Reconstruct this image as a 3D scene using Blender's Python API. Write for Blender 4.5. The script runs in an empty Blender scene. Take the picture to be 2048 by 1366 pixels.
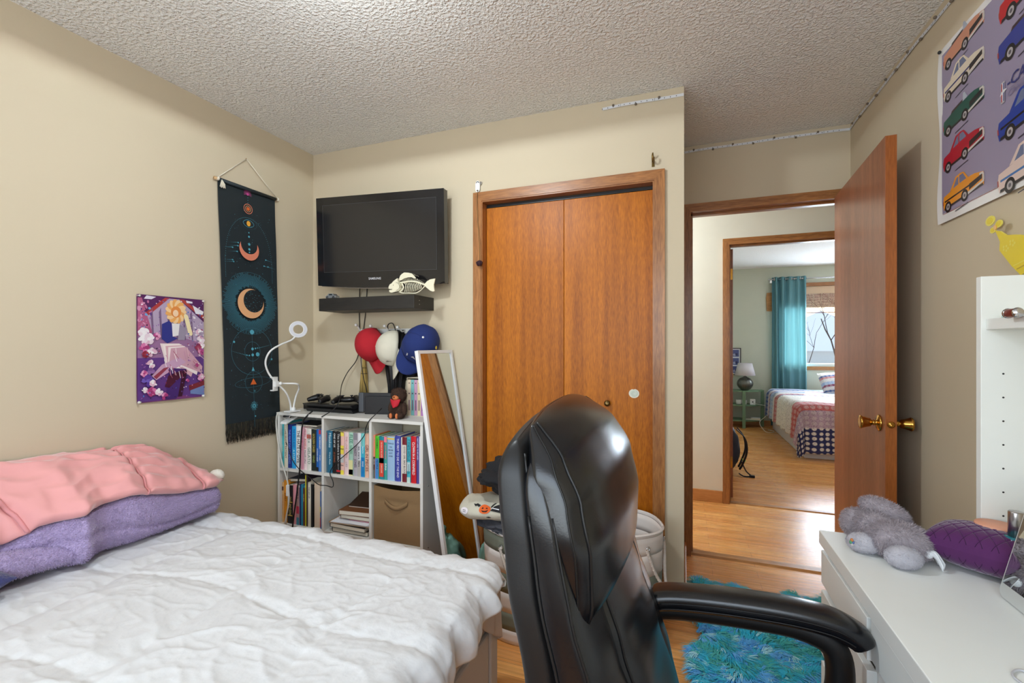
import bpy, bmesh, math, random
from mathutils import Vector, Matrix, Quaternion, noise

# ------------------------------------------------------------------ camera, world, lights
sc = bpy.context.scene
COL = sc.collection
YAW = math.radians(20.6)
CAMZ = 1.258
FPX, CU, CV = 912.0, 1024.0, 689.0
FWD = Vector((-math.sin(YAW), math.cos(YAW), 0))
RGT = Vector((math.cos(YAW), math.sin(YAW), 0))
cam_d = bpy.data.cameras.new('camera')
cam = bpy.data.objects.new('camera', cam_d); COL.objects.link(cam)
cam.location = (0, 0, CAMZ); cam.rotation_euler = (math.pi/2, 0, YAW)
cam_d.sensor_width = 36.0; cam_d.lens = 36.0*FPX/2048
cam_d.shift_y = (CV-683)/2048.0
cam_d.clip_start = 0.03; cam_d.clip_end = 200
sc.camera = cam
sc.view_settings.view_transform = 'Standard'
sc.view_settings.look = 'None'
sc.view_settings.gamma = 1.0
sc.view_settings.use_curve_mapping = False
sc.view_settings.exposure = 0.0
sc.cycles.max_bounces = 9; sc.cycles.diffuse_bounces = 5; sc.cycles.glossy_bounces = 5
sc.cycles.transmission_bounces = 6; sc.cycles.transparent_max_bounces = 8
sc.cycles.caustics_reflective = False; sc.cycles.caustics_refractive = False
sc.cycles.sample_clamp_indirect = 6.0
sc.cycles.use_denoising = True

def lin(c):
    return tuple(((x/255)/12.92 if x/255 <= 0.04045 else ((x/255+0.055)/1.055)**2.4) for x in c[:3]) + (1.0,)

w = bpy.data.worlds.new('sky'); sc.world = w; w.use_nodes = True
nt = w.node_tree; nt.nodes.clear()
wo = nt.nodes.new('ShaderNodeOutputWorld'); bg = nt.nodes.new('ShaderNodeBackground')
sky = nt.nodes.new('ShaderNodeTexSky'); sky.sky_type = 'NISHITA'
sky.sun_disc = False; sky.sun_elevation = math.radians(34); sky.sun_rotation = math.radians(0)
sky.air_density = 1.2; sky.dust_density = 1.5; sky.ozone_density = 1.2
bg.inputs['Strength'].default_value = 0.32
nt.links.new(sky.outputs[0], bg.inputs[0]); nt.links.new(bg.outputs[0], wo.inputs[0])

def light(name, kind, loc, energy, color=(1, 1, 1), rot=(0, 0, 0), size=None, size_y=None, radius=None, angle=None, spread=None):
    d = bpy.data.lights.new(name, kind); d.energy = energy; d.color = color
    if kind == 'AREA':
        d.shape = 'RECTANGLE'; d.size = size; d.size_y = size_y
        if spread: d.spread = spread
    if radius is not None: d.shadow_soft_size = radius
    if angle is not None: d.angle = angle
    o = bpy.data.objects.new(name, d); COL.objects.link(o); o.location = loc; o.rotation_euler = rot
    return o
# ceiling lamp of the bedroom (its dome is built below)
LAMP = Vector((-0.93, 1.05, 2.44))
L_ = light('bedroom_lamp_light', 'SPOT', (LAMP.x, LAMP.y, 2.315), 46, (0.84, 0.935, 1.0), radius=0.06)
L_.data.spot_size = math.radians(180); L_.data.spot_blend = 0.0
light('bedroom_lamp_glow', 'POINT', (LAMP.x, LAMP.y, 2.17), 5, (0.84, 0.935, 1.0), radius=0.12)
# added fill for the bedroom, set in an assumed window of the rear wall
light('bedroom_rear_fill', 'AREA', (-0.60, -0.93, 1.5), 42, (0.84, 0.92, 1.0), (math.pi/2, 0, 0), 2.5, 1.15)
# daylight entering by the far room's window, and the low sun through it
light('far_window_daylight', 'AREA', (2.27, 7.935, 1.38), 98, (0.72, 0.85, 1.0), (-math.pi/2, 0, 0), 1.7, 0.86)
light('sun', 'SUN', (3, 12, 8), 6.5, (1.0, 0.96, 0.9), (math.radians(-57), 0, math.radians(-14)), angle=0.01)
# added point light that brightens the hall, no fixture behind it
light('hall_fill_light', 'POINT', (-0.85, 3.5, 2.2), 40, (0.84, 0.93, 1.0), radius=0.08)
light('far_room_fill_light', 'POINT', (2.9, 5.7, 2.2), 10, (0.95, 0.97, 1.0), radius=0.12)  # added fill that lifts the far room, not a fixture of it

# ------------------------------------------------------------------ helpers
def ray(u, v):
    return FWD + RGT*((u-CU)/FPX) + Vector((0, 0, 1))*((CV-v)/FPX)
def at(u, v, x=None, y=None, z=None):
    """Where the line of sight of a measured point meets a real plane of the room."""
    d = ray(u, v)
    t = x/d.x if x is not None else (y/d.y if y is not None else (z-CAMZ)/d.z)
    return Vector((0, 0, CAMZ)) + d*t

MATS = {}
def mat(name, rgb, rough=0.6, metal=0.0, var=0.0, vscale=8.0, bump=0.0, bscale=60.0, spec=0.5, sheen=0.0,
        coat=0.0, trans=0.0, emit=None, estr=0.0, alpha=1.0, stretch=(1, 1, 1), sub=0.0, bdist=0.002):
    if name in MATS: return MATS[name]
    m = bpy.data.materials.new(name); m.use_nodes = True; MATS[name] = m
    n = m.node_tree; b = n.nodes['Principled BSDF']
    c = lin(rgb)
    b.inputs['Base Color'].default_value = c
    b.inputs['Roughness'].default_value = rough; b.inputs['Metallic'].default_value = metal
    b.inputs['Specular IOR Level'].default_value = spec
    if sheen: b.inputs['Sheen Weight'].default_value = sheen; b.inputs['Sheen Roughness'].default_value = 0.4
    if coat: b.inputs['Coat Weight'].default_value = coat; b.inputs['Coat Roughness'].default_value = 0.08
    if trans: b.inputs['Transmission Weight'].default_value = trans
    if alpha < 1: b.inputs['Alpha'].default_value = alpha
    if sub: b.inputs['Subsurface Weight'].default_value = sub; b.inputs['Subsurface Scale'].default_value = 0.02
    if emit: b.inputs['Emission Color'].default_value = lin(emit); b.inputs['Emission Strength'].default_value = estr
    tc = n.nodes.new('ShaderNodeTexCoord'); mp = n.nodes.new('ShaderNodeMapping')
    mp.inputs['Scale'].default_value = stretch
    n.links.new(tc.outputs['Object'], mp.inputs[0])
    no = n.nodes.new('ShaderNodeTexNoise'); no.inputs['Scale'].default_value = vscale; no.inputs['Detail'].default_value = 4
    n.links.new(mp.outputs[0], no.inputs[0])
    v = max(var, 0.03)
    mx = n.nodes.new('ShaderNodeMix'); mx.data_type = 'RGBA'
    mx.inputs[6].default_value = tuple(min(1, x*(1-v)) for x in c[:3])+(1,)
    mx.inputs[7].default_value = tuple(min(1, x*(1+v)) for x in c[:3])+(1,)
    n.links.new(no.outputs['Fac'], mx.inputs[0]); n.links.new(mx.outputs[2], b.inputs['Base Color'])
    if bump:
        nb = n.nodes.new('ShaderNodeTexNoise'); nb.inputs['Scale'].default_value = bscale; nb.inputs['Detail'].default_value = 3
        n.links.new(mp.outputs[0], nb.inputs[0])
        bp = n.nodes.new('ShaderNodeBump'); bp.inputs['Strength'].default_value = bump; bp.inputs['Distance'].default_value = bdist
        n.links.new(nb.outputs['Fac'], bp.inputs['Height']); n.links.new(bp.outputs[0], b.inputs['Normal'])
    return m
def flat(rgb, rough=0.55):
    return mat('ink_%d_%d_%d_%d' % (tuple(int(x) for x in rgb[:3])+(int(rough*100),)), rgb, rough)

def wood(name, c1, c2, rough=0.4, axis='Z', fine=1.0, coat=0.0):
    """Veneer or solid wood with its grain along one axis."""
    m = bpy.data.materials.new(name); m.use_nodes = True; MATS[name] = m
    n = m.node_tree; b = n.nodes['Principled BSDF']; b.inputs['Roughness'].default_value = rough
    if coat: b.inputs['Coat Weight'].default_value = coat; b.inputs['Coat Roughness'].default_value = 0.2
    tc = n.nodes.new('ShaderNodeTexCoord'); mp = n.nodes.new('ShaderNodeMapping')
    s = {'X': (0.5, 14, 14), 'Y': (14, 0.5, 14), 'Z': (14, 14, 0.5)}[axis]
    mp.inputs['Scale'].default_value = [x*fine for x in s]
    n.links.new(tc.outputs['Object'], mp.inputs[0])
    n1 = n.nodes.new('ShaderNodeTexNoise'); n1.inputs['Scale'].default_value = 1.2; n1.inputs['Detail'].default_value = 3
    n2 = n.nodes.new('ShaderNodeTexNoise'); n2.inputs['Scale'].default_value = 14; n2.inputs['Detail'].default_value = 4
    mp2 = n.nodes.new('ShaderNodeMapping'); mp2.inputs['Scale'].default_value = [x*fine*(1.0 if x > 1 else 3) for x in s]
    n.links.new(tc.outputs['Object'], mp2.inputs[0])
    n.links.new(mp.outputs[0], n1.inputs[0]); n.links.new(mp2.outputs[0], n2.inputs[0])
    ad = n.nodes.new('ShaderNodeMath'); ad.operation = 'MULTIPLY_ADD'; ad.inputs[1].default_value = 0.55
    n.links.new(n2.outputs['Fac'], ad.inputs[0]); 
    mu = n.nodes.new('ShaderNodeMath'); mu.operation = 'MULTIPLY'; mu.inputs[1].default_value = 0.5
    n.links.new(n1.outputs['Fac'], mu.inputs[0]); n.links.new(mu.outputs[0], ad.inputs[2])
    cr = n.nodes.new('ShaderNodeValToRGB')
    cr.color_ramp.elements[0].position = 0.36; cr.color_ramp.elements[0].color = lin(c1)
    cr.color_ramp.elements[1].position = 0.68; cr.color_ramp.elements[1].color = lin(c2)
    n.links.new(ad.outputs[0], cr.inputs[0]); n.links.new(cr.outputs[0], b.inputs['Base Color'])
    bp = n.nodes.new('ShaderNodeBump'); bp.inputs['Strength'].default_value = 0.08; bp.inputs['Distance'].default_value = 0.001
    n.links.new(n2.outputs['Fac'], bp.inputs['Height']); n.links.new(bp.outputs[0], b.inputs['Normal'])
    return m

class Fr:
    """A flat frame: origin, x axis, y axis (normal = x cross y)."""
    def __init__(s, o, ex, ey):
        s.o = Vector(o); s.x = Vector(ex).normalized(); s.y = Vector(ey).normalized(); s.n = s.x.cross(s.y)
    def p(s, x, y, h=0.0): return s.o + s.x*x + s.y*y + s.n*h

class MB:
    def __init__(s): s.v = []; s.f = []; s.mi = []; s.mats = []; s.sm = []
    def m(s, mt):
        if mt not in s.mats: s.mats.append(mt)
        return s.mats.index(mt)
    def add(s, vs, fs, mt, sm=False):
        b = len(s.v); k = s.m(mt); s.v += [Vector(p) for p in vs]
        for f in fs: s.f.append([b+i for i in f]); s.mi.append(k); s.sm.append(sm)
        return s
    def box(s, x0, x1, y0, y1, z0, z1, mt):
        vs = [(x, y, z) for z in (z0, z1) for y in (y0, y1) for x in (x0, x1)]
        return s.add(vs, [(0, 2, 3, 1), (4, 5, 7, 6), (0, 1, 5, 4), (2, 6, 7, 3), (0, 4, 6, 2), (1, 3, 7, 5)], mt)
    def obox(s, c, size, M, mt):
        c = Vector(c); h = [q/2 for q in size]
        vs = [c + M @ Vector((x*h[0], y*h[1], z*h[2])) for z in (-1, 1) for y in (-1, 1) for x in (-1, 1)]
        return s.add(vs, [(0, 2, 3, 1), (4, 5, 7, 6), (0, 1, 5, 4), (2, 6, 7, 3), (0, 4, 6, 2), (1, 3, 7, 5)], mt)
    def prism(s, poly, fr, h0, h1, mt, mt_side=None):
        n = len(poly); vs = [fr.p(x, y, h0) for x, y in poly]+[fr.p(x, y, h1) for x, y in poly]
        s.add(vs, [list(range(n))[::-1], list(range(n, 2*n))], mt)
        return s.add(vs, [(i, (i+1) % n, n+(i+1) % n, n+i) for i in range(n)], mt_side or mt)
    def poly(s, poly, fr, mt, h=0.0):
        return s.add([fr.p(x, y, h) for x, y in poly], [list(range(len(poly)))], mt)
    def rect(s, x0, y0, x1, y1, fr, mt, h=0.0): return s.poly([(x0, y0), (x1, y0), (x1, y1), (x0, y1)], fr, mt, h)
    def disc(s, x, y, r, fr, mt, h=0.0, n=20, ry=None, rot=0):
        ry = ry or r; c, q = math.cos(rot), math.sin(rot)
        return s.poly([(x+r*math.cos(a)*c-ry*math.sin(a)*q, y+r*math.cos(a)*q+ry*math.sin(a)*c) for a in [2*math.pi*i/n for i in range(n)]], fr, mt, h)
    def ring(s, x, y, r, wd, fr, mt, h=0.0, n=40, ry=None, rot=0, a0=0, a1=2*math.pi):
        ry = ry or r; c, q = math.cos(rot), math.sin(rot); vs = []
        for i in range(n+1):
            a = a0+(a1-a0)*i/n
            for k in (0, wd):
                X, Y = (r-k)*math.cos(a), (ry-k)*math.sin(a)
                vs.append(fr.p(x+X*c-Y*q, y+X*q+Y*c, h))
        return s.add(vs, [(2*i, 2*i+2, 2*i+3, 2*i+1) for i in range(n)], mt)
    def line(s, pts, wd, fr, mt, h=0.0):
        for (a, b), (c, d) in zip(pts, pts[1:]):
            L = math.hypot(c-a, d-b) or 1; nx, ny = -(d-b)/L*wd/2, (c-a)/L*wd/2
            s.poly([(a+nx, b+ny), (a-nx, b-ny), (c-nx, d-ny), (c+nx, d+ny)], fr, mt, h)
        return s
    def tube(s, pts, r, mt, n=8, cap=True, sm=True):
        pts = [Vector(p) for p in pts]; N = len(pts); rr = r if isinstance(r, (list, tuple)) else [r]*N
        vs = []; prev = None
        for i, p in enumerate(pts):
            t = (pts[min(i+1, N-1)]-pts[max(i-1, 0)]).normalized()
            if prev is None:
                up = Vector((0, 0, 1)) if abs(t.z) < 0.9 else Vector((1, 0, 0)); a = t.cross(up).normalized()
            else:
                a = (prev-t*prev.dot(t)).normalized()
            prev = a; b = t.cross(a)
            vs += [p+(a*math.cos(2*math.pi*k/n)+b*math.sin(2*math.pi*k/n))*rr[i] for k in range(n)]
        fs = [(i*n+k, i*n+(k+1) % n, (i+1)*n+(k+1) % n, (i+1)*n+k) for i in range(N-1) for k in range(n)]
        if cap: fs += [list(range(n))[::-1], list(range((N-1)*n, N*n))]
        return s.add(vs, fs, mt, sm)
    def lathe(s, prof, c, mt, n=24, M=None, cap=True, sm=True):
        c = Vector(c); M = M or Matrix.Identity(3); vs = []
        for r, z in prof: vs += [c+M @ Vector((r*math.cos(2*math.pi*k/n), r*math.sin(2*math.pi*k/n), z)) for k in range(n)]
        fs = [(i*n+k, i*n+(k+1) % n, (i+1)*n+(k+1) % n, (i+1)*n+k) for i in range(len(prof)-1) for k in range(n)]
        if cap: fs += [list(range(n))[::-1], list(range((len(prof)-1)*n, len(prof)*n))]
        return s.add(vs, fs, mt, sm)
    def ball(s, c, r, mt, M=None, nu=20, nv=12, fn=None):
        if not isinstance(r, (list, tuple)): r = (r, r, r)
        M = M or Matrix.Identity(3); c = Vector(c); vs = []
        for j in range(nv+1):
            th = math.pi*j/nv
            for k in range(nu):
                ph = 2*math.pi*k/nu
                d = Vector((math.sin(th)*math.cos(ph), math.sin(th)*math.sin(ph), -math.cos(th)))
                q = fn(d) if fn else 1.0
                vs.append(c+M @ Vector((d.x*r[0]*q, d.y*r[1]*q, d.z*r[2]*q)))
        fs = [(j*nu+k, j*nu+(k+1) % nu, (j+1)*nu+(k+1) % nu, (j+1)*nu+k) for j in range(nv) for k in range(nu)]
        return s.add(vs, fs, mt, True)
    def grid(s, fn, nu, nv, mt, sm=True, u0=0., u1=1., v0=0., v1=1.):
        vs = [fn(u0+(u1-u0)*i/nu, v0+(v1-v0)*j/nv) for j in range(nv+1) for i in range(nu+1)]
        return s.add(vs, [(j*(nu+1)+i, j*(nu+1)+i+1, (j+1)*(nu+1)+i+1, (j+1)*(nu+1)+i) for j in range(nv) for i in range(nu)], mt, sm)
    def text(s, txt, fr, x, y, hgt, mt, wmax=None, h=0.0, align='L', bold=0.0, shear=0.0):
        """Lettering laid on a frame; (x, y) is the lower left (or centre) of the line."""
        vs, fs, W, H = glyphs(txt, bold, shear); k = hgt/0.70
        kx = k if not wmax else min(k, wmax/max(W, 1e-6))
        ox = x-(W*kx/2 if align == 'C' else 0)
        return s.add([fr.p(ox+a*kx, y+b*k, h) for a, b in vs], fs, mt)
    def build(s, name, parent=None, bevel=0.0, sub=0, weld=False, flip=False, solid=0.0, seg=2):
        me = bpy.data.meshes.new(name)
        if parent is not None:
            Mi = ROOTM[parent.name].inverted(); vs = [Mi @ p for p in s.v]; org = None
        else:
            zs = min(p.z for p in s.v); xs = (min(p.x for p in s.v)+max(p.x for p in s.v))/2; ys = (min(p.y for p in s.v)+max(p.y for p in s.v))/2
            org = Vector((xs, ys, zs)); vs = [p-org for p in s.v]
        me.from_pydata([tuple(p) for p in vs], [], s.f)
        for mt in s.mats: me.materials.append(mt)
        me.polygons.foreach_set('material_index', s.mi); me.polygons.foreach_set('use_smooth', s.sm)
        if weld:
            bm = bmesh.new(); bm.from_mesh(me); bmesh.ops.remove_doubles(bm, verts=bm.verts, dist=1e-5)
            bmesh.ops.recalc_face_normals(bm, faces=bm.faces); bm.to_mesh(me); bm.free()
        me.update()
        o = bpy.data.objects.new(name, me); COL.objects.link(o)
        if parent is not None:
            o.parent = parent; ROOTM[o.name] = ROOTM[parent.name]
        else:
            o.location = org; ROOTM[o.name] = Matrix.Translation(org)
        if solid: q = o.modifiers.new('solid', 'SOLIDIFY'); q.thickness = solid; q.offset = -1
        if bevel:
            q = o.modifiers.new('bevel', 'BEVEL'); q.width = bevel; q.segments = seg; q.limit_method = 'ANGLE'; q.angle_limit = math.radians(40)
        if sub: q = o.modifiers.new('sub', 'SUBSURF'); q.levels = sub; q.render_levels = sub
        return o
ROOTM = {}
def rebase(o):
    pass
def empty(name, loc, rz=0.0):
    o = bpy.data.objects.new(name, None); COL.objects.link(o); o.location = loc; o.rotation_euler = (0, 0, rz)
    o.empty_display_size = 0.05
    ROOTM[o.name] = Matrix.Translation(Vector(loc)) @ Matrix.Rotation(rz, 4, 'Z'); return o
def tag(o, label=None, cat=None, group=None, kind=None):
    if label: o['label'] = label
    if cat: o['category'] = cat
    if group: o['group'] = group
    if kind: o['kind'] = kind
    return o
def thing(name, loc, label, cat, group=None, rz=0.0): return tag(empty(name, loc, rz), label, cat, group)
def struct(o): o['kind'] = 'structure'; return o
_G = {}
def glyphs(txt, bold=0.0, shear=0.0):
    key = (txt, bold, shear)
    if key in _G: return _G[key]
    cu = bpy.data.curves.new('t', 'FONT'); cu.body = txt; cu.offset = bold; cu.shear = shear; cu.resolution_u = 2; cu.fill_mode = 'FRONT'
    ob = bpy.data.objects.new('t', cu); COL.objects.link(ob)
    dg = bpy.context.evaluated_depsgraph_get(); me = ob.evaluated_get(dg).to_mesh()
    vs = [(q.co.x, q.co.y) for q in me.vertices]; fs = [list(p.vertices) for p in me.polygons]
    ob.evaluated_get(dg).to_mesh_clear(); bpy.data.objects.remove(ob); bpy.data.curves.remove(cu)
    x0 = min((a for a, b in vs), default=0); vs = [(a-x0, b) for a, b in vs]
    W = max((a for a, b in vs), default=1)
    _G[key] = (vs, fs, W, 0.7); return _G[key]
def spline(pts, n=8):
    """Catmull-Rom through points."""
    P = [Vector(p) for p in pts]; P = [P[0]*2-P[1]]+P+[P[-1]*2-P[-2]]; out = []
    for i in range(1, len(P)-2):
        for k in range(n):
            t = k/n; a, b, c, d = P[i-1:i+3]
            out.append(0.5*((2*b)+(c-a)*t+(2*a-5*b+4*c-d)*t*t+(3*b-a-3*c+d)*t**3))
    return out+[P[-2]]
def nz(x, y, z=0.0, s=1.0): return noise.noise(Vector((x*s, y*s, z*s)))
def fur(mb, pts, mt, L=0.012, wd=0.0012, rnd=None, droop=0.0, lie=0.35, comb=None):
    """Short fine hairs: thin tapered blades standing on (point, normal) pairs."""
    rnd = rnd or random.Random(1)
    for p, n in pts:
        j = Vector((rnd.uniform(-1, 1), rnd.uniform(-1, 1), rnd.uniform(-1, 1)))
        if comb is not None: j = j*0.6+comb*0.9
        d = (n+j*lie*1.6); d.z -= droop; d.normalize(); t = d.cross(j).normalized()*wd*0.5
        l = L*rnd.uniform(0.6, 1.25); bend = j*l*0.25
        a, b = p-t, p+t; m1, m2 = p+d*l*0.55-t*0.8, p+d*l*0.55+t*0.8; e = p+d*l+bend
        mb.add([a, b, m2, m1, e], [(0, 1, 2, 3), (3, 2, 4)], mt, False)
# ------------------------------------------------------------------ room materials
wall_tan = mat('wall_tan', (206, 192, 166), 0.75, var=0.02, vscale=2.5, bump=0.12, bscale=90, spec=0.3)
wall_cream = mat('wall_cream', (230, 226, 214), 0.75, var=0.015, bump=0.1, bscale=90, spec=0.3)
wall_sage = mat('wall_sage', (194, 197, 180), 0.8, var=0.015, bump=0.1, bscale=90, spec=0.3)
def popcorn():
    m = mat('ceiling_texture', (240, 239, 235), 0.85, var=0.02, vscale=30, spec=0.25)
    n = m.node_tree; b = n.nodes['Principled BSDF']; tc = [q for q in n.nodes if q.type == 'TEX_COORD'][0]
    v = n.nodes.new('ShaderNodeTexNoise'); v.inputs['Scale'].default_value = 85; v.inputs['Detail'].default_value = 2; v.inputs['Roughness'].default_value = 0.5
    n.links.new(tc.outputs['Object'], v.inputs[0])
    cr = n.nodes.new('ShaderNodeValToRGB'); cr.color_ramp.elements[0].position = 0.42; cr.color_ramp.elements[1].position = 0.72
    n.links.new(v.outputs['Fac'], cr.inputs[0])
    bp = n.nodes.new('ShaderNodeBump'); bp.inputs['Strength'].default_value = 0.85; bp.inputs['Distance'].default_value = 0.008
    n.links.new(cr.outputs[0], bp.inputs['Height']); n.links.new(bp.outputs[0], b.inputs['Normal'])
    return m
ceil_m = popcorn()
def laminate():
    m = bpy.data.materials.new('laminate_floor'); m.use_nodes = True
    n = m.node_tree; b = n.nodes['Principled BSDF']; b.inputs['Roughness'].default_value = 0.24
    tc = n.nodes.new('ShaderNodeTexCoord')
    br = n.nodes.new('ShaderNodeTexBrick'); br.inputs['Scale'].default_value = 1.0
    br.inputs['Brick Width'].default_value = 0.62; br.inputs['Row Height'].default_value = 0.064
    br.inputs['Mortar Size'].default_value = 0.0007; br.inputs['Mortar Smooth'].default_value = 0.1
    br.offset = 0.37; br.offset_frequency = 2; br.squash = 1.0
    br.inputs['Color1'].default_value = lin((248, 184, 110)); br.inputs['Color2'].default_value = lin((228, 156, 86))
    br.inputs['Mortar'].default_value = lin((150, 92, 54))
    n.links.new(tc.outputs['Object'], br.inputs['Vector'])
    mp = n.nodes.new('ShaderNodeMapping'); mp.inputs['Scale'].default_value = (1.2, 40, 1); n.links.new(tc.outputs['Object'], mp.inputs[0])
    no = n.nodes.new('ShaderNodeTexNoise'); no.inputs['Scale'].default_value = 1.6; no.inputs['Detail'].default_value = 5
    n.links.new(mp.outputs[0], no.inputs[0])
    cr = n.nodes.new('ShaderNodeValToRGB'); cr.color_ramp.elements[0].position = 0.3; cr.color_ramp.elements[0].color = (0.72, 0.68, 0.64, 1)
    cr.color_ramp.elements[1].position = 0.65; cr.color_ramp.elements[1].color = (1.08, 1.06, 1.03, 1)
    n.links.new(no.outputs['Fac'], cr.inputs[0])
    mx = n.nodes.new('ShaderNodeMix'); mx.data_type = 'RGBA'; mx.blend_type = 'MULTIPLY'; mx.inputs[0].default_value = 1
    n.links.new(br.outputs['Color'], mx.inputs[6]); n.links.new(cr.outputs[0], mx.inputs[7]); n.links.new(mx.outputs[2], b.inputs['Base Color'])
    n2 = n.nodes.new('ShaderNodeTexNoise'); n2.inputs['Scale'].default_value = 5; n.links.new(mp.outputs[0], n2.inputs[0])
    rr = n.nodes.new('ShaderNodeMapRange'); rr.inputs['To Min'].default_value = 0.2; rr.inputs['To Max'].default_value = 0.34
    n.links.new(n2.outputs['Fac'], rr.inputs[0]); n.links.new(rr.outputs[0], b.inputs['Roughness'])
    return m
floor_m = laminate()
veneer = wood('closet_veneer', (146, 76, 0), (200, 116, 12), 0.42, 'Z', 1.6)
veneer.node_tree.nodes['Principled BSDF'].inputs['Specular IOR Level'].default_value = 0.3
door_w = wood('door_veneer', (132, 72, 44), (172, 104, 66), 0.36, 'Z', 1.2, coat=0.2)
door_edge = wood('door_edge_wood', (140, 74, 24), (176, 100, 40), 0.4, 'Z')
casing_v = wood('casing_upright', (126, 76, 34), (180, 120, 64), 0.38, 'Z', coat=0.2)
casing_h = wood('casing_head', (126, 76, 34), (180, 120, 64), 0.38, 'X', coat=0.2)
oak_x = wood('baseboard_oak', (176, 116, 62), (206, 148, 92), 0.4, 'X')
oak_y = wood('baseboard_oak_side', (176, 116, 62), (206, 148, 92), 0.4, 'Y')
black_void = mat('closet_shade', (40, 34, 28), 0.9)  # shade of the closed closet put into its wall colour
brass = mat('brass', (200, 150, 70), 0.2, 1.0)
brass_old = mat('old_brass', (128, 104, 60), 0.35, 1.0)
glass_m = mat('window_glass', (255, 255, 255), 0.0, trans=1.0)
chrome = mat('chrome', (200, 200, 202), 0.15, 1.0)
white_pl = mat('white_plastic', (235, 235, 235), 0.35)
black_pl = mat('black_plastic', (22, 22, 24), 0.35)

# ------------------------------------------------------------------ room shell
XL, XR, YC, YD, XE, ZC = -2.165, 0.838, 2.230, 2.925, 0.003, 2.44
OX0, OX1, OZ = -1.008, -0.128, 2.022          # closet opening
DX0, DX1, DZ = 0.042, 0.800, 2.045            # bedroom door opening
HY0, HY1 = 3.98, 4.09                          # hall wall
FX0, FX1 = 0.34, 1.11                          # far room door opening
FY = 7.97
f = MB(); f.box(-2.4, 4.4, -1.15, 8.1, -0.1, 0, floor_m); struct(f.build('floor'))
f = MB(); f.box(-2.4, 4.4, -1.15, 8.1, ZC, ZC+0.1, ceil_m); struct(f.build('ceiling'))
f = MB(); f.box(XL-0.1, XL, -1.05, YC+0.1, 0, ZC, wall_tan); struct(f.build('wall_left'))
f = MB()
f.box(XL, OX0, YC, YC+0.1, 0, ZC, wall_tan); f.box(OX1, XE, YC, YC+0.1, 0, ZC, wall_tan); f.box(OX0, OX1, YC, YC+0.1, OZ, ZC, wall_tan)
struct(f.build('wall_back'))
f = MB(); f.box(-0.1, XE, YC+0.1, YD, 0, ZC, wall_tan); struct(f.build('wall_alcove'))
f = MB()
f.box(-0.1, DX0-0.0165, YD, YD+0.11, 0, ZC, wall_tan); f.box(DX1+0.0165, XR+0.1, YD, YD+0.11, 0, ZC, wall_tan); f.box(DX0-0.0165, DX1+0.0165, YD, YD+0.11, DZ+0.0165, ZC, wall_tan)
struct(f.build('wall_doorway'))
f = MB(); f.box(XR, XR+0.1, -1.05, YD, 0, ZC, wall_tan); struct(f.build('wall_right'))
WX0, WX1, WZ0, WZ1 = -1.88, 0.68, 0.9, 2.1
f = MB(); f.box(XL, WX0, -1.05, -0.95, 0, ZC, wall_tan); f.box(WX1, XR, -1.05, -0.95, 0, ZC, wall_tan)
f.box(WX0, WX1, -1.05, -0.95, 0, WZ0, wall_tan); f.box(WX0, WX1, -1.05, -0.95, WZ1, ZC, wall_tan); struct(f.build('wall_rear'))
f = MB(); f.box(-1.3, -0.1, YC+0.75, YC+0.78, 0, ZC, black_void); f.box(-1.33, -1.3, YC+0.1, YC+0.78, 0, ZC, black_void); struct(f.build('wall_closet'))
# hall and far room
f = MB(); f.box(-1.9, FX0-0.0165, HY0, HY1, 0, ZC, wall_cream); f.box(FX1+0.0165, 4.2, HY0, HY1, 0, ZC, wall_cream); f.box(FX0-0.0165, FX1+0.0165, HY0, HY1, DZ+0.0165, ZC, wall_cream)
struct(f.build('wall_hall'))
f = MB(); f.box(-2.0, -1.9, YD+0.11, HY1, 0, ZC, wall_cream); struct(f.build('wall_hall_left'))
f = MB(); f.box(4.1, 4.2, YD+0.11, HY0, 0, ZC, wall_cream); struct(f.build('wall_hall_right'))
f = MB(); f.box(XR+0.1, 4.1, YD, YD+0.11, 0, ZC, wall_cream); f.box(-1.9, -0.1, YD+0.0, YD+0.11, 0, ZC, wall_cream); struct(f.build('wall_hall_near'))
f = MB(); f.box(0.12, 0.22, HY1, FY, 0, ZC, wall_sage); struct(f.build('wall_far_left'))
f = MB(); f.box(4.1, 4.2, HY1, FY, 0, ZC, wall_sage); struct(f.build('wall_far_right'))
GX0, GX1, GZ0, GZ1 = 1.38, 3.15, 0.93, 2.13
f = MB(); f.box(0.12, GX0, FY, FY+0.12, 0, ZC, wall_sage); f.box(GX1, 4.2, FY, FY+0.12, 0, ZC, wall_sage)
f.box(GX0, GX1, FY, FY+0.12, 0, GZ0, wall_sage); f.box(GX0, GX1, FY, FY+0.12, GZ1, ZC, wall_sage); struct(f.build('wall_far_back'))

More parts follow.
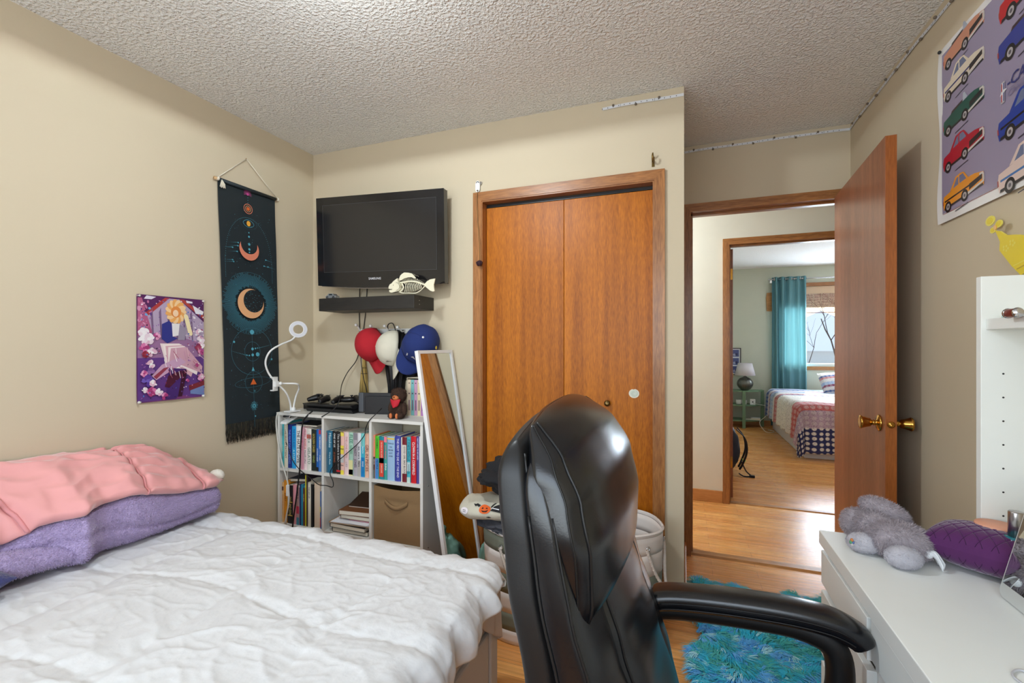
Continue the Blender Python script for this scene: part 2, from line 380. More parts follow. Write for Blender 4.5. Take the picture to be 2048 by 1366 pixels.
def window(name, x0, x1, z0, z1, y, d, side):
    """Timber lined window: casing on the room side, sashes, panes."""
    e = empty(name, ((x0+x1)/2, y, z0)); struct(e)
    s = side; c = 0.055
    q = MB(); ya, yb = sorted((y, y+s*0.014))
    q.box(x0-c, x0, ya, yb, z0-c, z1+c, casing_v); q.box(x1, x1+c, ya, yb, z0-c, z1+c, casing_v)
    q.box(x0, x1, ya, yb, z0-c, z0, casing_h); q.box(x0, x1, ya, yb, z1, z1+c, casing_h); q.build('casing', e, bevel=0.002)
    q = MB(); ya, yb = sorted((y-s*d, y-s*(d-0.06))); w_ = 0.045; mid = (x0+x1)/2
    for a, b in ((x0, mid), (mid, x1)):
        q.box(a, a+w_, ya, yb, z0, z1, white_pl); q.box(b-w_, b, ya, yb, z0, z1, white_pl)
        q.box(a, b, ya, yb, z0, z0+w_, white_pl); q.box(a, b, ya, yb, z1-w_, z1, white_pl)
    q.build('sash', e, bevel=0.002)
    q = MB(); yy = (ya+yb)/2
    for a, b in ((x0, mid), (mid, x1)): q.add([(a, yy, z0), (b, yy, z0), (b, yy, z1), (a, yy, z1)], [(0, 1, 2, 3)], glass_m)
    q.build('pane', e)
    return e
def thinglass():
    n = glass_m.node_tree; o = [q for q in n.nodes if q.type == 'OUTPUT_MATERIAL'][0]
    tr = n.nodes.new('ShaderNodeBsdfTransparent'); gl = n.nodes.new('ShaderNodeBsdfGlossy'); gl.inputs['Roughness'].default_value = 0.0
    mx = n.nodes.new('ShaderNodeMixShader'); mx.inputs[0].default_value = 0.06
    n.links.new(tr.outputs[0], mx.inputs[1]); n.links.new(gl.outputs[0], mx.inputs[2]); n.links.new(mx.outputs[0], o.inputs[0])
thinglass()
window('window_1', WX0, WX1, WZ0, WZ1, -0.95, 0.09, 1)  # assumed rear window, out of view, widened to spread the fill light
window('window_2', GX0, GX1, GZ0, GZ1, FY, 0.11, -1)

def casing(name, x0, x1, z1, y, s, w_=0.048, t=0.016, xl=None, xr=None):
    """Mitred casing round a doorway plus the lining of the opening."""
    q = MB(); xl = x0-w_ if xl is None else xl; xr = x1+w_ if xr is None else xr
    ya, yb = sorted((y, y+s*t)); F = Fr((0, y, 0), (1, 0, 0), (0, 0, 1)); h = (0, t) if s < 0 else (-t, 0)
    q.prism([(xl, 0), (x0, 0), (x0, z1), (xl, z1+w_)], F, h[0], h[1], casing_v)
    q.prism([(x1, 0), (xr, 0), (xr, z1+w_), (x1, z1)], F, h[0], h[1], casing_v)
    q.prism([(x0, z1), (x1, z1), (xr, z1+w_), (xl, z1+w_)], F, h[0], h[1], casing_h)
    return struct(q.build(name, bevel=0.003))
casing('trim_1', OX0, OX1, OZ, YC, -1)
q = MB(); q.box(OX0-0.0, OX0+0.006, YC-0.012, YC+0.1, 0, OZ, casing_v); q.box(OX1-0.006, OX1, YC-0.012, YC+0.1, 0, OZ, casing_v); q.box(OX0+0.006, OX1-0.006, YC-0.012, YC+0.1, OZ-0.006, OZ, casing_h)
struct(q.build('trim_2'))
casing('trim_3', DX0, DX1, DZ, YD, -1, xl=XE+0.001, xr=XR-0.001)
def lining(name, x0, x1, z1, ya, yb, stop):
    q = MB(); t = 0.016
    q.box(x0, x0+t, ya, yb, 0, z1, casing_v); q.box(x1-t, x1, ya, yb, 0, z1, casing_v); q.box(x0+t, x1-t, ya, yb, z1-t, z1, casing_h)
    q.box(x0+t, x0+t+0.011, *stop, 0, z1-t, casing_v); q.box(x1-t-0.011, x1-t, *stop, 0, z1-t, casing_v); q.box(x0+t, x1-t, *stop, z1-t-0.011, z1-t, casing_h)
    return struct(q.build(name, bevel=0.001))
lining('trim_4', DX0-0.016, DX1+0.016, DZ+0.016, YD-0.004, YD+0.114, (YD+0.04, YD+0.075))
casing('trim_5', DX0, DX1, DZ, YD+0.11, 1)
casing('trim_6', FX0, FX1, DZ, HY0, -1)
lining('trim_7', FX0-0.016, FX1+0.016, DZ+0.016, HY0-0.004, HY1+0.004, (HY0+0.02, HY0+0.05))
casing('trim_8', FX0, FX1, DZ, HY1, 1)
def baseb(name, x0, x1, y0, y1, m, h=0.085):
    q = MB(); q.box(x0, x1, y0, y1, 0, h, m); return struct(q.build(name, bevel=0.004))
baseb('baseboard_left', XL, XL+0.012, -0.95, YC, oak_y)
baseb('baseboard_back', XL+0.012, OX0-0.048, YC-0.012, YC, oak_x)
baseb('baseboard_back_right', OX1+0.048, XE+0.012, YC-0.012, YC, mat('painted_baseboard', (205, 190, 164), 0.5), 0.08)
baseb('baseboard_alcove', XE, XE+0.012, YC, YD-0.017, oak_y)
baseb('baseboard_right', XR-0.012, XR, -0.95, YD-0.017, oak_y)
baseb('baseboard_hall', -1.9, FX0-0.048, HY0-0.013, HY0, oak_x, 0.095)
baseb('baseboard_far_back', 0.22, 4.1, FY-0.012, FY, oak_x)
baseb('baseboard_far_left', 0.22, 0.232, HY1+0.02, FY-0.012, oak_y)
thr = wood('threshold_wood', (150, 96, 44), (196, 140, 82), 0.35, 'X')
q = MB(); q.prism([(YD+0.005, 0), (YD+0.085, 0), (YD+0.07, 0.008), (YD+0.02, 0.008)], Fr((DX0-0.012, 0, 0), (0, 1, 0), (0, 0, 1)), 0, DX1-DX0+0.024, thr); struct(q.build('trim_9'))
q = MB(); q.prism([(HY0+0.005, 0), (HY0+0.065, 0), (HY0+0.055, 0.007), (HY0+0.015, 0.007)], Fr((FX0-0.012, 0, 0), (0, 1, 0), (0, 0, 1)), 0, FX1-FX0+0.024, thr); struct(q.build('trim_10'))

def knob(parent, c, ax, name='door_knob', s=1.0):
    """Flared brass knob with its rose; ax points away from the door."""
    ax = Vector(ax).normalized(); M = ax.to_track_quat('Z', 'Y').to_matrix(); q = MB()
    q.lathe([(0.0, 0), (0.031, 0), (0.033, 0.003), (0.027, 0.008), (0.012, 0.010), (0.009, 0.016), (0.012, 0.019), (0.009, 0.022), (0.0105, 0.026),
             (0.016, 0.030), (0.0185, 0.040), (0.024, 0.056), (0.0265, 0.060), (0.025, 0.064), (0.017, 0.065), (0.0, 0.063)], c, brass, 28, M)
    return q.build(name, parent)
# bedroom door, standing open along the right wall
hp = Vector((0.752, 2.872, 0)); fp = Vector((0.708, 2.093, 0)); dv = (fp-hp); DL = dv.length; dv.normalize(); nv = Vector((0, 0, 1)).cross(dv)  # towards the wall
if nv.x < 0: nv = -nv
e = empty('door_1', (hp.x, hp.y, 0)); struct(e)
q = MB(); F = Fr(hp, dv, nv)
if F.n.z < 0: F = Fr(hp, nv, dv); P = lambda a, b: (b, a)
else: P = lambda a, b: (a, b)
q.prism([P(0, 0), P(DL, 0), P(DL, 0.036), P(0, 0.036)], F, 0.012, 2.040, door_w, door_w)
q.build('door_leaf', e, bevel=0.0015)
q = MB(); q.prism([P(DL, 0.0012), P(DL+0.0012, 0.0012), P(DL+0.0012, 0.0348), P(DL, 0.0348)], F, 0.014, 2.038, door_edge); q.build('edge_strip', e)
kc = hp+dv*(DL-0.062)+Vector((0, 0, 0.955))
knob(e, kc, -nv); knob(e, kc+nv*0.036, nv)
q = MB(); M = dv.to_track_quat('Z', 'Y').to_matrix()
q.lathe([(0, 0), (0.0125, 0), (0.0125, 0.002), (0.0095, 0.003), (0.008, 0.009), (0, 0.0095)], hp+dv*(DL+0.001)+nv*0.018+Vector((0, 0, 0.958)), brass, 20, M); q.build('latch', e)
# closet doors: two flush veneer panels
for i, (a, b) in enumerate(((OX0+0.008, -0.5715), (-0.5695, OX1-0.008))):
    e = empty('door_%d' % (i+2), ((a+b)/2, YC+0.055, 0)); struct(e)
    q = MB(); q.box(a, b, YC+0.040, YC+0.070, 0.015, OZ-0.026, veneer); q.build('door_panel', e, bevel=0.0015)
q = MB(); q.box(OX0+0.007, OX1-0.007, YC+0.045, YC+0.075, OZ-0.022, OZ-0.007, black_pl); struct(q.build('trim_11'))
# far room door, open at a right angle along the left side
e = empty('door_4', (0.36, 4.10, 0)); struct(e)
q = MB(); q.box(0.343, 0.377, 4.105, 4.865, 0.012, 2.035, door_w); q.build('door_leaf', e, bevel=0.0015)
for z in (1.83, 0.30):
    q = MB(); q.box(0.350, 0.374, 4.1025, 4.105, z-0.045, z+0.045, brass); q.tube([(0.347, 4.101, z-0.045), (0.347, 4.101, z+0.045)], 0.005, brass); q.build('hinge', e)
knob(e, Vector((0.377, 4.80, 0.965)), (1, 0, 0))

# ceiling lamp (just above the picture)
e = thing('ceiling_lamp', (LAMP.x, LAMP.y, ZC-0.11), 'round white glass flush ceiling lamp in the middle of the bedroom ceiling', 'lamp')
q = MB(); q.lathe([(0.0, 0.11), (0.15, 0.11), (0.155, 0.10), (0.15, 0.085), (0.0, 0.085)], (LAMP.x, LAMP.y, ZC-0.11), brass, 32); q.build('lamp_base', e)
q = MB(); q.lathe([(0.0, 0.0), (0.06, 0.006), (0.105, 0.026), (0.138, 0.058), (0.146, 0.084)], (LAMP.x, LAMP.y, ZC-0.11), mat('lamp_glass', (245, 240, 228), 0.3, emit=(255, 238, 208), estr=2.2), 32, cap=False); q.build('lamp_shade', e)

# exterior seen through the far window: snowy yard, houses, a bare tree
snow = mat('snow', (240, 243, 248), 0.8, var=0.02, vscale=0.4)
q = MB(); q.box(-30, 50, 8.6, 90, -3.1, -3.0, snow); struct(q.build('ground'))
def house(x, y, w_, d, h, roof, col, label):
    e = thing('house', (x, y, -3.0), label, 'house'); z = -3.0
    q = MB(); q.box(x-w_/2, x+w_/2, y-d/2, y+d/2, z, z+h, mat('siding_%d' % int(col[0]*7+col[2]), col, 0.8)); q.build('walls', e)
    q = MB(); q.prism([(-w_/2-0.4, h), (w_/2+0.4, h), (0, h+roof)], Fr((x, y+d/2+0.4, z), (1, 0, 0), (0, 0, 1)), 0, d+0.8, snow); q.build('roof', e)
    for i in range(3):
        wx = x-w_/3+i*w_/3
        q = MB(); q.box(wx-0.6, wx+0.6, y-d/2-0.06, y-d/2+0.02, z+h-2.0, z+h-0.8, mat('house_window', (120, 135, 150), 0.2)); q.box(wx-0.7, wx+0.7, y-d/2-0.08, y-d/2-0.03, z+h-2.1, z+h-2.0, white_pl); q.build('window', e)
    q = MB(); yy = y-d/2-1.4
    q.box(x-w_/2, x+w_/2, yy, y-d/2, z+h-2.75, z+h-2.6, white_pl); q.box(x-w_/2, x+w_/2, yy, yy+0.05, z+h-1.75, z+h-1.68, white_pl)
    for i in range(25): q.box(x-w_/2+i*w_/24-0.03, x-w_/2+i*w_/24+0.03, yy, yy+0.04, z+h-2.6, z+h-1.7, white_pl)
    q.build('balcony', e)
house(7.0, 33, 8, 7, 3.9, 2.2, (205, 205, 200), 'pale house with snowy gable roof, nearer the curtain in the far window')
house(11.3, 47, 9, 7, 3.6, 2.0, (190, 196, 204), 'bluish grey house behind the bare tree in the far window')
house(4.6, 20.5, 7, 5, 1.2, 1.6, (196, 178, 160), 'low tan garage roofed with snow below the far window')
bark = mat('bark', (70, 56, 48), 0.9)
e = thing('tree', (3.6, 14, -3.0), 'bare winter tree with thin branches outside the far window', 'tree')
q = MB(); R_ = random.Random(4)
def branch(p, d, L, r, dep):
    pts = [p]; dd = d.copy()
    for i in range(5):
        dd = (dd+Vector((R_.uniform(-.18, .18), R_.uniform(-.18, .18), R_.uniform(-.08, .14)))).normalized(); pts.append(pts[-1]+dd*L/5)
    q.tube(pts, [r*(1-0.5*i/5) for i in range(6)], bark, 5)
    if dep:
        for k in range(3 if dep > 1 else 4):
            pp = pts[R_.randint(2, 5)]; nd = (dd+Vector((R_.uniform(-1, 1), R_.uniform(-.7, .7), R_.uniform(-.2, .8)))).normalized(); branch(pp, nd, L*0.68, r*0.5, dep-1)
branch(Vector((3.6, 14, -3)), Vector((0, 0, 1)), 3.2, 0.09, 5); q.build('branches', e)
# ------------------------------------------------------------------ bed
def lerp(a, b, t): return a+(b-a)*t
def table(tab, x):
    if x <= tab[0][0]: return tab[0][1]
    for (a, b), (c, d) in zip(tab, tab[1:]):
        if x <= c: t = (x-a)/(c-a); t = t*t*(3-2*t)*0.5+t*0.5; return b+(d-b)*t
    return tab[-1][1]
linen = mat('bed_upholstery', (176, 168, 160), 0.9, var=0.05, vscale=200, bump=0.3, bscale=500)
sheet = mat('taupe_sheet', (178, 164, 152), 0.85, bump=0.25, bscale=25, bdist=0.01)
duvet_m = mat('white_duvet', (214, 214, 214), 0.85, bump=0.35, bscale=34, bdist=0.006, sheen=0.1)
BX0, BX1, BY0, BY1, BZ = -2.145, -0.605, -0.60, 1.455, 0.50
e = thing('bed', ((BX0+BX1)/2, (BY0+BY1)/2, 0), 'low double bed with light grey upholstered frame along the left wall', 'bed')
q = MB(); q.box(BX1-0.035, BX1, BY0+0.02, 1.395, 0.09, 0.300, linen); q.box(BX0, BX0+0.035, BY0+0.02, 1.395, 0.09, 0.300, linen)
q.box(BX0+0.05, BX1-0.07, BY1-0.035, BY1, 0.09, 0.300, linen); q.build('rail', e, bevel=0.008)
for x in (BX1-0.062, BX0):
    for y in (BY1-0.055, BY0):
        q = MB(); q.box(x, x+0.066, y, y+0.062, 0.0, 0.318, linen); q.build('leg', e, bevel=0.008)
q = MB(); q.box(BX0+0.04, BX1-0.04, BY0+0.03, BY1-0.04, 0.22, 0.26, mat('slats', (150, 120, 90), 0.7)); q.build('slats', e)
q = MB(); q.box(BX0+0.006, BX1-0.012, BY0+0.01, BY1-0.012, 0.262, BZ-0.005, sheet); q.build('mattress', e, bevel=0.045, seg=4)

def duvet_pt(u, v):
    # u: across (0 at the wall .. 1 hem on the right), v: along (0 near .. 1 hem at the foot)
    b = lerp(0, 2.02+0.03, v); a = lerp(0, 1.49+0.15-0.075*max(0, min(1, (b-1.72)/0.25)), u)
    x = BX0+0.02+min(a, 1.49); y = BY0+0.06+min(b, 1.955)
    oa, ob = max(0, a-1.49), max(0, b-1.955)
    hem = 0.012*nz(a*5, b*5, 3)+0.02*nz(b*1.7, a*1.7, 8)
    r = math.hypot(oa, ob); R = 0.075; ang = min(r/R, math.pi/2*0.93)
    out = R*math.sin(ang); drop = R*(1-math.cos(ang))+max(0, r-R*math.pi/2*0.93)*(0.92)
    if r > 0: x += out*oa/r; y += out*ob/r
    z = BZ-drop
    # quilting
    sa = (a*0.96+0.05*nz(a*2, b*2, 1))/0.40; sb = (b+0.06*nz(a*2, b*2, 5))/0.38
    pa = abs(math.sin(math.pi*sa)); pb = abs(math.sin(math.pi*sb)); puff = (min(pa, 0.34)/0.34)**0.6*(min(pb, 0.34)/0.34)**0.6
    wr = nz(a*9, b*3.2, 2)*0.6+nz(a*4, b*11, 4)*0.5
    rid = 1-abs(nz(a*6.5+nz(a*3, b*3, 9)*1.2, b*6.5+nz(a*3, b*3, 11)*1.2, 6))*2.2
    rid2 = 1-abs(nz(a*15, b*9+nz(a*5, b*5, 1)*2, 16))*2.4
    seam = math.exp(-((1-pa) < 0.0) or 0)
    fine = (math.exp(-(pa/0.20)**2)*nz(b*38, a*7, 3)+math.exp(-(pb/0.20)**2)*nz(a*38, b*7, 7))*0.0032
    h = 0.011*puff+0.0035*wr+0.0045*max(0, rid)**4+0.0022*max(0, rid2)**5+fine*1.3+0.0022*max(0, 1-abs(nz(a*11+2*nz(a*4, b*4, 2), b*24, 13))*3)**3
    hang = min(1, r/0.12)
    fold = hang*(0.016*math.sin(b*34+4*nz(b*3, 0, 2))+0.008*math.sin(b*71+2)) if oa > ob else hang*(0.014*math.sin(a*38+4*nz(a*3, 1, 2))+0.006*math.sin(a*80))
    nx = math.sin(ang)*(oa/r if r else 0); ny = math.sin(ang)*(ob/r if r else 0); nzv = max(0.1, math.cos(ang))
    hh = h+fold
    p = Vector((x+nx*hh, y+ny*hh, z+nzv*hh+(hem*hang)))
    return p
q = MB(); q.grid(duvet_pt, 230, 300, duvet_m, v0=0.30)
# underside so the cover has body
o = q.build('duvet', weld=True); md = o.modifiers.new('solid', 'SOLIDIFY'); md.thickness = 0.030; md.offset = -1
tag(o, 'white quilted duvet spread over the low double bed', 'duvet')
# taupe blanket corner hanging at the foot below the duvet
SKP = spline([(BX1+0.006, 1.28, 0), (BX1+0.010, 1.36, 0), (BX1+0.012, 1.43, 0), (BX1-0.004, BY1+0.012, 0), (BX1-0.06, BY1+0.016, 0), (BX1-0.20, BY1+0.014, 0), (BX1-0.42, BY1+0.014, 0)], 12)
def skirt(u, v):
    k = u*(len(SKP)-1); i = min(int(k), len(SKP)-2); p = SKP[i].lerp(SKP[i+1], k-i)
    lowz = table([(0, 0.40), (0.2, 0.30), (0.45, 0.235), (0.7, 0.25), (1.0, 0.34)], u); z = lerp(0.455, lowz, v); w_ = 0.007*v*math.sin(u*34+1.5*v)
    return Vector((p.x+w_, p.y+w_*0.8+0.006*v, z))
q = MB(); q.grid(skirt, 60, 14, sheet); o = q.build('bed_sheet'); md = o.modifiers.new('solid', 'SOLIDIFY'); md.thickness = 0.006
tag(o, 'taupe sheet corner hanging out under the white duvet at the bed foot', 'sheet')

# ------------------------------------------------------------------ folded blankets
purple = mat('purple_fleece', (182, 164, 204), 0.95, var=0.12, vscale=60, bump=0.9, bscale=160, bdist=0.006, sheen=0.6)
pink = mat('pink_velour', (228, 160, 158), 0.8, var=0.05, vscale=6, bump=0.12, bscale=30, bdist=0.004, sheen=0.7)
pink_d = mat('pink_piping', (218, 146, 148), 0.8, sheen=0.4)
navy_f = mat('navy_fleece', (62, 64, 112), 0.95, bump=0.9, bscale=160, bdist=0.006, sheen=0.5)
Xe = [(0.30, -1.90), (0.60, -1.95), (0.756, -1.955), (0.86, -1.90), (0.92, -1.845), (0.96, -1.88), (0.99, -1.895), (1.08, -1.87), (1.27, -1.885), (1.40, -1.89), (1.45, -1.93)]
Zs = [(0.30, 0.64), (0.76, 0.635), (0.832, 0.672), (0.99, 0.690), (1.07, 0.700), (1.276, 0.648), (1.41, 0.632), (1.45, 0.625)]
Zt = [(0.30, 0.84), (0.83, 0.855), (0.957, 0.858), (1.266, 0.823), (1.36, 0.765), (1.45, 0.698), (1.47, 0.68)]
ZB = 0.533
def purple_pt(u, v):
    y = lerp(0.30, 1.452, v); xe = table(Xe, y); zs = table(Zs, y); wob = 0.008*nz(y*7, u*3, 2)
    # profile from wall bottom, out to the rolled edge, back over the top
    if u < 0.25: x = lerp(-2.15, xe-0.03, u/0.25); z = ZB
    elif u < 0.6:
        th = -math.pi/2+math.pi*(u-0.25)/0.35; h = (zs-ZB)/2
        x = xe-0.03+0.032*math.cos(th)+wob; z = ZB+h+h*math.sin(th)
    else: x = lerp(xe-0.03, -2.15, (u-0.6)/0.4); z = zs+0.01*math.sin(math.pi*(u-0.6)/0.4)
    # slight fold line in the side
    if 0.3 < u < 0.58: x -= 0.010*math.exp(-((u-0.40-0.04*math.sin(y*9))/0.02)**2)
    e_ = min(1, (1-v)/0.03); c = ZB+(zs-ZB)/2
    return Vector((x if e_ >= 1 else lerp(x-0.01, x, e_), y, c+(z-c)*(0.25+0.75*math.sqrt(e_)) if e_ < 1 else z))
q = MB(); q.grid(purple_pt, 70, 150, purple)
P_ = [purple_pt(u/70, 1.0) for u in range(70)]; q.add(P_, [list(range(70))], purple)
q.add([purple_pt(u/70, 0.0) for u in range(70)], [list(range(70))[::-1]], purple)
R_ = random.Random(3); pts = []
for i in range(26000):
    u, v = R_.uniform(0.25, 0.64), R_.uniform(0.35, 1); p = purple_pt(u, v); a = purple_pt(u+0.004, v)-p; b = purple_pt(u, min(1, v+0.004))-p
    n = b.cross(a)
    if n.length < 1e-9: continue
    n.normalize(); n = n if (n.x > 0 or n.z > 0) else -n; pts.append((p, n))
fur(q, pts, purple, 0.0062, 0.0012, R_, 0.1, 0.6)
tag(q.build('fleece_blanket'), 'lilac fleece blanket folded on the bed under the pink hooded blanket', 'blanket')
# the folded-over flap with a hem near the camera side
def flap(u, v):
    y = lerp(0.30, 0.90, v); k = max(0, (v-0.75)/0.25)
    x = table([(0.3, -1.86), (0.62, -1.90), (0.80, -1.885), (0.90, -1.86)], y)
    th = -math.pi/2+math.pi*1.1*u; h = 0.045*(1-0.3*k)
    return Vector((x-0.05+0.055*math.cos(th)*(1-0.2*k), y, 0.535+h+h*math.sin(th)+0.004*nz(y*9, u*4)))
q = MB(); q.grid(flap, 24, 70, purple); pts = []
for i in range(6500):
    u, v = R_.uniform(0.1, 0.95), R_.uniform(0.3, 1); p = flap(u, v); th = -math.pi/2+math.pi*1.1*u; pts.append((p, Vector((math.cos(th), 0, math.sin(th)))))
fur(q, pts, purple, 0.0062, 0.0012, R_, 0.1, 0.6)
o = q.build('blanket_hem'); o.parent = bpy.data.objects['fleece_blanket']; o.matrix_parent_inverse = Matrix.Translation(-bpy.data.objects['fleece_blanket'].location)
q = MB(); q.grid(lambda u, v: Vector((-1.90+0.05*math.cos(-1.57+3.4*u)+0.025, lerp(0.30, 0.74, v), 0.575+0.036*math.sin(-1.57+3.4*u)*(1-max(0, (v-0.85)/0.15)**2*0.9))), 20, 40, navy_f)
tag(q.build('navy_blanket'), 'navy fleece showing in the fold at the near end of the lilac blanket', 'blanket')

def pink_pt(u, v):
    y = lerp(0.30, 1.455, v); xe = table(Xe, y)-0.004; zs = table(Zs, y)+0.006; zt = table(Zt, y)
    u2 = u
    if u2 < 0.12:
        th = -math.pi*0.5+math.pi*0.62*(u2/0.12); x = xe-0.018+0.024*math.cos(th); z = zs+0.018+0.02*math.sin(th)
    else:
        k = (u2-0.12)/0.88; x0 = xe-0.018+0.024*math.cos(math.pi*0.12); z0 = zs+0.018+0.02*math.sin(math.pi*0.12)
        x = lerp(x0, -2.155, k); z = z0+(zt-z0)*(1-(1-k)**1.8)
    w_ = 0.016*nz(y*3.1, u2*2.2, 1)+0.009*(1-abs(nz(y*9+u2*3, u2*5, 4))*2)+0.006*nz(y*22, u2*8, 3)
    # soft creases that fan out from the bunched seams
    w_ += 0.010*math.sin(y*30+u2*9)*math.exp(-((y-0.78)/0.07)**2)+0.007*math.sin(u2*40+y*15)*math.exp(-((y-1.17)/0.08)**2)
    s_ = min(1, u2/0.1)
    for yy, wd in ((0.815-0.10*u2, 0.012), (1.12+0.02*u2, 0.01), (1.34+0.02*u2, 0.012)):
        w_ -= 0.016*math.exp(-((y-yy)/wd)**2)
    e_ = min(1, (1-v)/0.035)
    p = Vector((x+w_*0.5*s_, y, z+w_*s_))
    if e_ < 1: c = zs+0.02; p.z = c+(p.z-c)*math.sqrt(e_)
    return p
q = MB(); q.grid(pink_pt, 90, 200, pink)
q.add([pink_pt(0.0, j/60) for j in range(61)]+[Vector((-2.155, lerp(0.3, 1.455, j/60), pink_pt(0, j/60).z)) for j in range(61)], [(j, j+1, 62+j, 61+j) for j in range(60)], pink)
ob = q.build('hooded_blanket'); tag(ob, 'pink velour garment with piping folded on top of the lilac blanket', 'blanket')
for k, (yy, sl, r0) in enumerate(((0.815, -0.10, 0.006), (1.12, 0.02, 0.0035), (1.34, 0.02, 0.005))):
    pts = []
    for i in range(31):
        u = 0.03+0.90*i/30; v = (yy+sl*u-0.30)/1.155; pts.append(pink_pt(u, v)+Vector((0.003, 0, 0.006)))
    q = MB(); q.tube(pts, r0, pink_d, 8); o = q.build('piping'); o.parent = ob; o.matrix_parent_inverse = Matrix.Translation(-ob.location)
q = MB(); R_ = random.Random(9)
q.ball((-1.965, 1.452, 0.668), (0.034, 0.030, 0.028), mat('white_fleece', (235, 230, 218), 0.95, bump=0.8, bscale=200), fn=lambda d: 1+0.06*nz(d.x*5, d.y*5, d.z*5))
o = q.build('fleece_lining'); o.parent = ob; o.matrix_parent_inverse = Matrix.Translation(-ob.location)
q = MB()
zp = [pink_pt(0.03+0.35*i/16, (0.735-0.3)/1.155)+Vector((0.006, 0, 0.006)) for i in range(17)]
q.tube(zp, 0.007, mat('zip_tape', (226, 214, 200), 0.8), 6)
for p in zp[::1]: q.ball(p+Vector((0.004, 0, 0.004)), (0.003, 0.005, 0.003), chrome, nu=8, nv=6)
q.obox(zp[-3]+Vector((0.012, 0.012, 0.012)), (0.009, 0.034, 0.004), Matrix.Rotation(0.5, 3, 'X'), chrome)
o = q.build('zipper'); o.parent = ob; o.matrix_parent_inverse = Matrix.Translation(-ob.location)

# ------------------------------------------------------------------ cube bookcase
shelf_w = mat('white_melamine', (222, 219, 212), 0.45)
SX = (-2.1405, -1.8185, -1.5090, -1.1995); SZ = (0.877, 0.566, 0.255); SY0, SY1 = 1.940, 2.215; T = 0.0155
e = thing('bookcase', (-1.67, 2.08, 0), 'white cube bookcase with three columns standing between the bed and the back wall', 'bookcase')
q = MB()
for i, x in enumerate(SX):
    a, b = (x, x+T) if i == 0 else ((x-T/2, x+T/2) if i < 3 else (x-T+0.003, x+0.003))
    q.box(a, b, SY0, SY1, 0.0, SZ[0]-T, shelf_w)
q.build('upright', e, bevel=0.0008)
for z in SZ+(0.014,):
    q = MB()
    if z == SZ[0]: q.box(SX[0]-0.004, SX[3]+0.006, SY0-0.004, SY1+0.002, z-T, z, shelf_w)
    else:
        for a, b in zip(SX, SX[1:]): q.box(a+T*(1 if a == SX[0] else 0.5)+0.0003, b-T*(0.5 if b != SX[3] else 0.82)-0.0003, SY0+0.001, SY1, max(0, z-T), z, shelf_w)
    q.build('shelf', e, bevel=0.0008)
q = MB(); q.box(SX[0]+T, SX[1]-T/2, SY1-0.004, SY1, SZ[2], SZ[0]-T, shelf_w); q.build('back_panel', e)
F = Fr((SX[3]+0.0031, SY0, 0), (0, 1, 0), (0, 0, 1)); q = MB()
for z in (0.55, 0.24): q = MB(); q.lathe([(0.0035, 0), (0.0045, 0.0008), (0, 0.0010)], F.p(0.05, z), chrome, 12, Matrix.Rotation(math.pi/2, 3, 'Y')); q.build('screw', e)

paper = mat('book_pages', (226, 218, 200), 0.9, var=0.06, vscale=300)
def book(u0, u1, vt, zb, col, texts=(), bands=(), label='', depth=0.132, top=None, yf=1.957, group=None, vb=None):
    """Book standing with its spine to the room; texts = (string, from, to, height, colour, vertical?)."""
    x0 = at(u0, vt, y=yf).x+0.0004; x1 = at(u1, vt, y=yf).x-0.0004; cb0 = max(k for k in range(3) if (x0+x1)/2 > SX[k]-0.02); x0 = max(x0, SX[cb0]+T*(1 if cb0 == 0 else 0.5)+0.0008); x1 = min(x1, SX[cb0+1]-T*(0.5 if cb0 < 2 else 0.82)-0.0008); zt = at((u0+u1)/2, vt, y=yf).z; w_ = x1-x0; H = zt-zb
    F = Fr((x0, yf, zb), (1, 0, 0), (0, 0, 1)); V = Fr((x0, yf, zt), (0, 0, -1), (1, 0, 0)); c = flat(col, 0.45)
    q = MB(); n = 6
    prof = [(w_*i/n, -0.0022*math.sin(math.pi*i/n)) for i in range(n+1)]
    base = [(a, b) for a, b in prof]+[(w_, depth), (w_-0.0014, depth), (w_-0.0014, 0.0016), (0.0014, 0.0016), (0.0014, depth), (0, depth)]
    q.prism(base[::-1], Fr((x0, yf, zb), (1, 0, 0), (0, 1, 0)), 0, H, c)
    h0 = 0.0024
    for a, b, cc in bands: q.rect(0.0006, H*a, w_-0.0006, H*b, F, flat(cc, 0.45), h0)
    for t in texts:
        s, a, b, frac, cc = t[:5]; vert = len(t) < 6; hh = w_*frac
        if vert: q.text(s, V, H*a, w_/2-hh*0.36, hh, flat(cc), wmax=H*(b-a), h=h0+0.0004, bold=0.012)
        else: q.text(s, F, w_/2, H*(1-a), hh, flat(cc), wmax=w_*0.9, h=h0+0.0004, align='C', bold=0.01)
    o = q.build('book'); tag(o, label, 'book', group)
    q = MB(); q.box(x0+0.0015, x1-0.0015, yf+0.0018, yf+depth-0.003, zb+0.002, zt-0.002, paper)
    pg = q.build('pages', o)
    return o
K = (25, 25, 28); W = (240, 240, 238)
za, zb2 = SZ[1], SZ[2]
g1, g2, g3, g4 = ('books in the top left cube of the bookcase', 'books in the top middle cube of the bookcase', 'books in the top right cube of the bookcase', 'books in the lower left cube of the bookcase')
U = lambda x: 540+x/5.69
VV = lambda y: 820+y/5.69
def b1(x0, x1, y, *a, **k): k.setdefault('group', g1); return book(U(x0), U(x1), VV(y), za, *a, **k)
b1(100, 160, 142, (70, 178, 184), [('UNDER RISING', .08, .45, .42, (20, 90, 120)), ('HOLLOW SEA', .5, .9, .3, (210, 225, 150))], label='turquoise paperback at the far left of the upper left cube')
b1(162, 201, 165, (222, 214, 190), [('THE SILENT PATIENT', .1, .8, .5, (120, 100, 90))], label='cream book with brown lettering second from the left in the upper left cube')
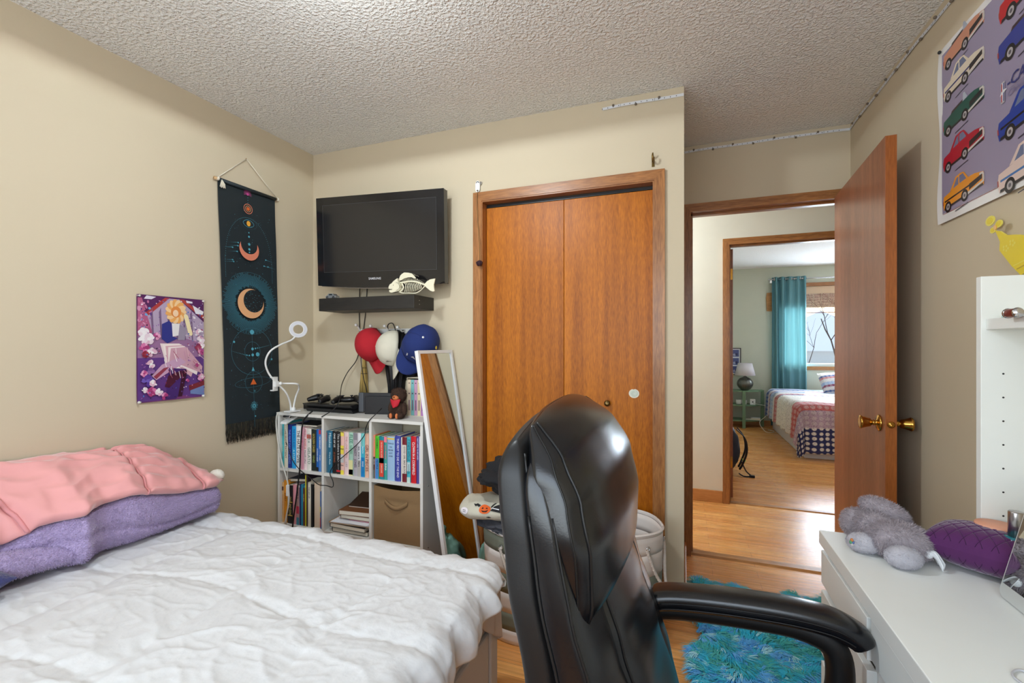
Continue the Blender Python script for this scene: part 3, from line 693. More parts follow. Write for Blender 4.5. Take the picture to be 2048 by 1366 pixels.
b1(203, 248, 162, (28, 44, 128), [('THE FIRST DAY OF SPRING', .12, .9, .45, (120, 160, 240))], label='navy blue book beside the bright blue one in the upper left cube')
b1(250, 297, 185, (30, 158, 220), [('THE SUN IS ALSO', .06, .5, .5, (20, 90, 170)), ('A STAR', .55, .85, .45, (190, 240, 250))], label='bright sky blue book next to the white THE HATE U GIVE')
b1(298, 350, 180, W, [('THE HATE U GIVE', .10, .86, .62, K)], label='white book titled THE HATE U GIVE')
b1(351, 385, 196, (226, 160, 178), [('LOVE FROM A TO Z', .1, .9, .4, (200, 90, 120))], label='plain pink book just right of THE HATE U GIVE')
b1(386, 420, 204, (240, 214, 214), [('HEART', .03, .22, .6, (200, 80, 110)), ('BONES &', .26, .5, .6, (220, 90, 80)), ('WILDER GIRLS', .52, .95, .4, (70, 60, 70))], label='pale pink book with HEART on its spine')
b1(421, 470, 212, (232, 226, 216), [('LOVE &', .12, .34, .4, (110, 130, 120)), ('GELATO', .45, .85, .6, (110, 130, 120))], bands=((.76, .86, (200, 90, 80)),), label='cream book titled LOVE & GELATO')
b1(472, 526, 222, (34, 42, 36), [('GOLDEN CAGES', .1, .55, .45, (200, 180, 90)), ('VINES', .62, .8, .4, (150, 170, 90))], label='black and green book with gold lettering in the upper left cube')
b1(527, 556, 222, (24, 98, 178), [('OCEAN DEEP', .45, .85, .5, (220, 230, 240))], bands=((0, .1, (20, 24, 30)),), label='narrow deep blue book near the right end of the upper left cube')
b1(557, 583, 228, (84, 130, 190), [('NUMBERED', .16, .5, .6, W), ('STARS', .6, .9, .5, W)], bands=((.90, 1, (200, 50, 60)),), label='light blue book with a red top edge, rightmost in the upper left cube')
U2 = lambda x: 640+x/6.208
V2 = lambda y: 840+y/6.208
def b2(x0, x1, y, *a, **k): k.setdefault('group', g2); return book(U2(x0), U2(x1), V2(y), za, *a, **k)
b2(52, 95, 133, (70, 104, 122), [('REDEMPTION', .05, .5, .55, (200, 60, 60)), ('NORTH', .55, .9, .4, (30, 60, 80))], label='slate blue book with red lettering in the upper middle cube')
b2(97, 152, 134, (38, 106, 136), [('Mistakes', .05, .45, .55, (190, 220, 230)), ('Were Made', .5, .8, .35, (190, 220, 230))], label='teal blue book second from the left in the upper middle cube')
b2(158, 205, 138, (26, 24, 26), [('ONE OF US', .05, .45, .42, W), ('IS LYING', .5, .9, .4, (170, 90, 60))], label='black book with white and rust lettering in the upper middle cube')
b2(206, 255, 142, (28, 26, 28), [('This is where it ends', .05, .72, .5, (205, 205, 205)), ('NIJKAMP', .75, .9, .25, (160, 160, 160))], bands=((.05, .09, (210, 50, 60)),), label='black book titled This is where it ends')
b2(257, 300, 148, (238, 190, 176), [('TO ALL', .02, .12, .35, K, 1), ('DEAR', .42, .5, .4, K, 1), ('PINK', .8, .9, .3, K, 1)], bands=((.9, 1, (240, 220, 90)), (.48, .68, (240, 220, 80)), (.28, .46, (200, 205, 205)), (.0, .1, (240, 220, 80))), label='yellow and pink patchwork paperback in the upper middle cube')
b2(303, 357, 150, (236, 208, 206), [('THE LOVE HYPO', .1, .6, .4, (210, 120, 120)), ('LIES', .7, .85, .4, (170, 150, 160))], label='pale pink book with rose lettering in the upper middle cube')
b2(359, 412, 155, (168, 206, 186), [('FLEE', .05, .25, .7, (70, 130, 110)), ('NANTES', .3, .5, .6, (90, 150, 120))], bands=((.0, .36, (228, 222, 160)), (.02, .14, (130, 40, 70))), label='mint green book with a yellow lower half in the upper middle cube')
b2(414, 465, 160, (176, 170, 176), [('DAISY', .3, .55, .55, (80, 60, 80)), ('JONES', .6, .8, .55, (90, 70, 90))], bands=((.84, 1, (140, 134, 142)),), label='mottled grey book beside the white we were liars book')
b2(466, 508, 163, (224, 224, 228), [('we were', .3, .6, .7, (60, 60, 70)), ('liars', .65, .88, .6, (60, 60, 70))], bands=((.0, .38, (178, 174, 168)),), label='white and grey book titled we were liars')
b2(510, 557, 168, (120, 204, 204), [('BEACH', .3, .6, .35, (230, 245, 245)), ('READ', .64, .8, .35, (230, 245, 245))], bands=((.45, .7, (60, 178, 206)), (.0, .45, (22, 128, 192))), label='aqua to blue book second from the right in the upper middle cube')
b2(559, 606, 172, (232, 184, 160), [('GIRL', .25, .43, .75, (130, 70, 60)), ('IN', .46, .56, .65, (130, 70, 60)), ('PIECES', .58, .86, .7, (130, 70, 60))], label='peach book titled GIRL IN PIECES')
U3 = lambda x: 735+x/6.208
def b3(x0, x1, y, *a, **k): k.setdefault('group', g3); return book(U3(x0), U3(x1), V2(y), za, *a, **k)
b3(46, 95, 186, (238, 138, 100), [('WITH THE', .05, .3, .4, (250, 230, 210)), ('DELIVERANCE', .05, .4, .3, (130, 60, 60)), ('DARK ONE', .55, .8, .45, (235, 235, 225))], bands=((.0, .2, (70, 96, 92)), (.2, .5, (34, 30, 34))), label='orange and black book at the left end of the upper right cube')
b3(97, 145, 200, (84, 190, 40), [('NORMAL', .06, .3, .4, (30, 90, 40)), ('PEOPLE', .55, .85, .45, (24, 60, 110))], bands=((.0, .48, (74, 136, 196)),), label='lime green and blue book in the upper right cube')
b3(148, 205, 205, (18, 130, 144), [('THE ROAD OF THE CAPTIVE', .12, .5, .28, (250, 220, 200)), ('CAROLINE', .64, .85, .3, (250, 220, 200))], bands=((.06, .91, (222, 74, 56)), (.38, .50, (30, 26, 30))), label='teal book with a red panel in the upper right cube')
b3(207, 245, 207, (60, 160, 150), [('JUST FRIENDS', .2, .55, .45, (230, 120, 140)), ('ELENA', .62, .78, .55, W)], bands=((.87, 1, (240, 130, 150)),), label='thin green and pink book beside THINGS WE NEVER GOT OVER')
b3(247, 338, 208, (158, 190, 222), [('THINGS', .17, 0, .16, (40, 60, 100), 1), ('WE', .25, 0, .16, (40, 60, 100), 1), ('NEVER', .32, 0, .16, (40, 60, 100), 1), ('GOT', .39, 0, .16, (40, 60, 100), 1), ('OVER', .46, 0, .16, (40, 60, 100), 1)], bands=((.935, .975, (232, 200, 90)),), label='wide light blue book titled THINGS WE NEVER GOT OVER')
b3(342, 413, 196, (58, 66, 158), [('THE FIRST TO DIE AT THE END', .06, .92, .36, (225, 225, 240))], label='indigo book titled THE FIRST TO DIE AT THE END')
b3(416, 431, 214, (228, 222, 214), [], label='very thin white book squeezed beside the maroon one')
b3(433, 487, 214, (118, 28, 40), [('GOOD GIRL BAD BLOOD', .2, .82, .4, K)], bands=((.19, .83, (226, 216, 206)),), label='maroon book with white panel titled GOOD GIRL BAD BLOOD')
b3(490, 535, 214, (70, 180, 196), [('IT STARTS WITH US', .04, .52, .6, (20, 70, 90)), ('HOOVER', .6, .85, .4, (30, 90, 110))], bands=((.0, .12, (200, 220, 210)), (.25, .45, (190, 214, 216))), label='aqua book titled IT STARTS WITH US')
b3(540, 605, 204, (206, 20, 36), [('CLOWN IN A CORNFIELD', .12, .82, .46, W)], label='bright red book titled CLOWN IN A CORNFIELD')
b3(608, 640, 204, (82, 70, 140), [('NOT HERE TO BE LIKED', .04, .8, .5, (220, 220, 240))], label='purple book between the red one and the white one in the upper right cube')
b3(641, 662, 206, (228, 228, 236), [], label='thin white book at the far right end of the upper right cube')
def b4(x0, x1, y, *a, **k): k.setdefault('group', g4); return book(U(x0), U(x1), VV(y), zb2, *a, **k)
b4(118, 158, 822, (222, 178, 120), [('THE BOY AND HIS LAST', .3, .85, .45, (200, 110, 60))], bands=((.8, .9, (90, 50, 40)),), label='tan book at the far left of the lower left cube')
b4(160, 196, 800, (232, 150, 36), [('DIARY', .3, .6, .5, (130, 60, 20))], label='tall orange book in the lower left cube')
b4(200, 260, 856, (26, 26, 30), [('DEAD AND GONE', .3, .8, .4, (220, 200, 120))], bands=((.55, .57, (220, 180, 70)), (.2, .22, (220, 180, 70))), label='black book dotted with gold in the lower left cube')
b4(262, 300, 850, (222, 150, 160), [('NANA', .5, .8, .4, (130, 50, 70))], label='dusty pink book in the lower left cube')
b4(302, 335, 884, (176, 140, 140), [('VOL 2', .1, .3, .5, K)], bands=((.3, .5, (190, 50, 80)), (.0, .2, (60, 130, 150))), label='comic with red and teal artwork on its spine in the lower left cube')
b4(337, 351, 850, (30, 52, 104), [], label='thin navy book in the lower left cube')
b4(353, 374, 845, (40, 130, 160), [], label='thin teal book in the lower left cube')
b4(376, 397, 890, (96, 56, 34), [('OLD MAPS', .15, .7, .5, (220, 190, 120))], label='short brown book in the lower left cube')
b4(399, 412, 712, (196, 186, 40), [], label='very tall thin yellow book in the lower left cube')
b4(414, 429, 726, (50, 34, 44), [], label='tall thin dark plum book in the lower left cube')
b4(431, 464, 824, (222, 214, 196), [('THE ART OF', .1, .5, .4, K)], label='cream book beside the black one in the lower left cube')
b4(466, 490, 846, (24, 24, 26), [], label='thin black book in the right half of the lower left cube')
b4(505, 568, 830, (214, 192, 168), [], label='thick beige book with its page edge showing in the lower left cube', depth=0.14)
b4(570, 581, 930, (90, 120, 170), [], bands=((.45, .6, (220, 200, 60)), (.05, .3, (200, 60, 50))), label='thin colourful book at the right end of the lower left cube')
def slab(name, c, size, rz, cover, label, cat='book', group=None, tilt=(0, 0), txt=None, spiral=False, bev=0.002):
    """Book or pad lying flat."""
    e = thing(name, (c[0], c[1], c[2]), label, cat, group, rz); w_, d, h = size
    M = Matrix.Rotation(rz, 3, 'Z') @ Matrix.Rotation(tilt[0], 3, 'X') @ Matrix.Rotation(tilt[1], 3, 'Y'); C0 = Vector(c)
    q = MB()
    for s in (0.0008, h-0.0008): q.obox(C0+M @ Vector((0, 0, s)), (w_, d, 0.0016), M, cover)
    q.obox(C0+M @ Vector((-w_/2+0.0008, 0, h/2)), (0.0016, d, h), M, cover)
    if txt: q.text(txt, Fr(C0+M @ Vector((0, -d/2-0.0006, h*0.2)), M @ Vector((1, 0, 0)), M @ Vector((0, 0, 1))), -w_*0.4, 0, h*0.6, flat(W), wmax=w_*0.85, h=0.001, bold=0.02)
    q.build('cover', e)
    q = MB(); q.obox(C0+M @ Vector((0.001, 0, h/2)), (w_-0.004, d-0.003, h-0.0036), M, paper); q.build('pages', e)
    if spiral:
        q = MB()
        for i in range(22):
            cc = C0+M @ Vector((w_/2, -d/2+d*(i+0.5)/22, h/2)); ex = M @ Vector((1, 0, 0)); ez = M @ Vector((0, 0, 1))
            q.tube([cc+ex*(0.006*math.cos(a))+ez*(0.006*math.sin(a)) for a in [k*math.pi/5 for k in range(11)]], 0.0006, black_pl, 4)
        q.build('spiral', e)
    return e
blk = flat((24, 24, 26), 0.5)
dr = slab('book', (-1.935, 2.055, 0.452), (0.19, 0.17, 0.026), 0, blk, 'black book titled Drawing lying flat over the books in the lower left cube', tilt=(0, -0.08), group=g4)
q = MB(); F = Fr((-1.955, 1.9675, 0.452), (1, 0, 0.07), (0, 0, 1)); q.text('Drawing', F, 0.0, 0.008, 0.026, flat(W), wmax=0.115, h=0.0005); q.build('title', dr)
slab('book', (-2.02, 2.06, 0.487), (0.165, 0.16, 0.016), 0.02, flat((60, 62, 74), 0.5), 'dark grey book on top of the flat stack in the lower left cube', group=g4, tilt=(0, -0.08))
# black book lying on the upper left row
slab('book', (-2.00, 2.06, 0.796), (0.17, 0.14, 0.012), 0.05, blk, 'black book lying flat on top of the row in the upper left cube', group=g1)
# lower middle cube: notebooks and papers
gn = 'notebooks and papers in the lower middle cube'
slab('notebook', (-1.655, 2.045, 0.2555), (0.225, 0.18, 0.024), 0.02, flat((28, 30, 34), .5), 'bottom black spiral notebook of the pile in the lower middle cube', 'notebook', gn, spiral=True)
slab('notebook', (-1.66, 2.04, 0.280), (0.23, 0.19, 0.022), -0.03, flat((38, 40, 38), .5), 'dark green-black notebook second from the bottom in the lower middle cube', 'notebook', gn, spiral=True)
slab('folder', (-1.66, 2.05, 0.303), (0.25, 0.20, 0.007), 0.05, flat((176, 134, 88), .6), 'kraft brown folder under the white sheets in the lower middle cube', 'folder', gn)
for k in range(3):
    q = MB(); a = 0.06-0.05*k; M = Matrix.Rotation(a, 3, 'Z'); q.obox(Vector((-1.655+0.006*k, 2.04, 0.312+0.0022*k)), (0.235-0.01*k, 0.185, 0.0016), M, flat((236, 236, 240), .7))
    tag(q.build('paper_sheet'), 'white paper sheet on the brown folder in the lower middle cube', 'paper', 'white sheets in the lower middle cube')
slab('notebook', (-1.603, 2.06, 0.3185), (0.15, 0.16, 0.006), 0, flat((196, 84, 130), .5), 'thin magenta notebook sticking out under the grey one', 'notebook', gn)
slab('notebook', (-1.632, 2.05, 0.3255), (0.195, 0.15, 0.020), 0.04, flat((140, 118, 104), .5), 'greyish brown notebook under the leather journal', 'notebook', gn)
slab('notebook', (-1.640, 2.05, 0.3465), (0.20, 0.155, 0.024), 0.10, mat('brown_leather', (120, 72, 38), 0.5, bump=0.2, bscale=120), 'brown leather journal lying on the pile in the lower middle cube', 'notebook', gn)
slab('notebook', (-1.63, 2.10, 0.385), (0.19, 0.14, 0.010), 0.1, mat('dark_leather', (70, 48, 34), 0.5), 'dark brown journal tilted on top of the pile in the lower middle cube', 'notebook', gn, tilt=(0.25, 0))
# fabric bin
khaki = mat('khaki_canvas', (140, 110, 74), 0.9, var=0.05, vscale=120, bump=0.25, bscale=300)
BXa, BXb = -1.497, -1.214
e = thing('storage_bin', ((BXa+BXb)/2, 2.07, SZ[2]), 'khaki brown fabric storage bin with a handle in the lower right cube', 'bin')
q = MB()
def binside(u, v):
    x = lerp(BXa+0.002, BXb-0.002, u); z = SZ[2]+0.001+0.278*v; z -= 0.012*v**6*math.sin(math.pi*u)
    return Vector((x, 1.952-0.004*math.sin(math.pi*u)*math.sin(math.pi*v)+0.005*math.exp(-((v-0.74)/0.05)**2)*math.sin(math.pi*u), z))
q.grid(binside, 30, 30, khaki)
q.box(BXa+0.002, BXa+0.004, 1.953, 2.20, SZ[2]+0.001, SZ[2]+0.278, khaki); q.box(BXb-0.004, BXb-0.002, 1.953, 2.20, SZ[2]+0.001, SZ[2]+0.278, khaki)
q.box(BXa+0.002, BXb-0.002, 2.198, 2.20, SZ[2]+0.001, SZ[2]+0.278, khaki); q.box(BXa+0.004, BXb-0.004, 1.956, 2.198, SZ[2]+0.001, SZ[2]+0.003, khaki)
q.build('body', e)
q = MB(); hp_ = [Vector((lerp(-1.425, -1.290, t), 1.946-0.010*math.sin(math.pi*t), SZ[2]+0.205-0.026*math.sin(math.pi*t)+0.012*(t-0.5)*0)) for t in [i/20 for i in range(21)]]
vs = [p+Vector((0, 0, s)) for p in hp_ for s in (-0.011, 0.011)]
q.add(vs, [(2*i, 2*i+2, 2*i+3, 2*i+1) for i in range(20)], khaki, True); q.build('handle', e, solid=0.003)
# ------------------------------------------------------------------ television, floating shelf, wall things
tv_b = mat('tv_gloss', (20, 20, 23), 0.12, spec=0.6); tv_s = mat('tv_screen', (30, 30, 32), 0.16, spec=0.6)
tl, tr, bl = at(632, 397, y=2.040), at(887.5, 376, y=2.105), at(636.5, 571.5, y=2.065)
ex = (tr-tl).normalized(); Wt = (tr-tl).length; ey = (tl-bl).normalized(); Ht = (tl-bl).length
e = thing('television', (bl.x+Wt/2, 2.15, bl.z), 'black flat television mounted on the back wall above the bookcase', 'television')
F = Fr(bl, ex, ey)      # normal towards the room
q = MB()
low = [(Wt*i/16, -0.016*math.sin(math.pi*i/16)) for i in range(17)]
q.prism(low+[(Wt, Ht), (0, Ht)], F, -0.045, 0.0, tv_b); q.prism([(0.06, 0.06), (Wt-0.06, 0.06), (Wt-0.06, Ht-0.05), (0.06, Ht-0.05)], F, -0.075, -0.045, black_pl)
q.build('housing', e, bevel=0.004)
q = MB(); q.rect(0.045, 0.075, Wt-0.045, Ht-0.045, F, tv_s, 0.0015); q.build('screen', e)
q = MB(); fr_ = flat((58, 58, 60), 0.4)
for a, b, c, d in ((0.043, 0.073, Wt-0.043, 0.075), (0.043, Ht-0.045, Wt-0.043, Ht-0.043), (0.043, 0.075, 0.045, Ht-0.045), (Wt-0.045, 0.075, Wt-0.043, Ht-0.045)): q.rect(a, b, c, d, F, fr_, 0.0018)
q.build('bezel_line', e)
q = MB(); q.text('SAMSUNG', F, Wt*0.47, 0.028, 0.012, flat((200, 200, 204), 0.3), h=0.002, align='C', bold=0.02); q.build('logo', e)
q = MB(); lo2 = [(0.02+(Wt-0.04)*i/16, -0.004-0.018*math.sin(math.pi*i/16)) for i in range(17)]
q.prism(lo2+[(Wt-0.02, 0.001), (0.02, 0.001)], F, -0.012, -0.006, mat('smoked_trim', (120, 110, 100), 0.1, spec=0.7)); q.build('lower_trim', e)
q = MB(); q.box(bl.x+Wt*0.35, bl.x+Wt*0.65, 2.165, YC-0.001, bl.z+0.15, bl.z+0.40, black_pl); q.build('wall_mount', e)
# floating shelf
shelf_b = wood('black_shelf_wood', (26, 25, 24), (40, 37, 34), 0.5, 'X')
FXa, FXb, FYf = -1.930, -1.304, 2.030
q = MB(); q.box(FXa, FXb, FYf, YC-0.0005, 1.4465, 1.517, shelf_b)
F = Fr((0, FYf, 0), (1, 0, 0), (0, 0, 1)); F2 = Fr((FXb, 0, 0), (0, 1, 0), (0, 0, 1))
for z in (1.470, 1.490): q.disc(2.08, z, 0.002, F2, chrome, 0.0006)
tag(q.build('wall_shelf', bevel=0.0015), 'thick black floating shelf under the television', 'shelf')
# fish skeleton ornament
bone = mat('bone', (228, 222, 196), 0.6, var=0.06, vscale=60)
S = lambda x, y: at(760+x/15.75, 530+y/15.75, y=2.055)
def fz(x, y, h=0.0): p = S(x, y); p.y -= h; return p
e = thing('fish_skeleton', (S(900, 880).x, 2.06, 1.5175), 'bone white fish skeleton ornament standing on the black floating shelf', 'ornament')
F = Fr((0, 2.05, 0), (1, 0, 0), (0, 0, 1))
def pf(pts): return [(S(x, y).x, S(x, y).z) for x, y in pts]
q = MB()
head = [(600, 425), (540, 470), (470, 520), (420, 585), (360, 620), (325, 690), (320, 745), (345, 765), (440, 770), (430, 790), (335, 800), (350, 860), (420, 880), (500, 862), (560, 845), (620, 830), (670, 780), (660, 700), (670, 640), (620, 560), (600, 470)]
q.prism(pf(head)[::-1], F, -0.012, 0.010, bone, bone); q.build('skull', e, bevel=0.002)
q = MB(); c = S(470, 645); q.ball((c.x, 2.041, c.z), 0.0026, flat((60, 60, 50))); q.ring(S(560, 690).x, S(560, 690).z, 0.022, 0.0016, Fr((0, 2.0385, 0), (1, 0, 0), (0, 0, 1)), flat((90, 84, 66)), 0, a0=-1.5, a1=1.6); q.build('eye', e)
q = MB(); sp = [fz(640, 560), fz(760, 545), fz(900, 520), fz(1050, 520), fz(1200, 550), fz(1320, 595), fz(1430, 630)]
q.tube(spline(sp, 5), [0.0050]*31, bone, 8)
q.tube(spline([fz(690, 590), fz(740, 700), fz(690, 800), fz(600, 850)], 5), 0.0046, bone, 8)
q.tube(spline([fz(600, 850), fz(720, 885), fz(900, 885), fz(1130, 885), fz(1280, 800), fz(1420, 660)], 5), 0.0030, bone, 8); q.build('spine', e)
for i in range(10):
    x = 770+i*54; q = MB(); yb = 870-(i*6 if i < 6 else 36+(i-6)*30)
    q.tube(spline([fz(x, 560+i*3), fz(x+70, 640+i*4, 0.010), fz(x+75, 740, 0.012), fz(x+20, yb, 0.004)], 5), [0.0021]*16, bone, 6); q.build('rib', e)
q = MB(); fin = [(640, 500), (630, 420), (660, 340), (720, 280), (800, 240), (910, 250), (1010, 270), (1100, 350), (1150, 420), (1100, 430), (1010, 390), (900, 395), (780, 430), (700, 480)]
q.prism(pf(fin)[::-1], F, -0.002, 0.002, bone)
for i in range(12):
    x = 700+i*42; q.tube([fz(x, 500+8*abs(i-5)), fz(x+10, 400+i*3)], 0.0012, bone, 5); q.tube([fz(x+40, 300+4*max(0, i-4)**1.4), fz(x+50, 235+5*max(0, i-3)**1.5)], 0.0010, bone, 5)
for i in range(7): x = 1150+i*40; q.tube([fz(x, 540+i*12), fz(x+35, 440+i*22)], 0.0011, bone, 5)
q.build('dorsal_fin', e)
q = MB(); tail = [(1420, 620), (1500, 520), (1600, 460), (1760, 430), (1740, 520), (1715, 620), (1720, 720), (1740, 820), (1700, 845), (1600, 810), (1500, 730), (1430, 660)]
q.prism(pf(tail)[::-1], F, -0.003, 0.003, bone)
for i in range(8): q.tube([fz(1450, 640, 0.004), fz(1715, 470+i*48, 0.004)], 0.0008, flat((190, 182, 150)), 4)
q.build('tail', e)
# small silver car model
silver = mat('bright_silver', (214, 216, 220), 0.28, 0.85)
c = at(665, 597, y=2.08); e = thing('toy_car', (c.x, 2.08, 1.5172), 'small silver metal trinket car at the left end of the black floating shelf', 'toy')
q = MB(); F = Fr((c.x-0.036, 2.065, 1.5172), (1, 0, 0), (0, 0, 1))
q.prism([(0, .006), (.072, .006), (.072, .018), (.060, .020), (.052, .030), (.020, .031), (.012, .020), (0, .018)], F, -0.030, 0.0, silver); q.build('body', e, bevel=0.001)
for x in (0.014, 0.058):
    for h in (0.001, -0.031):
        q = MB(); q.lathe([(0, -.002), (.008, -.002), (.008, .002), (0, .002)], F.p(x, .0085, h), flat((60, 62, 66), .3), 14, Matrix.Rotation(math.pi/2, 3, 'X')); q.build('wheel', e)
q = MB(); q.prism([(.024, .021), (.049, .021), (.046, .028), (.027, .028)], F, 0.0002, 0.0012, flat((40, 44, 50), .2)); q.build('window', e)

# ------------------------------------------------------------------ pegs, caps, bags, broom
wht = mat('white_paint', (236, 236, 234), 0.3)
pegs = [(712, 650), (741, 652), (769, 652), (795, 654)]
pz = at(741, 660, y=YC-0.01).z
e = thing('peg_rail', (-1.58, YC-0.01, pz-0.02), 'white wall rail with round tipped pegs holding the caps', 'hook rail')
q = MB(); q.box(-1.80, -1.30, YC-0.012, YC-0.0005, pz-0.022, pz+0.006, wht); q.build('rail', e, bevel=0.002)
PEG = []
for u, v in pegs:
    tip = at(u, v, y=YC-0.085); q = MB(); root = Vector((tip.x+0.0, YC-0.012, pz-0.008)); q.tube(spline([root, root+Vector((0, -0.03, -0.004)), tip+Vector((0, 0.015, -0.006)), tip], 5), [0.0045]*16, wht, 8)
    pg_ = q.build('peg', e); q = MB(); q.ball(tip, 0.0085, wht, nu=14, nv=10); q.build('peg_tip', pg_); PEG.append(tip)

def cap(name, c, up, brim, col, label, mt, under=None, size=0.092, button=None, deco=None):
    U_ = Vector(up).normalized(); B = Vector(brim); B = (B-U_*B.dot(U_)).normalized(); Rr = B.cross(U_)
    M = Matrix((Rr, B, U_)).transposed(); c = Vector(c); e = thing(name, c, label, 'cap', 'caps on the peg rail')
    def cr(th, ph):
        s = math.sin(th); r = size*(1+0.02*abs(math.cos(3*ph))+0.05*nz(3*s*math.cos(ph)+c.x*9, 3*s*math.sin(ph), c.z*9)*s+0.018*nz(9*s*math.cos(ph), 9*s*math.sin(ph)+c.x*9, 2)*s)
        return c+M @ Vector((r*0.90*s*math.cos(ph), r*1.05*s*math.sin(ph), size*1.12*max(0, math.cos(th))**0.85-0.0))
    q = MB(); q.grid(lambda u, v: cr(v*math.pi/2, u*2*math.pi), 48, 14, mt)
    q.build('crown', e, solid=0.002)
    q = MB()
    for k in range(6): q.tube([cr(v*math.pi/2, k*math.pi/3+math.pi/6)+(cr(v*math.pi/2, k*math.pi/3+math.pi/6)-c).normalized()*0.0008 for v in [i/10 for i in range(11)]], 0.0016, mt, 5)
    q.build('seam', e)
    def br(u, v):
        a = (u-0.5)*math.pi*0.92; ln = 0.082*math.cos(a*0.80)**0.6; x = size*0.90*math.sin(a)*(1-0.10*v); y = size*1.03*math.cos(a)+v*ln
        return c+M @ Vector((x, y, 0.002-0.046*(x/size)**2*v**1.3-0.004*v))
    q = MB(); q.grid(br, 26, 8, mt); q.build('brim', e, solid=0.0035)
    q = MB(); q.ball(cr(0, 0), (0.0065, 0.0065, 0.004), button or mt, M); q.build('button', e)
    if deco:
        q = MB(); deco(q, c, M, cr); q.build('emblem', e)
    return e
def fabric(n, c): return mat(n, c, 0.9, var=0.06, vscale=20, bump=0.35, bscale=400)
def deco_red(q, c, M, cr):
    p = cr(1.0, math.pi*1.45); n = (p-c).normalized(); F = Fr(p+n*0.003, n.cross(Vector((0, 0, 1))), Vector((0, 0, 1)))
    if F.n.dot(n) < 0: F = Fr(p+n*0.003, -F.x, F.y)
    q.ring(0, 0, 0.011, 0.003, F, flat((225, 225, 225)), a0=-2.6, a1=0.4); q.disc(0.001, 0.002, 0.006, F, flat((60, 60, 66)), 0.0005)
    q.text('VINTAGE', F, -0.06, -0.085, 0.008, flat((235, 235, 235)), wmax=0.036)
def deco_blue(q, c, M, cr):
    for ph, txt, s in ((math.pi*0.5, 'LA', 0.036), ):
        p = cr(1.15, ph); n = (p-c).normalized(); F = Fr(p+n*0.004, (M @ Vector((1, 0, 0))), (M @ Vector((0, 0, 1))))
        if F.n.dot(n) < 0: F = Fr(p+n*0.004, -F.x, F.y)
        q.text(txt, F, 0, -s/2, s, flat((235, 235, 240)), align='C', bold=0.02)
    p = cr(1.0, math.pi*1.02); n = (p-c).normalized(); 
    F = Fr(p+n*0.003, n.cross(Vector((0, 0, 1)))*-1, Vector((0, 0, 1))); q.disc(0, 0, 0.007, F, flat((220, 190, 60)), ry=0.010)
def deco_cream(q, c, M, cr):
    p = cr(1.3, math.pi*0.62); n = (p-c).normalized(); X = (M @ Vector((1, 0, 0))); F = Fr(p+n*0.003, X, (M @ Vector((0, 0, 1))))
    if F.n.dot(n) < 0: F = Fr(p+n*0.003, -X, F.y)
    q.text('NY', F, 0, -0.012, 0.026, flat((96, 60, 60)), align='C', bold=0.02)
red_f, cream_f, blue_f = fabric('red_twill', (176, 24, 38)), fabric('cream_twill', (214, 208, 190)), fabric('blue_twill', (26, 44, 104))
cr_c = at(746, 690, y=2.165); cap('baseball_cap', cr_c, at(722, 686, y=2.085)-cr_c, (0.40, -0.15, -0.90), 0, 'red baseball cap hanging on the second peg, leftmost of the three caps', red_f, deco=deco_red)
cc_c = at(790, 697, y=2.155); cap('baseball_cap', cc_c, at(764, 694, y=2.105)-cc_c, (0.22, -0.15, -0.95), 0, 'cream baseball cap hanging between the red and the blue one', cream_f, deco=deco_cream)
cb_c = at(841, 690, y=2.150); cap('baseball_cap', cb_c, at(848, 669, y=2.035)-cb_c, (-0.46, -0.25, -0.86), 0, 'royal blue baseball cap with a white button, rightmost of the three caps', blue_f, size=0.104, button=wht, deco=deco_blue)
# black bags hanging behind the caps
nyl = mat('black_nylon', (22, 22, 25), 0.42, bump=0.25, bscale=18, bdist=0.01)
def hang(name, u0, u1, v0, v1, d, label, strap=True):
    a = at(u0, v0, y=YC-d); b = at(u1, v0, y=YC-d); lowz = at(u0, v1, y=YC-d).z; e = thing(name, ((a.x+b.x)/2, YC-d/2, lowz), label, 'bag')
    def g(u, v):
        x = lerp(a.x, b.x, u)+0.006*math.sin(v*9+u*3); y = YC-0.004-d*(math.sin(math.pi*min(1, max(0, u)))**0.4)*(0.55+0.45*math.sin(math.pi*min(1, v+0.08)))+0.006*math.sin(u*22+v*4)
        return Vector((x, min(y, YC-0.002), lerp(a.z, lowz, v)))
    q = MB(); q.grid(g, 26, 34, nyl); q.add([g(i/26, 1) for i in range(27)]+[Vector((g(i/26, 1).x, YC-0.002, lowz)) for i in range(27)], [(i, i+1, 28+i, 27+i) for i in range(26)], nyl); q.build('body', e)
    if strap:
        t = PEG[2]; q = MB(); q.tube(spline([Vector((a.x+0.02, YC-0.03, a.z-0.01)), Vector((t.x-0.004, YC-0.05, t.z+0.002)), Vector((t.x+0.015, YC-0.055, t.z+0.016)), Vector((t.x+0.03, YC-0.045, t.z+0.012)), Vector((a.x+0.07, YC-0.03, a.z-0.01))], 6), 0.003, nyl, 6); q.build('strap', e)
    return e
hang('backpack', 766, 801, 660, 800, 0.055, 'black nylon backpack hanging from the third peg behind the cream cap')
hang('shoulder_bag', 801, 838, 690, 762, 0.065, 'black shoulder bag hanging behind the blue cap', False)
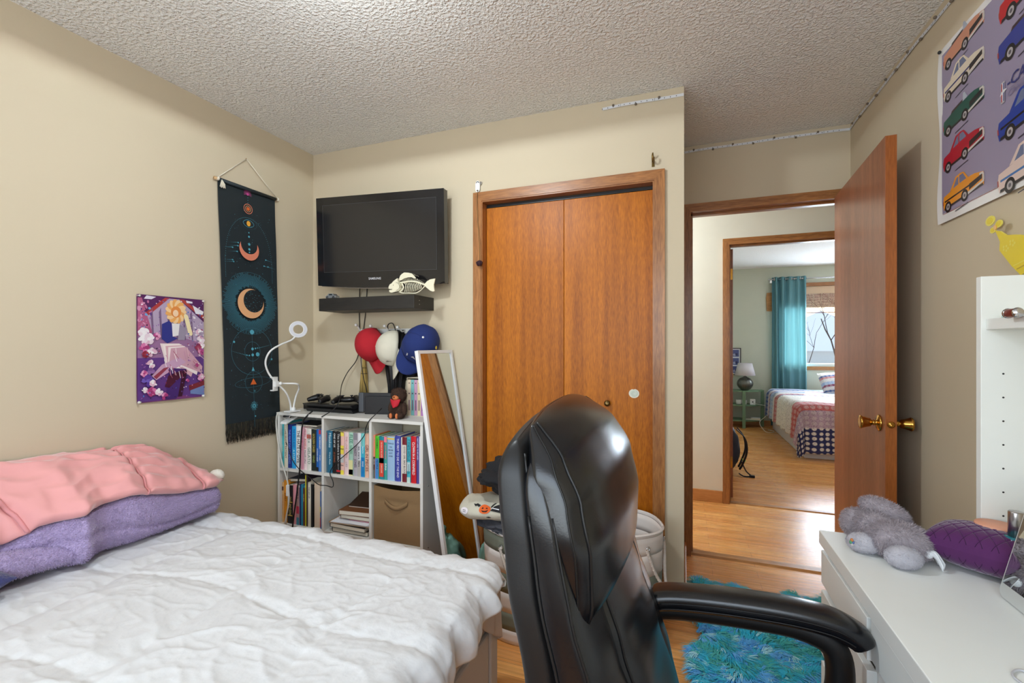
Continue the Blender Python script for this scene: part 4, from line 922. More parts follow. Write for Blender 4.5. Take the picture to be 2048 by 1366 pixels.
# whisk broom
straw = mat('straw', (206, 176, 104), 0.85, var=0.15, vscale=30, stretch=(12, 12, 1)); tie = flat((40, 34, 30))
t0, t1 = at(728, 700, y=YC-0.02), at(727, 786, y=YC-0.02)
e = thing('whisk_broom', (t1.x, YC-0.02, t1.z), 'small straw whisk broom hanging below the red cap', 'broom')
q = MB(); R_ = random.Random(2)
zc = at(727, 735, y=YC-0.02).z
for i in range(150):
    a = R_.uniform(-1, 1); b = R_.uniform(-0.012, 0.012); x0 = t0.x+a*0.010; x1 = t1.x+a*0.027
    q.tube([(x0, YC-0.020+b*0.5, zc+0.01), (x0+(x1-x0)*0.4, YC-0.02+b*0.8, zc-0.03), (x1, YC-0.020+b, t1.z+R_.uniform(-0.004, 0.004))], 0.0011, straw, 4)
q.build('bristles', e)
q = MB(); q.lathe([(0.006, 0), (0.009, -0.03), (0.010, -0.07), (0.012, -0.10), (0.0, -0.10)][::-1], (t0.x, YC-0.02, zc+0.10), straw, 14); q.build('handle', e)
q = MB()
for z, r in ((zc-0.002, 0.0145), (zc-0.035, 0.0205)): q.lathe([(r, -0.0015), (r+0.001, 0), (r, 0.0015)], (t0.x, YC-0.02, z), tie, 20, Matrix.Diagonal((1, 0.72, 1)), cap=False)
q.build('binding', e)

# ------------------------------------------------------------------ cables
def cable(pts, r, m_, label, name='cable'):
    q = MB(); q.tube(spline(pts, 7), r, m_, 6); return tag(q.build(name), label, 'cable')
cb = mat('black_cable', (16, 16, 18), 0.45); cw = mat('white_cable', (214, 210, 200), 0.5)
a = lambda u, v, y: at(u, v, y=y)
cable([a(720, 575, 2.20), a(719, 595, 2.222), a(718.5, 625, 2.222), a(719, 660, 2.222), a(718, 700, 2.222), a(712, 722, 2.20), a(695, 745, 2.18), a(684, 768, 2.12), a(681, 786, 2.01), a(679, 800, 1.965), a(668, 818, 1.945), (a(643, 834, 1.93))], 0.0026, cb, 'black cable running down the wall from the television and over the game console')
cable([a(735, 560, 2.19), a(734, 580, 2.222), a(731, 625, 2.222), a(727, 660, 2.222), a(724, 700, 2.20), a(722, 720, 2.17), a(727, 755, 2.17), a(733, 780, 2.19), (a(735, 800, 2.21))], 0.0024, cb, 'second black cable hanging behind the red cap')
cable([a(763, 817, 1.99), a(752, 828, 1.94), a(738, 842, 1.93), a(731, 858, 1.932), a(729, 870, 1.932), a(715, 888, 1.932), a(690, 910, 1.932), a(670, 928, 1.932), a(660, 946, 1.932), a(666, 963, 1.932), a(665, 974, 1.932), a(652, 971, 1.932), a(637, 969, 1.932), a(622, 957, 1.935), a(600, 940, 1.932), a(585, 920, 1.932), a(578, 900, 1.932), a(572, 885, 1.95)], 0.0023, cb, 'black cable drooping across the front of the upper book rows')
cable([a(625, 822, 1.96), a(614, 832, 1.932), a(606, 845, 1.93), a(602, 880, 1.93), a(600, 930, 1.93), a(597, 960, 1.93), a(592, 1000, 1.93), a(586, 1044, 1.93), a(584, 1075, 1.92)], 0.0042, cb, 'thick black cable hanging straight down in front of the left cubes')
cable([a(566, 825, 1.95), a(555, 828, 1.935), a(552.5, 850, 1.935), a(557, 890, 1.935), a(564, 925, 1.935), a(573, 955, 1.935), a(576, 970, 1.93), a(578, 1000, 1.93), a(571, 1040, 1.93), a(566, 1060, 1.93)], 0.0042, cw, 'thick off-white cable hanging down the left edge of the bookcase')
w1 = cable([a(575, 824, 1.95), a(570, 832, 1.932), a(572, 855, 1.932), a(575, 880, 1.932), a(575.5, 920, 1.932), a(575, 968, 1.928), a(576, 1005, 1.928), a(572, 1050, 1.928)], 0.0019, cw, 'thin white lamp cord with an inline switch hanging on the bookcase front')
s0 = at(575.5, 981, y=1.927); q = MB(); q.obox(s0, (0.018, 0.011, 0.062), Matrix.Identity(3), wht); o = q.build('switch', bevel=0.003); o.parent = w1; o.matrix_parent_inverse = Matrix.Translation(-w1.location)

# ------------------------------------------------------------------ ring lamp clipped to the bookcase
e = thing('ring_lamp', (-2.06, 1.97, SZ[0]), 'white clip-on ring light with bendy neck at the left end of the bookcase', 'lamp')
RC = at(596.5, 659, y=1.985); vw = (Vector((0.75, -0.6, 0.15))).normalized()
M = vw.to_track_quat('Z', 'Y').to_matrix(); q = MB(); n = 40; vs = []
q.lathe([(0.027, -0.007), (0.046, -0.007), (0.0475, -0.004), (0.0475, 0.005), (0.046, 0.007), (0.027, 0.007), (0.0255, 0.004), (0.0255, -0.004), (0.027, -0.007)], RC, wht, 40, M, cap=False); q.build('ring', e)
q = MB(); q.lathe([(0.029, 0.0072), (0.044, 0.0072)], RC, mat('ring_diffuser', (205, 205, 212), 0.5), 40, M, cap=False); q.build('diffuser', e)
q = MB(); nk = [a(591, 672, 1.97), a(583, 680, 1.95), a(560, 690, 1.88), a(540, 703, 1.83), a(531, 724, 1.82), a(537, 746, 1.84), a(553, 766, 1.87), a(571, 784, 1.91), a(580, 805, 1.95), a(582, 826, 1.966)]
q.tube(spline(nk, 8), 0.0050, wht, 10); q.build('neck', e)
q = MB(); q.tube(spline([a(556, 767, 1.875), a(575, 767, 1.90), a(594, 768, 1.93), a(598, 776, 1.975), a(592, 792, 1.975), a(588, 810, 1.972), a(586, 830, 1.968)], 8), 0.0048, wht, 10)
h = a(553, 768, 1.86); q.obox(h, (0.014, 0.02, 0.030), Matrix.Identity(3), wht); q.ball(a(561, 767, 1.86), 0.010, wht)
q.box(h.x-0.012, h.x-0.006, 1.845, 1.875, h.z-0.035, h.z+0.035, wht)
for s in (-1, 1): q.box(h.x-0.030, h.x-0.006, 1.845, 1.875, h.z+s*0.035-0.003, h.z+s*0.035+0.003, wht)
q.build('phone_holder', e, bevel=0.001)
q = MB(); cx = a(583, 832, 1.955).x
q.lathe([(0, 0), (0.012, 0), (0.012, 0.018), (0.009, 0.024), (0, 0.024)], (cx, 1.968, SZ[0]+0.004), wht, 16)
q.prism([(1.925, SZ[0]+0.004), (2.0, SZ[0]+0.004), (2.0, SZ[0]+0.010), (1.925, SZ[0]+0.012)], Fr((cx-0.024, 0, 0), (0, 1, 0), (0, 0, 1)), 0, 0.044, wht)
q.prism([(1.905, SZ[0]-0.045), (1.990, SZ[0]-T-0.004), (1.990, SZ[0]-T-0.010), (1.900, SZ[0]-0.056)], Fr((cx-0.024, 0, 0), (0, 1, 0), (0, 0, 1)), 0, 0.044, wht)
q.lathe([(0.007, -0.024), (0.007, 0.024)], (cx, 1.925, SZ[0]-0.018), chrome, 12, Matrix.Rotation(math.pi/2, 3, 'Y')); q.build('clamp', e, bevel=0.001)

# ------------------------------------------------------------------ things on the bookcase
def black_box(name, x0, x1, y0, y1, z0, z1, label, cat, m_=None):
    q = MB(); q.box(x0, x1, y0, y1, z0, z1, m_ or black_pl); return tag(q.build(name, bevel=0.004), label, cat)
zt = SZ[0]
black_box('streaming_box', -2.105, -2.045, 2.09, 2.19, zt+0.0003, zt+0.036, 'small matt black box beside the ring light clamp on the bookcase', 'box')
e = thing('game_console', (-1.855, 2.13, zt), 'slim black two-layer game console lying on the bookcase', 'game console')
gc = mat('console_black', (20, 20, 22), 0.32); F = Fr((-2.020, 0, zt+0.0003), (0, 1, 0), (0, 0, 1))
q = MB(); q.prism([(2.035, 0.0), (2.205, 0.0), (2.205, 0.021), (2.020, 0.021)], F, 0, 0.325, gc); q.build('lower_shell', e, bevel=0.001)
q = MB(); q.prism([(2.028, 0.0245), (2.205, 0.0245), (2.205, 0.048), (2.005, 0.048)], F, -0.006, 0.331, gc); q.build('upper_shell', e, bevel=0.001)
q = MB(); q.prism([(2.04, 0.021), (2.20, 0.021), (2.20, 0.0245), (2.04, 0.0245)], F, 0.004, 0.32, flat((8, 8, 9), .6)); q.build('light_slot', e)
def pad(c, rz, label):
    e = thing('game_controller', c, label, 'game controller', 'game controllers on the console', rz); M = Matrix.Rotation(rz, 3, 'Z'); C0 = Vector(c); P = lambda x, y, z: C0+M @ Vector((x, y, z))
    q = MB(); q.ball(P(0, 0.0, 0.022), (0.052, 0.026, 0.016), gc, M)
    for s in (-1, 1):
        q.tube(spline([P(s*0.040, 0.008, 0.026), P(s*0.054, -0.012, 0.024), P(s*0.066, -0.040, 0.017), P(s*0.070, -0.056, 0.012)], 5), [0.020, 0.020, 0.019, 0.019, 0.018, 0.018, 0.017, 0.017, 0.016, 0.015, 0.014, 0.013, 0.0125, 0.012, 0.0115, 0.009], gc, 12)
    q.build('body', e)
    for s in (-1, 1):
        q = MB(); q.lathe([(0.004, 0), (0.004, 0.010), (0.0085, 0.012), (0.009, 0.015), (0.007, 0.0162), (0, 0.0155)], P(s*0.024, -0.016, 0.032), flat((34, 34, 38), .5), 16); q.build('thumbstick', e)
        q = MB()
        for k in range(4): a_ = k*math.pi/2; q.ball(P(s*0.048+0.010*math.cos(a_), 0.008+0.010*math.sin(a_), 0.0435), (0.0035, 0.0035, 0.002), flat((44, 44, 48), .3), M, 10, 6)
        q.build('buttons', e)
    return e
pad((-1.945, 2.075, zt+0.0485), -0.35, 'left black game controller lying on the console')
pad((-1.775, 2.085, zt+0.0485), 0.55, 'right black game controller lying on the console, turned sideways')
# portable console dock
e = thing('console_dock', (-1.56, 2.09, zt), 'black upright dock with a handheld console slotted in, beside the plush toy', 'game console')
dk = mat('dock_black', (26, 27, 30), 0.35); q = MB(); M = Matrix.Rotation(0.25, 3, 'Z'); D0 = Vector((-1.560, 2.10, zt+0.0003))
q.obox(D0+M @ Vector((0.0, 0, 0.003)), (0.165, 0.062, 0.006), M, dk); q.obox(D0+M @ Vector((0, -0.018, 0.050)), (0.165, 0.016, 0.094), M, dk); q.obox(D0+M @ Vector((0, 0.020, 0.050)), (0.165, 0.012, 0.094), M, dk); q.build('dock_shell', e, bevel=0.006, seg=3)
q = MB(); q.obox(D0+M @ Vector((-0.012, 0.0015, 0.061)), (0.235, 0.013, 0.106), M, flat((40, 42, 46), .3)); q.build('handheld', e, bevel=0.004)
q = MB(); q.obox(D0+M @ Vector((-0.113, 0.001, 0.061)), (0.030, 0.018, 0.108), M, flat((74, 78, 84), .35)); q.build('side_controller', e, bevel=0.006, seg=3)
# little glass
e_ = at(784, 829, z=zt+0.002); q = MB(); gm = mat('clear_glass', (250, 250, 250), 0.03, trans=1.0)
q.lathe([(0.0, 0.002), (0.014, 0.002), (0.016, 0.004), (0.017, 0.026), (0.0155, 0.026), (0.0145, 0.006), (0, 0.005)], (e_.x, e_.y, zt-0.001), gm, 24); tag(q.build('glass_votive'), 'tiny clear glass holder in front of the console dock', 'glass')
# boxed set of pastel books
x0, x1 = -1.385, -1.235; e = thing('boxed_book_set', ((x0+x1)/2, 2.14, zt), 'open box of small pastel spined volumes behind the plush toy', 'books')
q = MB(); c_ = flat((224, 214, 190)); y0, y1, H = 2.085, 2.205, 0.205
q.box(x0, x0+0.003, y0, y1, zt+.0003, zt+H, c_); q.box(x1-0.003, x1, y0, y1, zt+.0003, zt+H, c_); q.box(x0, x1, y0, y1, zt+H-0.003, zt+H, c_); q.box(x0, x1, y1-0.003, y1, zt+.0003, zt+H, c_); q.box(x0, x1, y0, y1, zt+.0003, zt+0.003, c_); q.build('slipcase', e)
cols = [(226, 206, 180), (126, 190, 190), (206, 160, 190), (232, 214, 170), (190, 130, 190), (220, 190, 170), (214, 150, 150)]
wv = (x1-x0-0.008)/7
for i, c2 in enumerate(cols):
    q = MB(); a0 = x0+0.004+i*wv; q.box(a0+0.0004, a0+wv-0.0004, y0+0.002, y1-0.006, zt+0.0035, zt+H-0.012, flat(c2)); F = Fr((a0, y0+0.002, zt), (1, 0, 0), (0, 0, 1))
    q.disc(wv/2, H-0.030, 0.0032, F, flat((70, 50, 60)), 0.0006); q.disc(wv/2, H-0.085, 0.004, F, flat((90, 70, 90)), 0.0006); q.rect(wv*0.35, 0.03, wv*0.65, 0.085, F, flat((120, 90, 110)), 0.0006)
    q.build('volume', e)
# plain brown plush bear with a red bib
bp_ = at(816, 831, z=zt+0.001); C0 = Vector((bp_.x, 2.005, zt)); brown = mat('brown_plush', (66, 44, 32), 0.95, var=0.12, vscale=60, bump=0.8, bscale=220, bdist=0.004); tanp = mat('tan_felt', (206, 116, 66), 0.8)
e = thing('plush_bear', C0, 'small brown plush bear with a red bib sitting on the right end of the bookcase', 'plush toy')
q = MB(); R_ = random.Random(5); pts = []
def blob(c, r, k):
    c = C0+Vector(c); q.ball(c, r, brown)
    for i in range(k):
        d = Vector((R_.gauss(0, 1), R_.gauss(0, 1), R_.gauss(0, 1))).normalized(); pts.append((c+Vector((d.x*r[0], d.y*r[1], d.z*r[2])), d))
blob((0, 0.004, 0.045), (0.038, 0.032, 0.044), 1500); blob((0, 0, 0.118), (0.042, 0.034, 0.038), 2600)
for s in (-1, 1):
    blob((s*0.033, 0.002, 0.138), (0.010, 0.008, 0.011), 250); blob((s*0.040, -0.010, 0.050), (0.014, 0.014, 0.034), 500); blob((s*0.024, -0.022, 0.016), (0.019, 0.028, 0.015), 500)
fur(q, pts, brown, 0.0045, 0.0010, R_, 0.1, 0.5); q.build('body', e)
q = MB(); q.ball(C0+Vector((0, -0.027, 0.108)), (0.019, 0.015, 0.015), tanp); q.build('muzzle', e)
q = MB()
for s in (-1, 1): q.ball(C0+Vector((s*0.014, -0.0335, 0.124)), 0.0035, flat((10, 8, 8), .1), nu=12, nv=8)
q.ball(C0+Vector((0, -0.043, 0.113)), (0.004, 0.003, 0.003), flat((10, 8, 8), .1), nu=12, nv=8); q.build('face', e)
q = MB()
for s in (-1, 1): q.ball(C0+Vector((s*0.018, -0.046, 0.017)), (0.008, 0.008, 0.014), tanp)
q.build('foot_pad', e)
q = MB(); q.grid(lambda u, v: C0+Vector(((u-0.5)*0.058*(1-0.55*v*v), -0.030-0.012*math.sin(math.pi*u)-0.004*v, 0.096+0.006*abs(2*u-1)-0.038*v)), 14, 8, flat((196, 24, 44), .7)); q.build('bib', e, solid=0.002)
# ------------------------------------------------------------------ tapestry and posters on the left wall
TX = XL+0.012
def on_left(u, v, x=TX): p = at(u, v, x=x); return p
tb = on_left(452, 850); oy, oz = tb.y, tb.z
FT = Fr((TX, oy, oz), (0, 1, 0), (0, -0.043, 1.222))
def T(u, v):
    p = on_left(u, v); h = (p.z-oz)/FT.y.z; return (p.y-oy-FT.y.y*h, h)
navy = mat('tapestry_cloth', (24, 36, 42), 0.6, var=0.1, vscale=200, bump=0.15, bscale=500)
teal = flat((86, 168, 190), .6); teal2 = flat((58, 112, 130), .6); coral = flat((222, 132, 104), .6); peach = flat((228, 172, 124), .6); oran = flat((214, 100, 40), .6)
TW, TH = 0.335, 1.225
e = thing('wall_tapestry', (TX, oy+0.16, oz-0.09), 'long dark celestial wall tapestry with moons and fringe hanging on the left wall', 'tapestry')
q = MB()
def tp(u, v):
    x, y = u*TW, v*TH; return FT.p(x, y, 0.004*math.sin(u*5+v*3)+0.003*nz(u*3, v*5)-0.003)
q.grid(tp, 16, 50, navy); q.build('cloth', e)
q = MB(); cx = T(497, 500)[0]; h = 0.0065
def ty(v, u=497): return T(u, v)[1]
def crescent(x, y, r, r2, dx, dy, m_, h):
    pts = []; n = 40; d = math.hypot(dx, dy); ph = math.atan2(dy, dx); cosA = (r*r+d*d-r2*r2)/(2*r*d); A = math.acos(max(-1, min(1, cosA)))
    for i in range(n+1): a_ = ph+A+(2*math.pi-2*A)*i/n; pts.append((x+r*math.cos(a_), y+r*math.sin(a_)))
    B = math.acos(max(-1, min(1, (r*r-d*d-r2*r2)/(2*r2*d))))
    inner = [(x+dx+r2*math.cos(ph+B+(2*math.pi-2*B)*i/n), y+dy+r2*math.sin(ph+B+(2*math.pi-2*B)*i/n)) for i in range(n+1)]
    for i in range(n):  # quads between outer and inner arcs
        o1, o2 = pts[i], pts[i+1]; i1, i2 = inner[i], inner[i+1]
        q.poly([o1, o2, i2, i1], FT, m_, h)
R_ = random.Random(11)
# top rays and dots
magenta = flat((190, 70, 140), .6)
yy = ty(390); q.disc(cx, yy, 0.007, FT, magenta, h)
for i in range(15):
    a_ = math.pi*(-0.1+1.2*i/14); q.line([(cx+0.008*math.cos(a_), yy+0.008*math.sin(a_)), (cx+0.023*math.cos(a_), yy+0.023*math.sin(a_))], 0.0012, FT, magenta, h)
for v in (397, 402, 407): q.disc(cx, ty(v), 0.0016, FT, teal, h)
yy = ty(419); q.ring(cx, yy, 0.026, 0.0028, FT, coral, h); q.ring(cx, yy, 0.016, 0.0022, FT, peach, h); q.disc(cx, yy, 0.0095, FT, oran, h)
for i in range(60):
    a_ = math.pi*i/59; q.disc(cx+0.135*math.cos(a_), ty(520)+0.22*math.sin(a_)*1.0, 0.0013, FT, teal, h, 8)
for i in range(14):
    for s in (-1, 1): q.disc(cx+s*0.138, ty(520)-0.008*i, 0.0013, FT, teal, h, 8)
yy = ty(448); pts = [(cx+0.032*math.cos(a_), yy+0.019*math.sin(a_)*abs(math.sin(a_))**0.35) for a_ in [2*math.pi*i/40 for i in range(41)]]
q.line(pts, 0.0018, FT, teal, h); q.disc(cx, yy, 0.0115, FT, flat((232, 168, 60), .6), h, ry=0.014)
for i in range(40):
    a_ = 2*math.pi*i/40; q.disc(cx+0.050*math.cos(a_), yy+0.028*math.sin(a_), 0.0009, FT, teal2, h, 6)
for v, r in ((466, .0035), (474, .005), (499, .0062), (505, .0042)): q.disc(cx, ty(v), r, FT, teal, h)
yy = ty(489); q.poly([(cx+(0.010 if i % 2 == 0 else 0.0045)*math.sin(i*math.pi/5), yy+(0.010 if i % 2 == 0 else 0.0045)*math.cos(i*math.pi/5)) for i in range(10)][::-1], FT, teal, h)
crescent(cx, ty(499), 0.058, 0.049, 0.0, 0.024, coral, h+0.0003)
for i in range(9):  # comets
    sx = R_.choice((-1, 1)); x0 = cx+sx*R_.uniform(0.06, 0.12); y0 = ty(R_.uniform(480, 535)); q.disc(x0, y0, 0.0036, FT, teal, h, 12)
    for k in range(9): q.disc(x0-sx*0.0055*(k+1)*-1, y0-0.0009*k, 0.0018*(1-k/10), FT, teal, h, 6)
for i in range(190): q.disc(R_.uniform(0.012, TW-0.012), R_.uniform(0.05, TH-0.12), R_.uniform(0.0006, 0.0016), FT, R_.choice((teal, teal2)), h, 6)
# big sunburst
yy = ty(607); 
for i in range(170):
    a_ = 2*math.pi*i/170; r0 = 0.083+R_.uniform(0, 0.014); r1 = min(0.166-R_.uniform(0, 0.02), 0.166)
    q.line([(cx+r0*math.cos(a_), yy+r0*1.0*math.sin(a_)), (cx+r1*math.cos(a_), yy+r1*math.sin(a_))], 0.0019, FT, flat((60, 118, 136), .6), h)
q.disc(cx, yy, 0.080, FT, flat((18, 26, 32), .6), h+0.0002, 40)
for i in range(110):
    a_, r = R_.uniform(0, 6.28), 0.072*math.sqrt(R_.random()); q.disc(cx+r*math.cos(a_), yy+r*math.sin(a_), R_.uniform(.0007, .0015), FT, teal, h+0.0004, 6)
crescent(cx, yy, 0.078, 0.060, 0.016, 0.014, peach, h+0.0007)
for rr in (0.172, ): q.ring(cx, yy, 0.164, 0.0012, FT, teal2, h, 70, a0=0.9, a1=2.3); q.ring(cx, yy, 0.164, 0.0012, FT, teal2, h, 70, a0=3.9, a1=5.5)
# lower geometry
q.line([(cx, ty(660)), (cx, ty(855))], 0.0014, FT, teal2, h)
q.disc(cx, ty(664), 0.0125, FT, teal, h+0.0003)
q.ring(cx, ty(703), 0.122, 0.0016, FT, teal2, h, 60, ry=0.125); q.ring(cx, ty(703), 0.047, 0.0016, FT, teal2, h, 40, ry=0.052)
for x_, v_, r in ((-.105, 684, .0055), (.118, 720, .0055), (0, 698, .0075), (0, 710, .0075), (.030, 709, .011), (-.02, 711, .004), (-.035, 710, .0032), (.018, 697, .0045), (.030, 696, .003)): q.disc(cx+x_, ty(v_), r, FT, teal, h+.0003)
for k in range(12): q.disc(cx-0.03-0.008*k, ty(711)+0.0022*k, .0022-.0001*k, FT, teal, h, 8); q.disc(cx+0.03+0.008*k, ty(697)+0.0018*k, .0021-.0001*k, FT, teal, h, 8)
q.poly([(cx-0.009, ty(742)), (cx+0.009, ty(742)), (cx, ty(736)+0.006)], FT, teal, h+.0003)
yy = ty(765); q.ring(cx+.003, yy, 0.052, 0.0015, FT, teal2, h, 50, ry=0.058); q.ring(cx, yy, 0.108, 0.0015, FT, teal2, h, 60, ry=0.026, rot=0.06)
q.poly([(cx-0.019, yy-0.012), (cx+0.019, yy-0.012), (cx, yy+0.020)], FT, oran, h+.0003)
q.ring(cx+.006, yy-0.047, 0.005, 0.0015, FT, teal, h)
yy = ty(813); q.ring(cx, yy, 0.0105, 0.006, FT, teal, h)
for i in range(26): a_ = 2*math.pi*i/26; q.line([(cx+0.012*math.cos(a_), yy+0.012*math.sin(a_)), (cx+R_.uniform(.017, .025)*math.cos(a_), yy+R_.uniform(.017, .03)*math.sin(a_))], 0.0011, FT, teal, h)
q.disc(cx+.006, ty(834), 0.004, FT, teal, h)
q.build('printed_pattern', e)
q = MB(); R_ = random.Random(8)
for i in range(330):
    x = TW*i/329; L = 0.095*R_.uniform(0.85, 1.08); m_ = flat(R_.choice([(22, 22, 18), (34, 32, 24), (60, 54, 38)]), .8)
    p0 = FT.p(x, 0.002, R_.uniform(-.002, .004)); p1 = FT.p(x+R_.uniform(-.004, .004), -L*0.5, R_.uniform(-.004, .004)); p2 = FT.p(x+R_.uniform(-.007, .007), -L, R_.uniform(-.004, .005)); q.tube([p0, p1, p2], [0.0011, 0.001, 0.0006], m_, 3)
q.build('fringe', e)
rodw = mat('pale_wood', (196, 160, 116), 0.6); rope = mat('cotton_cord', (226, 218, 200), 0.9)
q = MB(); ra, rb = FT.p(-0.022, TH-0.002, 0.004), FT.p(TW+0.020, TH-0.002, 0.004); q.tube([ra, rb], 0.0075, rodw, 12); q.build('rod', e)
q = MB(); q.tube([FT.p(0, TH-0.002, 0.004), FT.p(TW, TH-0.002, 0.004)], 0.0092, navy, 14); q.build('sleeve', e)
q = MB(); nail = on_left(492, 318); 
for p in (FT.p(-0.006, TH+0.004, 0.006), FT.p(TW+0.010, TH+0.004, 0.006)): q.tube([p, nail+Vector((0.004, 0, 0))], 0.0022, rope, 6)
for p in (FT.p(-0.006, TH, 0.006), FT.p(TW+0.012, TH, 0.006)):
    for k in range(3): q.lathe([(0.0085, -0.002), (0.0105, 0), (0.0085, 0.002)], p+FT.x*(0.004*k-0.004), rope, 12, FT.x.to_track_quat('Z', 'X').to_matrix(), cap=False)
p = FT.p(0.012, TH-0.002, 0.012)
for k in range(8): q.tube([p, p+Vector((0.004, 0.003*k-0.008, -0.02)), p+Vector((0.003, 0.004*k-0.012, -0.038-0.002*(k % 3)))], 0.0016, rope, 4)
q.ball(nail+Vector((0.002, 0, 0)), 0.004, brass, nu=10, nv=8); q.build('cord', e)

# generic flower print poster
c0, c1_ = on_left(273, 807, XL+0.004), on_left(404, 600, XL+0.004)
PW, PH = c1_.y-c0.y+0.004, c1_.z-c0.z
FP = Fr((XL+0.004, c0.y, c0.z), (0, 1, 0), (0, 0, 1))
e = thing('art_poster', (XL+0.004, c0.y+PW/2, c0.z), 'small purple and white flower print poster pinned to the left wall', 'poster')
def bend(x, y): return 0.006*max(0, 1-y/0.10)**2*(1-abs(x/PW-0.5))+0.003*math.sin(x*9)
q = MB(); pp = flat((120, 62, 116), .35); q.grid(lambda u, v: FP.p(u*PW, v*PH, bend(u*PW, v*PH)), 14, 18, pp); q.build('sheet', e)
q = MB(); X = lambda x: PW*(x-107)/(865-107); Y = lambda y: PH*(1-(y-105)/(1290-105)); HZ = [0.0066]
def pl(pts, col): HZ[0] += 0.00003; q.poly([(X(a), Y(b)) for a, b in pts][::-1], FP, flat(col, .4), HZ[0])
def el(x, y, rx, ry, col, rot=0): HZ[0] += 0.00003; q.disc(X(x), Y(y), rx*PW/758, FP, flat(col, .4), HZ[0], 18, ry=ry*PH/1185, rot=rot)
pl([(107, 105), (865, 105), (865, 420), (107, 420)], (84, 36, 90)); pl([(107, 420), (865, 420), (865, 800), (107, 800)], (150, 110, 150)); pl([(107, 800), (865, 800), (865, 1280), (107, 1280)], (96, 58, 130))
pl([(160, 340), (440, 125), (560, 125), (865, 380), (865, 640), (560, 560), (300, 560)], (176, 158, 184)); pl([(190, 300), (400, 120), (450, 120), (220, 330)], (170, 60, 60)); pl([(560, 125), (620, 125), (865, 300), (865, 345)], (170, 66, 60))
for k in range(6): pl([(240+k*90, 250+abs(k-3)*20), (262+k*90, 235), (280+k*90, 600), (262+k*90, 600)], (120, 96, 130))
pl([(107, 140), (150, 140), (260, 520), (107, 560)], (176, 92, 130)); pl([(720, 180), (860, 250), (850, 290), (760, 280)], (226, 224, 232)); pl([(200, 110), (300, 120), (250, 150), (170, 150)], (220, 214, 228)); pl([(640, 130), (720, 140), (720, 160), (650, 160)], (224, 220, 230))
R_ = random.Random(21)
for k in range(26): el(R_.uniform(110, 250), R_.uniform(150, 480), R_.uniform(6, 20), R_.uniform(10, 26), R_.choice([(110, 160, 210), (190, 110, 150), (90, 60, 130), (210, 150, 180)]), R_.uniform(0, 3))
for k in range(24): el(R_.uniform(560, 850), R_.uniform(300, 560), R_.uniform(6, 22), R_.uniform(6, 20), R_.choice([(196, 180, 200), (150, 130, 164), (226, 220, 226), (170, 90, 120)]), R_.uniform(0, 3))
# pale flowing ribbons and a warm bloom
for k, col in enumerate([(232, 214, 214), (240, 228, 224), (214, 170, 180), (238, 224, 222), (206, 160, 176)]):
    pl([(340+30*k, 640+k*14), (560+20*k, 640+k*10), (700+36*k, 800+k*30), (560+70*k if k < 4 else 830, 1080-k*20), (480+k*30, 900), (400+k*10, 860)], col)
pl([(250, 1000), (360, 880), (560, 800), (640, 860), (420, 980), (300, 1050)], (200, 160, 190)); pl([(270, 1010), (380, 920), (440, 910), (300, 1040)], (150, 60, 80))
for k in range(15): a_ = k*2*math.pi/15; el(520+62*math.cos(a_), 270+84*math.sin(a_), 62, 34, (232, 168, 96) if k % 2 else (238, 200, 150), -a_)
el(520, 275, 60, 66, (226, 140, 70)); el(515, 290, 32, 40, (240, 206, 170))
for k in range(7): el(640+8*k, 330+30*k, 26, 40, (238, 222, 176), 0.4)
pl([(360, 420), (440, 380), (480, 420), (480, 560), (540, 580), (420, 640), (360, 590)], (44, 52, 130)); pl([(470, 410), (560, 410), (580, 540), (480, 560)], (226, 222, 224)); pl([(560, 420), (640, 460), (620, 600), (540, 600)], (150, 140, 160))
pl([(440, 920), (640, 940), (660, 1080), (520, 1280), (400, 1280)], (70, 40, 110)); pl([(430, 1010), (590, 950), (600, 1010), (440, 1150), (390, 1130)], (76, 24, 50)); pl([(600, 950), (650, 960), (590, 1260), (540, 1260)], (60, 20, 44))
pl([(670, 1140), (865, 1090), (865, 1160), (680, 1200)], (120, 40, 50)); pl([(690, 1200), (865, 1150), (865, 1270), (690, 1240)], (110, 130, 180))
def bloom(x, y, r, cols):
    x = min(max(x, 112+r), 860-r); y = min(y, 1275-r)
    for k in range(9): a_ = R_.uniform(0, 6.28); el(x+r*.6*math.cos(a_), y+r*.6*math.sin(a_), r*.55, r*.42, R_.choice(cols), a_)
    el(x, y, r*.35, r*.3, cols[-1])
ww = [(238, 232, 236), (232, 214, 224), (222, 180, 200), (240, 236, 238)]; pk = [(214, 120, 170), (190, 80, 140), (226, 160, 196), (170, 60, 120)]
for x, y, r, c_ in ((165, 520, 55, ww), (220, 590, 60, ww), (155, 600, 45, ww), (170, 690, 50, pk), (300, 560, 40, pk), (250, 740, 50, ww), (240, 870, 45, ww), (180, 760, 36, [(140, 40, 60), (160, 60, 80)]), (790, 500, 36, ww), (830, 600, 50, ww), (830, 660, 46, ww), (780, 680, 40, [(150, 50, 80), (170, 70, 100)]), (845, 740, 40, pk), (815, 1050, 44, pk), (860, 1040, 30, ww), (245, 1175, 50, pk), (320, 1185, 40, ww), (170, 1150, 30, ww), (380, 1245, 38, pk), (230, 950, 40, [(120, 80, 140), (140, 100, 160)]), (160, 970, 34, pk), (200, 1050, 60, [(90, 60, 150), (110, 90, 180)]), (250, 1080, 36, ww), (760, 900, 24, pk), (640, 1080, 22, pk)): bloom(x, y, r, c_)
